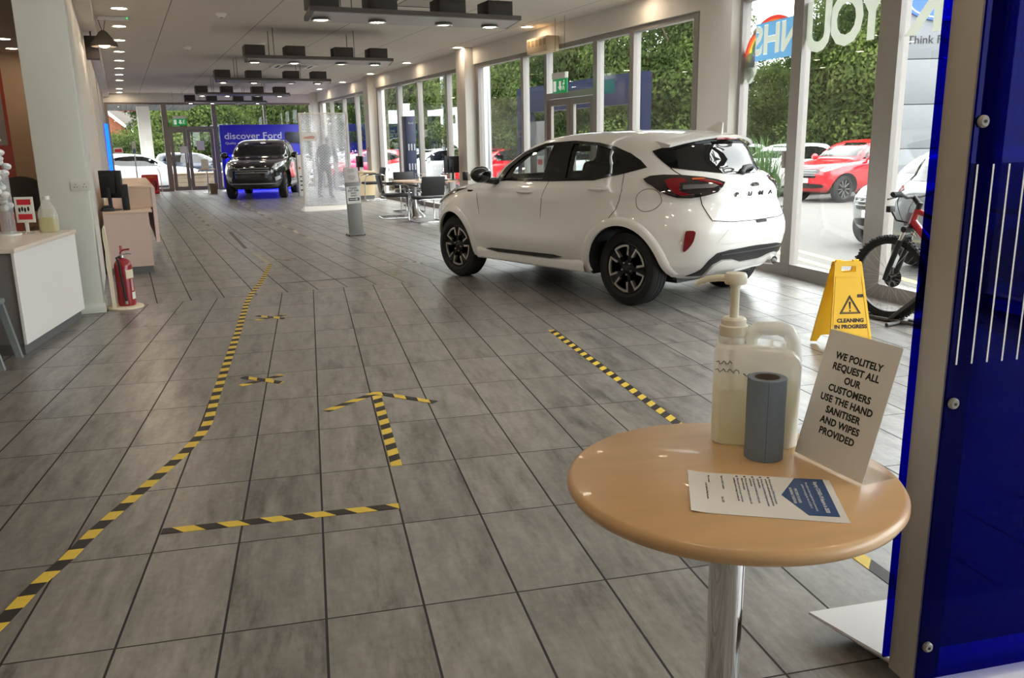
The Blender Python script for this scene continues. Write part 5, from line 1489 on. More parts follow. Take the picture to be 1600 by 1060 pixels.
# second desk with the raised counter
t = thing('service_desk', 'pinkish service desk with raised counter beside the left wall', 'desk', W(-.262, 10.87), FA)
q = MB(); q.box(.0, .49, .0, 3.6, .08, .715); q.build('body', mat('pink_laminate', (214, 188, 176), .5), t, 0)
q = MB(); q.rbox(.0, .53, -.02, 3.6, .716, .745, .003); q.build('desktop', m_pinkwood, t)
q = MB(); q.box(.0, .48, .012, 3.58, 0, .08); q.build('plinth', m_plinth, t, 0)
q = MB(); q.box(.215, .555, .42, 3.5, .746, .985); q.build('raised_box', m_pinkwood, t, 0)
q = MB(); q.rbox(.20, .585, .40, 3.52, .985, 1.012, .003); q.build('raised_top', m_pinkwood, t)
q = MB(); q.box(.556, .60, .41, 3.52, .32, .984); q.build('front_screen', mat('pink_white_panel', (226, 206, 198), .45), t, 0)
def monitor(name, label, loc, rz, w=.46, h=.30, col=None, z0=.14):
    t = thing(name, label, 'monitor', loc, rz)
    q = MB(); q.rbox(-w/2, w/2, -.012, .02, z0, z0+h, .006); q.rbox(-w*.28, w*.28, .018, .045, z0+.05, z0+h-.05, .01); q.build('housing', m_blackplastic, t)
    q = MB(); q.box(-w/2+.014, w/2-.014, -.0135, -.012, z0+.016, z0+h-.014); q.build('screen', m_darkglass, t, 0)
    q = MB(); q.tube([(0, .045, .01), (0, .05, z0+.12)], .022, 8); q.build('neck', m_blackplastic, t)
    q = MB(); q.lathe([(0, 0), (.12, 0), (.12, .008), (.03, .018), (0, .018)], 28, 0, Matrix.Translation((0, .045, 0))); q.build('base', m_blackplastic, t)
    return t
monitor('monitor', 'black monitor seen from behind on the pinkish service desk', W(-.135, 11.13, .7455), FA+math.radians(135), .33, .32, z0=.14)
q = MB(); q.rbox(-.06, .06, -.05, .05, 0, .045, .008); o = tag(q.build('desk_phone', m_blackplastic), 'black desk phone beside the monitor on the service desk', 'phone'); place(o, W(-.20, 10.90, .7455), FA+.3)
q = MB(); q.tube([(-.05, .0, .055), (.05, 0, .055)], .014, 8); q.build('handset', m_blackplastic, o)
q = MB(); q.rbox(-.04, .04, -.06, .06, 0, .30, .012); o = tag(q.build('card_terminal', m_blackplastic), 'black terminal standing in front of the raised counter on the service desk', 'card terminal'); place(o, W(.0, 11.0, .7455), FA)
q = MB(); q.box(-.03, .03, -.062, -.06, .16, .27); q.build('screen', m_darkglass, o, 0)
# ------------------------------------------------------------------ the far half of the showroom
m_leather = mat('black_leather', (30, 29, 30), 0.42, bump=.15, bscale=120)
def cantilever_chair(loc, rz, label):
    """faces local +x"""
    t = thing('cantilever_chair', label, 'chair', loc, rz, 'black cantilever chairs')
    q = MB(); q.rbox(-.22, .25, -.235, .235, .42, .485, .02); q.build('seat', m_leather, t)
    q = MB(); m0 = 0; q.rbox(-.022, .022, -.235, .235, 0, .36, .015); q.xf(Matrix.Translation((-.235, 0, .50)) @ Matrix.Rotation(-.20, 4, 'Y')); q.build('backrest', m_leather, t)
    for y in (-.265, .265):
        q = MB(); q.tube([(-.26, y*.9, .56), (-.24, y, .655), (-.20, y, .668), (.16, y, .668), (.24, y, .64), (.27, y, .56), (.30, y, .06), (.285, y, .018), (.24, y, .013), (-.28, y, .013)], .0125, 10); q.build('leg_frame', m_chrome, t)
        q = MB(); q.rbox(-.18, .17, y-.022, y+.022, .676, .70, .008); q.build('armrest', m_blackplastic, t)
    q = MB(); q.tube([(-.28, -.265, .013), (-.28, .265, .013)], .0125, 8); q.tube([(.27, -.265, .43), (.27, .265, .43)], .011, 8); q.tube([(-.21, -.25, .43), (-.21, .25, .43)], .011, 8); q.build('cross_tube', m_chrome, t)
    return t
cantilever_chair(W(6.05, 22.2), FA+PI, 'black cantilever chair turned towards the glass screen, by the farther wooden desk')
cantilever_chair(W(4.92, 16.5), FA-.12, 'black cantilever chair facing the desk, standing nearest to the grey notice pillar')
cantilever_chair(W(5.20, 15.25), FA+PI/2+.1, 'black cantilever chair with its back towards the white car')
cantilever_chair(W(5.62, 17.75), FA-PI/2, 'black cantilever chair on the far side of the desk beside the window')
t = thing('meeting_table', 'pale wooden meeting table on a trumpet foot beside the window', 'table', W(5.62, 16.55), FA)
q = MB(); q.prism(rounded(1.25, 1.05, .3, 8), .69, .722); q.build('tabletop', m_pinkwood, t, 30)
q = MB(); q.lathe([(0, .69), (.06, .69), (.045, .5), (.055, .3), (.10, .12), (.22, .02), (.23, 0), (0, 0)], 32); q.xf(Matrix.Translation((-.25, 0, 0))); q.build('trumpet_foot', m_steel, t, 40)
monitor('monitor', 'black desk monitor on the meeting table beside the window', W(6.08, 16.25, .7225), FA+PI+.25, .36, .33)
q = MB(); q.rbox(-.10, .10, -.16, .16, 0, .02, .006); o = tag(q.build('keyboard', m_blackplastic), 'black keyboard lying on the meeting table before the monitor', 'keyboard'); place(o, W(5.78, 16.1, .7225), FA)
q = MB(); q.box(-.088, .088, -.148, .148, .02, .024); q.build('keys', m_box, o, 0)
t = thing('letter_tray', 'wire letter tray on the meeting table', 'tray', W(5.50, 16.5, .7225), FA)
q = MB()
for z in (.005, .07, .13):
    for x in lin(-.08, .08, 7): q.tube([(x, -.10, z), (x, .10, z)], .002, 5)
    q.tube([(-.08, -.10, z), (.08, -.10, z), (.08, .10, z), (-.08, .10, z)], .003, 5, closed=True)
for x in (-.08, .08):
    for y in (-.1, .1): q.tube([(x, y, 0), (x, y, .135)], .003, 5)
q.build('wire_frame', m_steel, t)
q = MB(); q.box(-.075, .075, -.095, .095, .006, .03); q.build('paper_stack', m_paper, t, 0)
q = MB(); q.lathe([(0, 0), (.05, 0), (.055, .01), (.055, .16), (.05, .17), (0, .17)], 24); o = tag(q.build('pen_pot', m_blackplastic), 'round black pot on the meeting table right of the monitor', 'pot'); place(o, W(6.18, 15.75, .7225))
q = MB(); q.lathe([(.040, .171), (.044, .171), (.044, .178), (.040, .178)], 20, close=True); q.build('rim', m_steel, o)
q = MB(); q.rbox(-.06, .06, -.06, .06, 0, .14, .02); o = tag(q.build('tissue_box', m_white_plastic), 'white cube box on the meeting table beside the black pot', 'box'); place(o, W(6.25, 15.60, .7225), FA+.3)
q = MB(); q.ell((0, 0, .142), (.03, .015, .02), 10, 6); q.build('tissue', m_paper, o)
# farther desk
t = thing('wooden_desk', 'pale wooden desk with a closed front beside the far column', 'desk', W(5.78, 22.62), FA)
q = MB(); q.rbox(0, .47, 0, 1.3, .72, .75, .004); q.build('desktop', m_pinkwood, t)
q = MB(); q.box(.03, .44, .02, .04, .10, .719); q.build('front_panel', mat('cream_wood', (226, 202, 160), .5), t, 0)
q = MB(); q.box(.03, .05, .04, 1.28, .10, .719); q.build('end_panel', MATS['cream_wood'], t, 0)
q = MB(); q.box(.42, .44, .04, 1.28, .10, .719); q.build('end_panel', MATS['cream_wood'], t, 0)
q = MB(); q.box(.04, .43, .03, 1.27, 0, .10); q.build('plinth', m_plinth, t, 0)
monitor('monitor', 'thin dark monitor seen from its edge on the farther wooden desk', W(5.93, 22.95, .7505), FA+PI/2+.12, .48, .30, z0=.10)
# clear screens
m_dots = bpy.data.materials.new('printed_perspex'); m_dots.use_nodes = True
nt = m_dots.node_tree; nt.nodes.clear(); L_ = nt.links.new
o_ = nt.nodes.new('ShaderNodeOutputMaterial'); tr_ = nt.nodes.new('ShaderNodeBsdfTransparent'); df_ = nt.nodes.new('ShaderNodeBsdfDiffuse'); df_.inputs[0].default_value = (.80, .82, .88, 1)
gl_ = nt.nodes.new('ShaderNodeBsdfGlossy'); gl_.inputs['Roughness'].default_value = .05
mx1, mx2 = nt.nodes.new('ShaderNodeMixShader'), nt.nodes.new('ShaderNodeMixShader')
tc_ = nt.nodes.new('ShaderNodeTexCoord'); sx_ = nt.nodes.new('ShaderNodeSeparateXYZ'); cx_ = nt.nodes.new('ShaderNodeCombineXYZ'); bk = nt.nodes.new('ShaderNodeTexBrick')
L_(tc_.outputs['Object'], sx_.inputs[0]); L_(sx_.outputs['X'], cx_.inputs[0]); L_(sx_.outputs['Z'], cx_.inputs[1]); L_(cx_.outputs[0], bk.inputs['Vector'])
bk.inputs['Scale'].default_value = 1.0; bk.inputs['Brick Width'].default_value = .075; bk.inputs['Row Height'].default_value = .032; bk.inputs['Mortar Size'].default_value = .009; bk.inputs['Mortar Smooth'].default_value = 0
bk.inputs['Color1'].default_value = (.12, .12, .12, 1); bk.inputs['Color2'].default_value = (.12, .12, .12, 1); bk.inputs['Mortar'].default_value = (.5, .5, .5, 1)
L_(bk.outputs['Color'], mx1.inputs[0]); L_(tr_.outputs[0], mx1.inputs[1]); L_(df_.outputs[0], mx1.inputs[2])
mx2.inputs[0].default_value = .05; L_(mx1.outputs[0], mx2.inputs[1]); L_(gl_.outputs[0], mx2.inputs[2]); L_(mx2.outputs[0], o_.inputs[0])
t = thing('perspex_screen', 'tall clear printed perspex screen on a white foot in front of the person', 'screen', W(3.70, 19.44), FA)
m_screenframe = mat('pale_screen_frame', (206, 202, 198), 0.4)
q = MB(); q.box(.02, 1.08, -.004, .004, .115, 2.13); q.build('perspex_sheet', m_dots, t, 0)
for x in (0, 1.07):
    q = MB(); q.rbox(x-.02, x+.03, -.018, .018, .09, 2.16, .004); q.build('post', m_screenframe, t)
q = MB(); q.rbox(-.02, 1.10, -.016, .016, 2.135, 2.165, .004); q.build('top_rail', m_screenframe, t)
q = MB(); q.add([(-.06, -.22, .0), (1.16, -.22, 0), (1.16, .22, 0), (-.06, .22, 0), (-.06, -.22, .012), (1.16, -.22, .012), (1.16, .22, .012), (-.06, .22, .012), (-.02, -.04, .10), (1.12, -.04, .10), (1.12, .04, .10), (-.02, .04, .10)], [(3, 2, 1, 0), (0, 1, 5, 4), (1, 2, 6, 5), (2, 3, 7, 6), (3, 0, 4, 7), (4, 5, 9, 8), (5, 6, 10, 9), (6, 7, 11, 10), (7, 4, 8, 11), (8, 9, 10, 11)]); q.build('foot', m_whitelam, t, 0)
q = MB(); q.box(.035, .36, -.009, -.0055, 1.55, 1.74); o = q.build('printed_card', m_paper, t, 0)
q = MB(); q.prism([(.06, 1.60), (.30, 1.60), (.33, 1.64), (.26, 1.67), (.08, 1.64)], 0, .0012, Matrix(((1, 0, 0, 0), (0, 0, -1, -.0092), (0, 1, 0, 0), (0, 0, 0, 1)))); q.build('photo_print', mat('pink_print', (206, 160, 150), .6), o, 0)
# grey notice pillar
t = thing('notice_pillar', 'leaning grey notice pillar with white sheets and an arrow', 'sign', W(3.395, 13.62), FA)
mp = mat('pillar_grey', (134, 132, 130), 0.4, 0.2)
Mlean = Matrix.Rotation(-.03, 4, 'Y')
q = MB(); q.rbox(-.115, .115, -.03, .03, .03, .86, .004); q.xf(Mlean); q.build('body', mp, t)
q = MB(); q.rbox(-.115, .115, -.012, .012, 0, .26, .003); q.xf(Mlean @ Matrix.Translation((0, -.01, .835)) @ Matrix.Rotation(-.22, 4, 'X')); hd = q.build('top_board', mat('pillar_top', (206, 202, 200), .45), t)
q = MB(); q.box(-.113, .113, -.034, -.0305, .52, .795); q.xf(Mlean); sh = q.build('white_sheet', m_paper, t, 0)
Mp2 = Mlean @ Matrix(((1, 0, 0, 0), (0, 0, -1, -.0345), (0, 1, 0, 0), (0, 0, 0, 1)))
for s_, z in (('PLEASE', .765), ('EXIT THIS', .725), ('WAY', .685), ('ONLY', .645)):
    v_, f_ = text_mesh(s_, .040, Mp2 @ Matrix.Translation((0, z, 0)), bold=.001); q = MB(); q.add(v_, f_); q.build('lettering', m_dark, sh, 0)
q = MB(); q.prism([(-.09, .565), (.09, .565), (.09, .61), (-.09, .61)], 0, .0008, Mp2); ab = q.build('arrow_box', m_dark, sh, 0)
q = MB(); q.prism([(-.075, .582), (.03, .582), (.03, .570), (.08, .588), (.03, .606), (.03, .594), (-.075, .594)], .0008, .0016, Mp2); q.build('arrow', m_paper, ab, 0)
Mp3 = Mlean @ Matrix.Translation((0, -.01, .835)) @ Matrix.Rotation(-.22, 4, 'X') @ Matrix(((1, 0, 0, 0), (0, 0, -1, -.0125), (0, 1, 0, 0), (0, 0, 0, 1)))
q = MB()
for z, w_ in ((.225, .10), (.205, .12), (.185, .09), (.125, .11), (.105, .13), (.085, .12), (.065, .08)): q.prism([(-w_/2, z), (w_/2, z), (w_/2, z+.007), (-w_/2, z+.007)], 0, .0006, Mp3)
q.build('printed_lines', mat('grey_print', (120, 116, 114), .6), hd, 0)
q = MB(); q.rbox(-.16, .13, -.10, .10, .018, .032, .004); q.build('foot', mp, t)
for x in (-.145, .115):
    for y in (-.085, .085):
        q = MB(); q.ell((x, y, .0105), (.014, .014, .0105), 10, 6); q.build('castor', m_blackplastic, t)
# leaflet tower by the perspex screen, navy totem by the window
t = thing('leaflet_tower', 'slim white tower with printed signs beside the black car', 'display stand', W(4.83, 25.5), FA)
q = MB(); q.rbox(-.14, .14, -.10, .10, .0, 1.19, .006); q.build('body', m_whitelam, t)
q = MB(); q.prism([(-.12, .79), (-.04, .79), (-.08, .87)], 0, .002, Matrix(((1, 0, 0, 0), (0, 0, -1, -.1005), (0, 1, 0, 0), (0, 0, 0, 1)))); q.build('triangle_print', m_amber, t, 0)
for z in (.55, .42, .30, .16):
    q = MB(); q.box(-.09, -.02, -.1025, -.1005, z, z+.035); q.build('black_print', m_dark, t, 0)
m_totem = mat('totem_navy', (44, 50, 78), 0.5, noise=.04)
t = thing('leaflet_totem', 'tall navy leaflet totem standing at the window behind the chairs', 'display stand', W(6.24, 19.45), FA)
q = MB(); q.rbox(-.115, .115, -.16, .16, .03, 2.08, .006); q.build('body', m_totem, t)
q = MB(); q.rbox(-.15, .15, -.19, .19, 0, .03, .004); q.build('foot', m_plinth, t)
for z in (1.30, .85):
    for x in (-.07, 0, .07):
        q = MB(); q.box(x-.017, x+.017, -.171, -.161, z, z+.15-.03*abs(x)); q.build('leaflet_pocket', mat('leaflet_grey', (176, 176, 184), .5), t, 0)
v_, f_ = text_mesh('ford', .07, Matrix(((1, 0, 0, 0), (0, 0, -1, -.1612), (0, 1, 0, 1.92), (0, 0, 0, 1)))); q = MB(); q.add(v_, f_); q.build('lettering', MATS['leaflet_grey'], t, 0)
# person bending over behind the screen
def skin_person(loc, rz, label):
    t = thing('person', label, 'person', loc, rz)
    def skin(name, nodes, edges, m, sub=2, root=0):
        me = bpy.data.meshes.new(name)
        me.from_pydata([n[0] for n in nodes], edges, [])
        o = bpy.data.objects.new(name, me); COL.objects.link(o)
        md = o.modifiers.new('skin', 'SKIN')
        for i, n in enumerate(nodes):
            me.skin_vertices[0].data[i].radius = n[1] if isinstance(n[1], tuple) else (n[1], n[1])
        me.skin_vertices[0].data[root].use_root = True
        ms = o.modifiers.new('sub', 'SUBSURF'); ms.levels = sub; ms.render_levels = sub
        dg = bpy.context.evaluated_depsgraph_get(); dg.update()
        ne = bpy.data.meshes.new_from_object(o.evaluated_get(dg), depsgraph=dg)
        bpy.data.objects.remove(o); bpy.data.meshes.remove(me)
        ne.materials.clear(); ne.materials.append(m)
        for p in ne.polygons: p.material_index = 0
        return finish(name, ne, t, 60, fix=False)
    cloth = mat('charcoal_clothes', (58, 66, 78), 0.9, noise=.1, nscale=40)
    trous = mat('dark_trousers', (66, 72, 84), 0.9, noise=.08, nscale=40)
    skinm = mat('skin', (206, 160, 138), 0.55)
    # faces local +y, leaning forward a little; pelvis root
    legs = [((0, 0, .92), (.155, .115)), ((.10, .0, .86), .095), ((.13, .02, .50), .068), ((.14, -.02, .12), .05), ((.145, .08, .05), .045), ((-.10, .0, .86), .095), ((-.15, .03, .50), .068), ((-.20, -.01, .12), .05), ((-.205, .09, .05), .045)]
    skin('trousers', legs, [(0, 1), (1, 2), (2, 3), (3, 4), (0, 5), (5, 6), (6, 7), (7, 8)], trous)
    torso = [((0, 0, .90), (.16, .12)), ((0, .06, 1.10), (.155, .115)), ((.02, .15, 1.30), (.19, .12)), ((.03, .20, 1.40), (.11, .09)), ((.04, .235, 1.465), (.058, .055)),
             ((.21, .19, 1.37), .075), ((.29, .22, 1.12), .052), ((.24, .42, .98), .042), ((-.17, .17, 1.37), .075), ((-.27, .14, 1.10), .052), ((-.27, .20, .86), .042)]
    skin('jacket', torso, [(0, 1), (1, 2), (2, 3), (3, 4), (2, 5), (5, 6), (6, 7), (2, 8), (8, 9), (9, 10)], cloth)
    hd_ = MB(); hd_.ell((.055, .30, 1.575), (.078, .098, .118), 20, 14); hd_.ell((.055, .395, 1.55), (.014, .022, .02), 8, 6); hd_.ell((-.025, .295, 1.565), (.012, .022, .032), 8, 6); hd_.ell((.135, .295, 1.565), (.012, .022, .032), 8, 6); hd_.ell((.055, .36, 1.50), (.045, .03, .03), 10, 6)
    hd_.tube([(.04, .235, 1.44), (.052, .28, 1.54)], [.052, .05], 12)
    head = hd_.build('head', skinm, t, 60)
    e_ = MB()
    for x in (.025, .085): e_.ell((x, .388, 1.585), (.011, .006, .008), 8, 6)
    e_.build('eyes', m_dark, head)
    hr = MB(); hr.ell((.055, .280, 1.60), (.083, .098, .10), 20, 12); hr.build('hair', mat('grey_hair', (128, 120, 112), .9, noise=.15, nscale=60), t, 60)
    for sx, (hx, hy, hz), dn in ((1, (.235, .46, .955), Vector((-.02, .10, -.045))), (-1, (-.27, .21, .83), Vector((0, .025, -.10)))):
        d = dn.normalized(); side_ = d.cross(Vector((1, 0, 0)) if abs(d.x) < .8 else Vector((0, 0, 1))).normalized(); w_ = d.cross(side_)
        h0 = Vector((hx, hy, hz)); hb = MB()
        hb.tube([h0-d*.03, h0+d*.03, h0+d*.085], [.03, .036, .034], 10)
        for i, (off, ln) in enumerate(((-.027, .062), (-.009, .075), (.009, .072), (.027, .055))):
            p = h0+d*.075+side_*off; hb.tube([p, p+d*ln*.5, p+d*ln*.8+w_*.012, p+d*ln+w_*.024], [.009, .0085, .008, .006], 8)
        hb.tube([h0+d*.02+side_*.03, h0+d*.05+side_*.052, h0+d*.075+side_*.058], [.012, .010, .008], 8)
        hb.build('hand', skinm, t, 60)
    for x, y in ((.15, .05), (-.205, .06)):
        s_ = MB(); s_.ell((x, y+.06, .042), (.045, .13, .042), 14, 8); s_.box(x-.04, x+.04, y-.06, y+.17, 0, .02); s_.build('shoe', m_blackplastic, t, 40)
    return t
skin_person(W(5.18, 24.0), FA-.55, 'person in dark jacket and trousers leaning forward behind the perspex screen')
# blue wall with lettering, black car before it
m_bluewall = mat('cobalt_board', (22, 20, 176), 0.35, emit=(14, 10, 190), estr=0.10)
t = thing('blue_banner_wall', 'cobalt blue display wall with white lettering behind the black car', 'display wall', W(3.08, 30.0), FA)
q = MB(); q.rbox(0, 2.66, 0, .14, .10, 2.17, .006); bw = q.build('board', m_bluewall, t)
q = MB(); q.box(.05, 2.61, .01, .13, 0, .10); q.build('plinth', m_blackplastic, t, 0)
Mw = Matrix(((1, 0, 0, 0), (0, 0, -1, -.002), (0, 1, 0, 0), (0, 0, 0, 1)))
m_letter = mat('lilac_white_lettering', (206, 208, 236), 0.5)
for s_, x, z, sz, b_ in (('discover Ford', .13, 1.80, .30, .004), ('Quality - Great value - Peace of mind', .15, 1.575, .105, .001)):
    v_, f_ = text_mesh(s_, sz, Mw @ Matrix.Translation((x, z, 0)), bold=b_, align='LEFT', depth=.004, sx=1.12); q = MB(); q.add(v_, f_); q.build('lettering', m_letter, bw, 0)
q = MB(); q.rbox(2.13, 2.60, -.035, 0, 1.55, 1.92, .004); q.build('dark_screen', mat('screen_grey', (62, 66, 78), .3), t)
m_blueled = mat('blue_led', (20, 40, 255), 0.4, emit=(16, 22, 255), estr=9.0)
q = MB(); q.box(.08, 2.58, -.03, -.005, .02, .07); q.build('led_strip', m_blueled, t, 0)
q = MB(); q.box(.12, .42, -.018, -.001, .75, 1.20); q.build('lit_panel', mat('lit_blue', (20, 30, 255), .4, emit=(16, 20, 255), estr=1.2), t, 0)
m_blackpaint = mat('black_car_paint', (16, 20, 24), 0.2, coat=1.0)
car, S_ = make_car('suv_car', 'black car parked in front of the blue display wall at the far end', 'car', m_blackpaint, W(4.30, 27.9), FA-PI/2-math.radians(17), scale=(1.07, 1.04, 1.09), noplate=True)
for sg in (1, -1):
    q = MB(); patch((lambda a, z, o: S_.wrap(a, z, False, o)) if sg > 0 else mir(lambda a, z, o: S_.wrap(a, z, False, o)), [(.60, .56), (.80, .60), (.82, .52), (.62, .46)], .06, thick=.012, mb=q); q.build('fog_lamp', m_headlamp, car, 40)
q = MB(); q.tube([S_.end(y, .40, .012, False) for y in lin(-.6, .6, 13)], .014, 6); q.build('bumper_strip', m_rimgrey, car)
# blue edge-lit board at the left wall
t = thing('edge_lit_board', 'narrow board with a glowing blue edge beside the left wall', 'display board', W(-.235, 24.6), FA)
q = MB(); q.box(-.022, .022, 0.04, .9, 0, 2.10); q.build('board', m_totem, t, 0)
q = MB(); q.box(-.05, .03, 0.0, .04, .0, 2.09); q.build('glowing_edge', mat('blue_edge_light', (40, 140, 255), .4, emit=(0, 62, 255), estr=4.0), t, 0)
# red extinguisher point, rail, bin, tall table and card at the far end
t = thing('red_extinguisher_point', 'red moulded extinguisher stand with yellow plate at the far end', 'stand', W(.80, 30.2), FA)
q = MB(); q.rbox(-.25, .25, -.13, .13, .0, .10, .03); q.rbox(-.25, .25, .05, .13, .08, .62, .03); q.build('moulding', mat('moulded_red', (206, 24, 32), .35), t)
q = MB(); q.rbox(-.14, .14, .035, .048, .50, .57, .005); q.build('yellow_plate', m_amber, t)
q = MB(); q.lathe([(0, 0), (.075, 0), (.08, .03), (.08, .26), (.05, .31), (.02, .34), (0, .34)], 24, 0, Matrix.Translation((.12, -.03, .105))); q.build('extinguisher', m_red, t, 40)
q = MB(); q.tube([(.12, -.05, .43), (.17, -.10, .40), (.18, -.115, .25), (.17, -.11, .15)], .014, 8); q.build('hose', m_blackplastic, t)
t = thing('tube_rail', 'bent chrome tube rail standing beside the red extinguisher stand', 'rail', W(1.10, 30.45), FA)
q = MB(); q.tube([(-.22, .0, .012), (.04, 0, .012), (.05, 0, .05), (.02, 0, .68), (-.02, 0, .78), (-.08, 0, .82)], .012, 8); q.build('tube', m_steel, t)
q = MB(); q.box(-.24, .06, -.12, .12, 0, .01); q.build('foot_plate', m_steel, t, 0)
t = thing('waste_bin', 'brown square waste bin at the glass doors', 'bin', W(2.62, 28.9), FA)
q = MB(); q.add([(-.10, -.10, 0), (.10, -.10, 0), (.10, .10, 0), (-.10, .10, 0), (-.13, -.13, .32), (.13, -.13, .32), (.13, .13, .32), (-.13, .13, .32), (-.115, -.115, .32), (.115, -.115, .32), (.115, .115, .32), (-.115, .115, .32), (-.09, -.09, .02), (.09, -.09, .02), (.09, .09, .02), (-.09, .09, .02)], [(3, 2, 1, 0), (0, 1, 5, 4), (1, 2, 6, 5), (2, 3, 7, 6), (3, 0, 4, 7), (4, 5, 9, 8), (5, 6, 10, 9), (6, 7, 11, 10), (7, 4, 8, 11), (8, 9, 13, 12), (9, 10, 14, 13), (10, 11, 15, 14), (11, 8, 12, 15), (12, 13, 14, 15)]); q.build('bucket', mat('bin_brown', (140, 122, 100), .7, noise=.15, nscale=60), t, 0)
t = thing('tall_side_table', 'slim wooden side table beside the glass doors at the far end', 'table', W(2.50, 29.3), FA)
q = MB(); q.rbox(-.26, .26, -.2, .2, .745, .775, .004); q.build('tabletop', m_pinkwood, t)
q = MB(); q.rbox(-.02, .02, -.02, .02, .02, .745, .004); q.build('column', m_steel, t)
q = MB(); q.rbox(-.16, .16, -.16, .16, 0, .02, .004); q.build('base', m_steel, t)
q = MB(); q.prism([(-.11, 0), (.11, 0), (.11, .30), (-.11, .30)], 0, .012, Matrix(((1, 0, 0, 0), (0, .2, -1, 0), (0, 1, .2, 0), (0, 0, 0, 1)))); o = tag(q.build('notice_board', m_paper, None, 0), 'cream card notice standing on the slim side table', 'notice'); place(o, W(2.46, 29.25, .776), FA)
q = MB(); q.box(-.08, .08, -.012, .03, 0, .012); q.build('foot', m_pinkwood, o, 0)
# notices stuck to the end glazing
for i, (u0, u1, z0, z1, red, lb) in enumerate(((1.88, 2.12, 1.26, 1.50, 0, 'white notice low on the narrow leaf of the far glass doors'), (2.45, 2.69, 1.36, 1.68, 0, 'white notice higher up on the wide leaf of the far glass doors'), (3.22, 3.40, 1.50, 1.74, 1, 'pinkish notice on the far glazing right beside the doors'), (-.18, .10, 1.30, 1.50, 1, 'red and white notice on the far glazing at the left wall'))):
    q = MB(); q.box(u0, u1, 31.428, 31.432, z0, z1); o = tag(q.build('window_notice', m_paper, None, 0), lb, 'notice'); o.rotation_euler.z = FA
    if red: q = MB(); q.box(u0+.03, u1-.03, 31.426, 31.428, z0+.05, z1-.05); q.build('red_print', MATS['notice_red'], o, 0)
# window stickers on the near glazing (read from outside, so mirrored here)
MWN = MW_NEAR
def pane_M(s, z, n=.045): # frame: x right-to-left as read from outside, y up, facing out
    o = NW(s, z, n); return Matrix(((-ND.x, 0, NN.x, o.x), (-ND.y, 0, NN.y, o.y), (0, 1, 0, o.z), (0, 0, 0, 1)))
def vinyl(name, col, k=0.55):
    if name in MATS: return MATS[name]
    m = bpy.data.materials.new(name); m.use_nodes = True; nt = m.node_tree; nt.nodes.clear()
    o = nt.nodes.new('ShaderNodeOutputMaterial'); d = nt.nodes.new('ShaderNodeBsdfDiffuse'); t_ = nt.nodes.new('ShaderNodeBsdfTranslucent'); x = nt.nodes.new('ShaderNodeMixShader')
    d.inputs[0].default_value = srgb(*col); t_.inputs[0].default_value = srgb(*col); x.inputs[0].default_value = k
    nt.links.new(d.outputs[0], x.inputs[1]); nt.links.new(t_.outputs[0], x.inputs[2]); nt.links.new(x.outputs[0], o.inputs[0])
    MATS[name] = m
    return m
m_vinyl = vinyl('white_vinyl', (204, 206, 198), .65)
m_nhsblue = vinyl('pale_blue_vinyl', (150, 186, 208), .65)
q = MB(); q.box(0, .76, -.0008, 0, -.195, .195); M_ = pane_M(1.035, 2.46)
q.xf(M_ @ Matrix(((1, 0, 0, 0), (0, 0, 1, 0), (0, 1, 0, 0), (0, 0, 0, 1)))); o = tag(q.build('window_sticker', m_nhsblue, None, 0), 'pale blue sticker with mirrored white letters on the window above the white car', 'sticker')
v_, f_ = text_mesh('NHS', .40, M_ @ Matrix.Translation((.385, 0, -.0010)), bold=.014, depth=.0006, sx=1.12); q = MB(); q.add(v_, f_)
v2, f2 = text_mesh('NHS', .40, M_ @ Matrix.Translation((.385, 0, -.004)), bold=.015, depth=.004, sx=1.12); c_ = MB(); c_.add(v2, f2); cut_ = c_.build('cutter', m_nhsblue, None, 0)
apply_bool(o, [cut_]); q.build('lettering', m_vinyl, o, 0)
t = thing('rainbow_sticker', 'rainbow and white cloud sticker at the left end of the near window', 'sticker', (0, 0, 0))
Mr = pane_M(.60, 2.20, .0475)
cols = [(216, 120, 108), (226, 160, 110), (232, 214, 130), (166, 200, 130), (132, 172, 214), (160, 140, 190)]
for i, c_ in enumerate(cols):
    ro, ri = .60-i*.042, .60-(i+1)*.042
    q = MB(); A_ = [math.radians(a) for a in lin(2, 118, 28)]
    q.prism([(ro*math.cos(a)*.95, ro*math.sin(a)*.85) for a in A_]+[(ri*math.cos(a)*.95, ri*math.sin(a)*.85) for a in A_[::-1]], 0, .0008, Mr); rb = q.build('rainbow_band', vinyl('rainbow_vinyl_%s' % 'abcdef'[i], c_, .65), None, 0); cb = MB(); cb.box(.275, 1.04, -.2, .2, 2.265, 2.655); cb.xf(MW_NEAR); apply_bool(rb, [cb.build('cutter', m_vinyl, None, 0)]); rb.parent = t
q = MB()
for x, y, r_ in ((.54, .02, .10), (.44, .06, .11), (.37, -.01, .09), (.48, -.06, .10), (.56, -.05, .08), (.41, -.08, .08)): q.prism([(x+r_*math.cos(a), y+r_*math.sin(a)) for a in lin(0, 2*PI*23/24, 24)], -.0012, -.0002, Mr)
q.build('cloud', m_vinyl, t, 0)
for ch, s_, z, w_ in (('U', 1.37, 2.475, .40), ('O', 1.78, 2.49, .46), ('Y', 2.13, 2.50, .38), ('K', 2.80, 2.48, .42), ('N', 3.30, 2.56, .42)):
    v_, f_ = text_mesh(ch, .64, pane_M(s_, z), bold=.022, depth=.0008, sx=.92)
    q = MB(); q.add(v_, f_); o = tag(q.build('window_letter', m_vinyl, None, 0), 'big white vinyl letter %s stuck on the near window' % ch, 'letter')

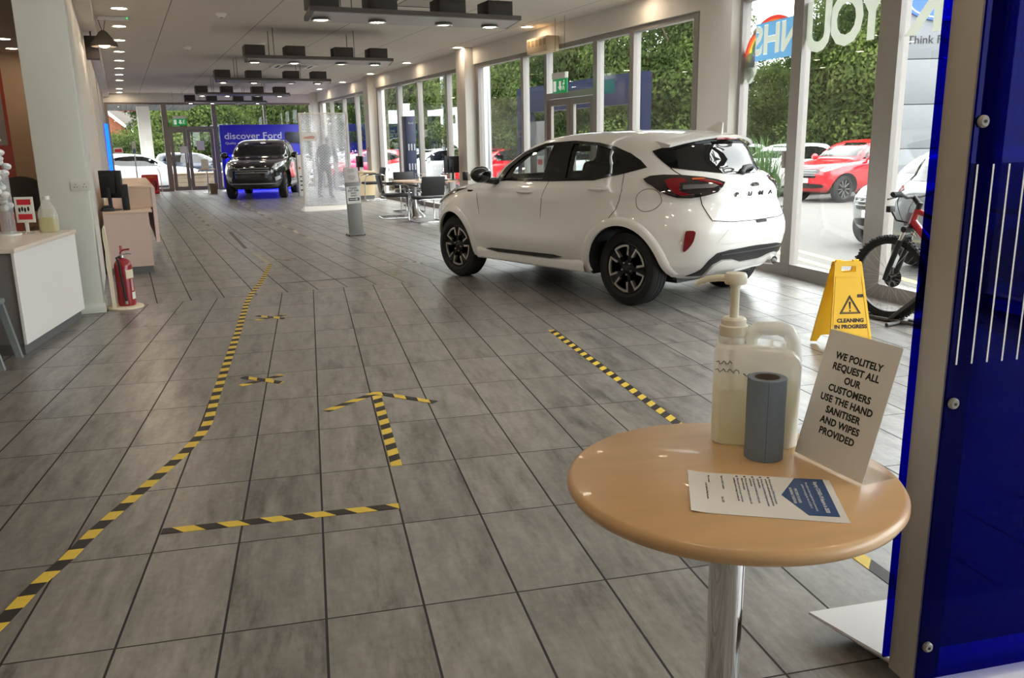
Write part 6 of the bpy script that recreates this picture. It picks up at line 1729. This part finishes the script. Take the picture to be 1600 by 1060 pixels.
q = MB(); q.rbox(-.012, 0, -.045, .045, -.045, .045, .004); o = tag(q.build('fire_call_point', MATS['notice_red']), 'small red fire call point on the column by the farther wooden desk', 'fire alarm'); place(o, W(6.279, 23.3, 1.32), FA)
q = MB(); q.box(-.0145, -.0118, -.025, .025, -.025, .02); q.build('glass_plate', m_plate, o, 0)
t = thing('sanitiser_stand', 'slim pole with a white dispenser standing by the far glass wall at the left', 'stand', W(.42, 29.6), FA)
q = MB(); q.lathe([(0, 0), (.15, 0), (.15, .012), (.02, .02), (.018, 1.3), (0, 1.3)], 20); q.build('pole', m_steel, t)
q = MB(); q.rbox(-.055, .055, -.05, .05, 1.28, 1.66, .012); q.build('dispenser', m_white_plastic, t)
q = MB(); q.box(-.04, .04, -.053, -.05, 1.32, 1.46); q.build('blue_label', m_nhsblue, t, 0)
# ------------------------------------------------------------------ outside
G0 = -.27
m_leaf = bpy.data.materials.new('leaves'); m_leaf.use_nodes = True
nt = m_leaf.node_tree; nt.nodes.clear(); L_ = nt.links.new
o_ = nt.nodes.new('ShaderNodeOutputMaterial'); d_l = nt.nodes.new('ShaderNodeBsdfDiffuse'); t_l = nt.nodes.new('ShaderNodeBsdfTranslucent'); mx_ = nt.nodes.new('ShaderNodeMixShader'); mx_.inputs[0].default_value = .35
tc_ = nt.nodes.new('ShaderNodeTexCoord'); n_l = nt.nodes.new('ShaderNodeTexNoise'); n_l.inputs['Scale'].default_value = 1.3; n_l.inputs['Detail'].default_value = 6
oi = nt.nodes.new('ShaderNodeObjectInfo'); ad = nt.nodes.new('ShaderNodeMath'); ad.operation = 'MULTIPLY_ADD'; ad.inputs[1].default_value = .22; rp = nt.nodes.new('ShaderNodeValToRGB')
L_(tc_.outputs['Object'], n_l.inputs['Vector']); L_(oi.outputs['Random'], ad.inputs[0]); L_(n_l.outputs['Fac'], ad.inputs[2]); L_(ad.outputs[0], rp.inputs[0])
rp.color_ramp.elements[0].position = .35; rp.color_ramp.elements[0].color = (.012, .026, .011, 1)
rp.color_ramp.elements[1].position = .85; rp.color_ramp.elements[1].color = (.115, .155, .042, 1)
L_(rp.outputs[0], d_l.inputs[0]); L_(rp.outputs[0], t_l.inputs[0]); L_(d_l.outputs[0], mx_.inputs[1]); L_(t_l.outputs[0], mx_.inputs[2]); L_(mx_.outputs[0], o_.inputs[0])
m_bark = mat('bark', (92, 78, 64), .9, noise=.3, nscale=12)
def crown_mesh(seed, blobs, n, size, base=1.0):
    """leaf clumps spread over a group of rounded boughs"""
    r = random.Random(seed); vs, fs = [], []
    wts = [b[3]**2 for b in blobs]
    for _ in range(n):
        cx, cy, cz, R = r.choices(blobs, wts)[0]
        while True:
            d = Vector((r.uniform(-1, 1), r.uniform(-1, 1), r.uniform(-1, 1)))
            if .05 < d.length < 1: break
        d.normalize(); k = R*(r.random()**.35)
        p = Vector((cx, cy, cz))+Vector((d.x*k, d.y*k, d.z*k*.85))
        nrm = (d+Vector((r.uniform(-.9, .9), r.uniform(-.9, .9), r.uniform(-.4, .9)))).normalized()
        a = nrm.orthogonal().normalized(); b = nrm.cross(a); th = r.uniform(0, PI); ca_, sa_ = math.cos(th), math.sin(th)
        e1, e2 = (a*ca_+b*sa_)*size*r.uniform(.6, 1.2), (b*ca_-a*sa_)*size*r.uniform(.35, .7)
        o = len(vs); vs += [p-e1, p-e2*.9+e1*.1, p+e1, p+e2*.9+e1*.1]; fs.append((o, o+1, o+2, o+3))
    me = bpy.data.meshes.new('crown'); me.from_pydata([tuple(v) for v in vs], [], fs); me.materials.append(m_leaf); me.update()
    return me
def blobs_for(seed, H, R, n=14, low=.18):
    r = random.Random(seed); out = []
    for i in range(n):
        z = H*r.uniform(low, .88); k = 1-.55*abs(z/H-.45)
        a = r.uniform(0, 2*PI); d = R*.62*k*r.random()**.5
        out.append((d*math.cos(a), d*math.sin(a), z, R*r.uniform(.38, .58)*k))
    out.append((0, 0, H*.5, R*.62))
    return out
CROWNS = [crown_mesh(s, blobs_for(s, 6.5, 2.5, 18), 26000, .08) for s in (11, 12, 13)]
def trunk(H, R=.14):
    q = MB(); q.tube([(0, 0, -.02), (.03, .02, H*.25), (-.02, .03, H*.5), (.02, 0, H*.75)], [R, R*.8, R*.6, R*.25], 8)
    for a, z in ((.4, .3), (2.4, .38), (4.3, .45), (5.4, .55)): q.tube([(0, 0, H*z), (math.cos(a)*.7, math.sin(a)*.7, H*(z+.17)), (math.cos(a)*1.2, math.sin(a)*1.2, H*(z+.30))], [R*.5, R*.3, R*.1], 6)
    return q
TR = trunk(6.5).build('trunk', m_bark, None, 60); TR_ME = TR.data; bpy.data.objects.remove(TR)
def tree(i, bearing, dist, k, label, group, kz=1.0, name='leafy_tree'):
    a = math.radians(bearing); t = thing(name, label, 'tree', (dist*math.sin(a), dist*math.cos(a), G0), i*1.7, group)
    t.scale = (k, k, k*kz)
    for nm, me in (('crown', CROWNS[i % 3]), ('trunk', TR_ME)):
        o = bpy.data.objects.new(nm, me); COL.objects.link(o); o.parent = t
BELT = 'leafy green tree in the belt of trees beyond the car park'
tl = [(11.0, 33, .72, .95), (15.2, 32, 1.0, 1.05), (20.2, 31, 1.05, 1.05), (25.2, 31, 1.1, 1.05), (29.6, 33, .74, .92), (33.4, 31, .92, 1.1), (37.8, 30, 1.1, 1.1), (43.0, 30, 1.1, 1.1), (48.5, 30, 1.1, 1),
      (22.6, 37.5, 1.25, 1.0), (17.6, 38, 1.25, 1), (35.6, 37, 1.25, 1), (40.4, 37, 1.3, 1), (12.6, 40, 1.25, 1.0), (27.4, 40, 1.0, 1.0), (31.5, 40, .85, 1.0), (8.9, 42, 1.1, 1.15), (5.9, 45, 1.2, 1.1), (2.6, 52, 1.3, 1.1), (-.6, 58, 1.35, 1.15), (7.0, 53, 1.4, 1.1), (4.2, 58, 1.4, 1.1)]
for i, (b_, d_, k_, kz) in enumerate(tl): tree(i, b_, d_, k_, BELT, 'trees beyond the car park', kz)
for i, (b_, d_, k_, kz) in enumerate([(-2.6, 66, 1.5, 1.1), (-5.6, 70, 1.6, 1.1), (-8.6, 73, 1.6, 1.1), (-16.6, 86, 1.5, 1.1)]): tree(i+1, b_, d_, k_, 'tall dark tree in the row beyond the far glass wall', 'trees beyond the far end', kz)
SH = [crown_mesh(s, blobs_for(s, 2.6, 1.7, 9, .2), 9000, .075) for s in (21, 22)]
for i, (b_, d_, k_) in enumerate([(-14.9, 47, .85), (-13.6, 48, .82), (-12.2, 47, .85), (-10.9, 48, .95), (-9.6, 48, 1.05), (-8.3, 50, 1.5), (-6.8, 50, 1.55), (-5.4, 51, 1.6), (-4.2, 52, 1.45)]):
    a = math.radians(b_); o = bpy.data.objects.new('garden_shrub', SH[i % 2]); COL.objects.link(o); o.location = (d_*math.sin(a), d_*math.cos(a), G0); o.rotation_euler.z = i*1.3; o.scale = (k_, k_, k_)
    tag(o, 'rounded light green shrub in the hedge outside the far glass wall', 'shrub', 'shrubs beyond the far end')
# tuft of ornamental grass
q = MB(); r_ = random.Random(5)
for i in range(520):
    a = r_.uniform(0, 2*PI); l = r_.uniform(.9, 1.9); sp_ = r_.uniform(.15, .75); b0_ = Vector((r_.uniform(-.15, .15), r_.uniform(-.15, .15), 0)); d = Vector((math.cos(a), math.sin(a), 0)); n_ = Vector((-d.y, d.x, 0))*.006
    P = [b0_, b0_+d*sp_*.25+Vector((0, 0, l*.5)), b0_+d*sp_*.6+Vector((0, 0, l*.85)), b0_+d*sp_+Vector((0, 0, l*.95))]
    o0 = [P[0]-n_, P[0]+n_, P[1]-n_, P[1]+n_, P[2]-n_*.7, P[2]+n_*.7, P[3]]
    q.add(o0, [(0, 1, 3, 2), (2, 3, 5, 4), (4, 5, 6)])
o = q.build('ornamental_grass', mat('grass_blade', (66, 96, 48), .8, noise=.2, nscale=3), None, 0, fix=False); tag(o, 'tall tuft of ornamental grass outside, behind the spoiler of the white car', 'grass'); o['kind'] = 'thing'; o.location = (7.95, 13.9, G0)

# parked cars
m_pwhite = mat('parked_white_paint', (226, 228, 230), .25, coat=.8)
m_pred = mat('parked_red_paint', (196, 22, 34), .25, coat=.8)
m_psilver = mat('parked_silver_paint', (150, 154, 158), .3, .4, coat=.8)
m_pgrey = mat('parked_grey_paint', (46, 50, 56), .28, .3, coat=.8)
m_pblue = mat('parked_pale_blue_paint', (120, 150, 180), .28, .3, coat=.8)
HD = math.radians(-165); hd = Vector((math.cos(HD), math.sin(HD), 0)); pr = Vector((-hd.y, hd.x, 0))   # pr: towards the car's left
wheel = Vector((13.71, 19.77, G0)); red0 = wheel-hd*2.53-pr*.79
step = Vector((.259, -.966, 0))
make_car('parked_car', 'bright red parked car with silver grille bars seen through the near window', 'car', m_pred, red0, HD, (1.0, 1.0, 1.06), group=None, plate='EX70 FXF')
wcar, _ = make_car('parked_car', 'white parked car just outside, behind the tail of the white showroom car', 'car', m_pwhite, red0-step*2.7, HD)
row = [(1, 'white parked car to the right of the red one, behind the bicycle handlebar'), (-2, 'white parked car second beyond the red one, mostly behind the showroom car'), (-3, 'white parked car third beyond the red one'), (-4, 'white parked car fourth beyond the red one'), (-5, 'white parked car fifth beyond the red one'), (-6, 'white parked car sixth beyond the red one'), (-7, 'white parked car seventh beyond the red one')]
for k_, lb in row: dup(wcar, red0+step*2.7*k_, None, lb)
dup(wcar, (20.5, 26.0, G0), HD+PI+.05, 'white parked car in the second row behind the red one')
gcar, _ = make_car('parked_car', 'silver parked car just outside with only its nose beside the wide window post', 'car', m_psilver, (11.45, 12.05, G0), math.radians(-163), plate=None)
dcar, _ = make_car('parked_car', 'grey parked hatchback outside behind the bicycle, tail towards the window', 'car', m_pgrey, (7.95, 8.95, G0), math.radians(8))
dup(dcar, (19.2, 28.9, G0), HD, 'dark grey parked car in the second row, roof showing over the red car')
rcar, _ = make_car('parked_car', 'red parked car outside the far window wall behind the navy totem', 'car', m_pred, (7.9, 31.2, G0), HD)
dup(rcar, (3.2, 34.8, G0), HD+.1, 'red parked car outside the far windows, right of the perspex screen')
for i, (x, y, lb) in enumerate(((5.9, 33.8, 'white parked car outside behind the farther wooden desk'), (9.6, 28.8, 'white parked car outside the windows right of the navy totem'), (11.6, 30.8, 'white parked car outside between the column and the showroom car'))): dup(wcar, (x, y, G0), HD+.04*i, lb)
pcar, _ = make_car('parked_car', 'pale blue parked car outside the farthest side windows', 'car', m_pblue, (4.8, 38.0, G0), HD)
dup(wcar, W(-.45, 36.2, G0), FA, 'white parked car standing sideways outside the far glass doors')
bcar, _ = make_car('parked_car', 'dark blue parked car outside the far glass doors behind the white one', 'car', mat('parked_dark_blue_paint', (34, 44, 66), .28, coat=.8), W(1.9, 41.0, G0), FA+.1)

# blue entrance portal
m_portal = mat('portal_blue', (10, 20, 48), .5, spec=.08)
t = thing('entrance_portal', 'dark blue square entrance portal outside the side door', 'portal', W(8.5, 13.05, G0), FA)
q = MB(); q.box(0, .22, 0, .42, 0, 2.90); q.build('leg', m_portal, t, 0)
q = MB(); q.box(0, .22, 4.75, 5.2, 0, 2.90); q.build('leg', m_portal, t, 0)
q = MB(); q.box(0, .22, .42, 4.75, 2.36, 2.90); q.build('beam', m_portal, t, 0)
t = thing('notice_case', 'dark notice case with a red and white sheet outside left of the side door', 'notice', W(7.4, 15.0, G0), FA)
q = MB(); q.box(0, .06, -.35, .35, .9, 2.1); q.build('case', m_pgrey, t, 0)
q = MB(); q.box(-.004, 0, -.28, .0, .95, 1.45); q.build('sheet', m_paper, t, 0)
q = MB(); q.box(-.006, -.004, -.24, -.04, 1.28, 1.38); q.build('red_print', MATS['notice_red'], t, 0)
for y in (-.3, .3):
    q = MB(); q.box(.01, .05, y-.02, y+.02, 0, .9); q.build('leg', m_pgrey, t, 0)
# white clad pylon
m_clad = mat('white_cladding', (112, 114, 117), .5, spec=.2)
pd = Vector((.9537, -.3012, 0)); pn = Vector((.3012, .9537, 0)); po = Vector((8.0, 11.47, 0))
po = po+pd*0.0+pn*3.6+Vector((2.1, 0, 0))
t = thing('clad_pylon', 'big white clad pylon sign with a blue oval outside the near window', 'sign', (po.x, po.y, G0), math.atan2(pd.y, pd.x))
Z = [0, 1.45, 2.30, 3.15, 4.0, 5.6]
for a_, b_ in zip(Z, Z[1:]):
    q = MB(); q.rbox(0, 2.6, 0, .5, a_+.008, b_-.008, .006); q.build('cladding_panel', m_clad, t)
q = MB(); q.box(.02, 2.58, .02, .48, 0, 5.58); q.build('core', m_dark, t, 0)
Mq = Matrix(((1, 0, 0, 0), (0, 0, -1, -.002), (0, 1, 0, 0), (0, 0, 0, 1)))
v_, f_ = text_mesh('Think Ford', .215, Mq @ Matrix.Translation((.245, 3.50, 0)), align='LEFT', depth=.004); q = MB(); q.add(v_, f_); q.build('lettering', m_dark, t, 0)
q = MB(); q.prism([(.95+.78*math.cos(a), 4.16+.33*math.sin(a)) for a in lin(0, 2*PI*47/48, 48)], 0, .05, Mq); bo = q.build('blue_oval', mat('oval_blue', (28, 76, 160), .3), t, 30)
q = MB(); A_ = lin(0, 2*PI*47/48, 48); q.tube([Mq @ Vector((.95+.71*math.cos(a), 4.16+.27*math.sin(a), .052)) for a in A_], .012, 6, closed=True); q.build('oval_rim', m_plate, bo)
v_, f_ = text_mesh('Ford', .42, Mq @ Matrix.Translation((.95, 4.16, .052)), depth=.004); q = MB(); q.add(v_, f_); q.build('oval_lettering', m_plate, bo, 0)
# poles, flags, lamp posts
def pole(x, y, h, r, label, name='lamp_post'):
    t = thing(name, label, 'post', (x, y, G0)); q = MB(); q.tube([(0, 0, 0), (0, 0, h)], [r, r*.7], 10); q.build('pole', m_psilver, t); return t
def polar(px_, d):
    a = YAW+math.atan((px_-800)/1307); return d*math.sin(a), d*math.cos(a)
t = pole(8.35, 16.4, 6.0, .055, 'slim grey lamp post outside right of the blue portal')
q = MB(); q.tube([(0, 0, 2.55), (-.45, .15, 2.55)], .03, 6); q.build('arm', m_psilver, t)
t = pole(4.96, 23.5, 6.0, .06, 'white flag pole with a tall banner outside between the column and the showroom car', 'flag_pole')
q = MB(); q.prism([(-.02, 1.6), (-.42, 1.6), (-.42, 4.6), (-.02, 4.6)], -.008, .008, Matrix(((.97, 0, -.24, 0), (-.24, 0, -.97, 0), (0, 1, 0, 0), (0, 0, 0, 1)))); fl_ = q.build('banner', mat('flag_cloth', (206, 210, 226), .8), t, 0)
for z_, c_ in ((4.1, m_navy), (3.5, m_navy), (2.9, m_navy), (2.45, MATS['notice_red']), (2.0, m_navy)):
    q = MB(); q.prism([(-.12, z_-.2), (-.32, z_-.2), (-.32, z_+.18), (-.12, z_+.18)], -.010, .010, Matrix(((.97, 0, -.24, 0), (-.24, 0, -.97, 0), (0, 1, 0, 0), (0, 0, 0, 1)))); q.build('printed_block', c_, fl_, 0)
pole(5.15, 33.0, 4.2, .09, 'white pole outside the far windows, left of a pair', 'flag_pole'); pole(5.45, 33.4, 3.9, .06, 'white pole outside the far windows, right of a pair', 'flag_pole')
t = thing('white_sign_board', 'white sign board on posts outside behind the navy totem', 'sign', (3.39, 30.6, G0), -.15)
q = MB(); q.rbox(-.20, .20, -.05, .05, 1.3, 3.1, .01); q.build('board', m_plate, t)
for x in (-.14, .14):
    q = MB(); q.tube([(x, 0, 0), (x, 0, 1.32)], .03, 8); q.build('post', m_psilver, t)
# far end: canopy, pillar, low timber boxes, house
t = thing('forecourt_canopy', 'white ribbed canopy outside the far glass wall', 'canopy', W(-.8, 33.4, 0), FA)
q = MB()
for i in range(18): q.box(i*.205, i*.205+.19, 0, 6.5, 3.02, 3.10)
q.box(-.02, 3.72, -.02, 6.52, 3.10, 3.34); q.build('soffit', m_clad, t, 0)
q = MB(); q.box(.95, 1.6, 6.53, 6.56, 3.0, 3.30); q.build('red_fascia', MATS['notice_red'], t, 0)
q = MB(); q.box(1.55, 2.0, 2.4, 2.85, G0, 3.02); pl_ = q.build('pillar', m_wall, t, 0)
q = MB(); q.box(1.72, 1.94, 2.385, 2.398, 1.30, 1.75); q.build('poster', MATS['photo_print'] if 'photo_print' in MATS else m_paper, pl_, 0)
m_timber = mat('grey_timber', (150, 134, 116), .8, noise=.2, nscale=5, stretch=(1, 1, 12))
for i, (u0, u1, lb) in enumerate(((1.58, 2.28, 'low grey timber box outside the narrow leaf of the far glass doors'), (2.36, 3.9, 'low long grey timber box outside the wide leaf of the far glass doors'))):
    t = thing('timber_box', lb, 'planter', W(u0, 33.9, G0), FA)
    for k_ in range(5):
        q = MB(); q.box(0, u1-u0, 0, .5, k_*.155+.004, k_*.155+.15); q.build('board', m_timber, t, 0)
    q = MB(); q.box(-.03, u1-u0+.03, -.03, .53, .78, .82); q.build('cap', m_pinkwood, t, 0)
m_brick = mat('orange_brick', (128, 74, 50), .85, noise=.12, nscale=3)
m_rooft = mat('roof_tiles', (84, 78, 73), .85, noise=.15, nscale=6)
t = thing('brick_house', 'orange brick house with a tiled roof beyond the far glass wall', 'house', W(-3.2, 78, G0), FA)
q = MB(); q.prism([(-1.6, 0), (4.6, 0), (4.6, 2.75), (1.5, 5.5), (-1.6, 2.75)], 0, 7, Matrix(((1, 0, 0, 0), (0, 0, 1, 0), (0, 1, 0, 0), (0, 0, 0, 1)))); q.build('gable_wall', m_brick, t, 0)
q = MB(); q.prism([(-1.9, 2.5), (1.5, 5.55), (4.9, 2.5), (4.9, 2.72), (1.5, 5.8), (-1.9, 2.72)], -.15, 7.2, Matrix(((1, 0, 0, 0), (0, 0, 1, 0), (0, 1, 0, 0), (0, 0, 0, 1)))); q.build('gable_roof', m_rooft, t, 0)
q = MB(); q.prism([(-1.9, 2.45), (1.5, 5.5), (4.9, 2.45), (4.9, 2.75), (1.5, 5.85), (-1.9, 2.75)], -.25, -.16, Matrix(((1, 0, 0, 0), (0, 0, 1, 0), (0, 1, 0, 0), (0, 0, 0, 1)))); q.build('bargeboard', m_plate, t, 0)
q = MB(); q.box(4.6, 8.6, 2.0, 7.0, 0, 2.9); q.build('front_wall', m_plate, t, 0)
q = MB(); q.prism([(1.4, 2.85), (7.3, 2.85), (4.4, 5.75)], 1.0, 9.0, Matrix(((0, 0, 1, 0), (1, 0, 0, 0), (0, 1, 0, 0), (0, 0, 0, 1)))); q.build('main_roof', m_rooft, t, 0)
for x in (5.0, 5.9, 6.8, 7.7):
    q = MB(); q.box(x, x+.5, 1.96, 2.0, 1.5, 2.6); q.build('window', m_darkglass, t, 0)
q = MB(); q.box(6.0, 6.7, 4.0, 4.7, 5.0, 6.6); q.build('chimney', m_brick, t, 0)
# yellow kerb lines on the car park
def road_line(pts, label):
    q = MB()
    for (a, b_) in zip(pts, pts[1:]):
        a, b_ = Vector(a), Vector(b_); d = (b_-a).normalized(); n_ = Vector((-d.y, d.x))*.06
        q.prism([tuple(a-n_), tuple(b_-n_), tuple(b_+n_), tuple(a+n_)], G0+.0005, G0+.004)
    tag(q.build('road_line', mat('road_yellow', (222, 206, 130), .8, noise=.1, nscale=30), None, 0), label, 'road line')
road_line([(6.35, 4.0), (6.55, 8.5), (6.9, 11.6), (5.9, 15.5)], 'worn yellow line on the car park just outside the near window, nearer the glass')
road_line([(6.75, 4.0), (6.95, 8.5), (7.3, 11.8), (6.35, 15.6)], 'worn yellow line on the car park just outside the near window, farther from the glass')
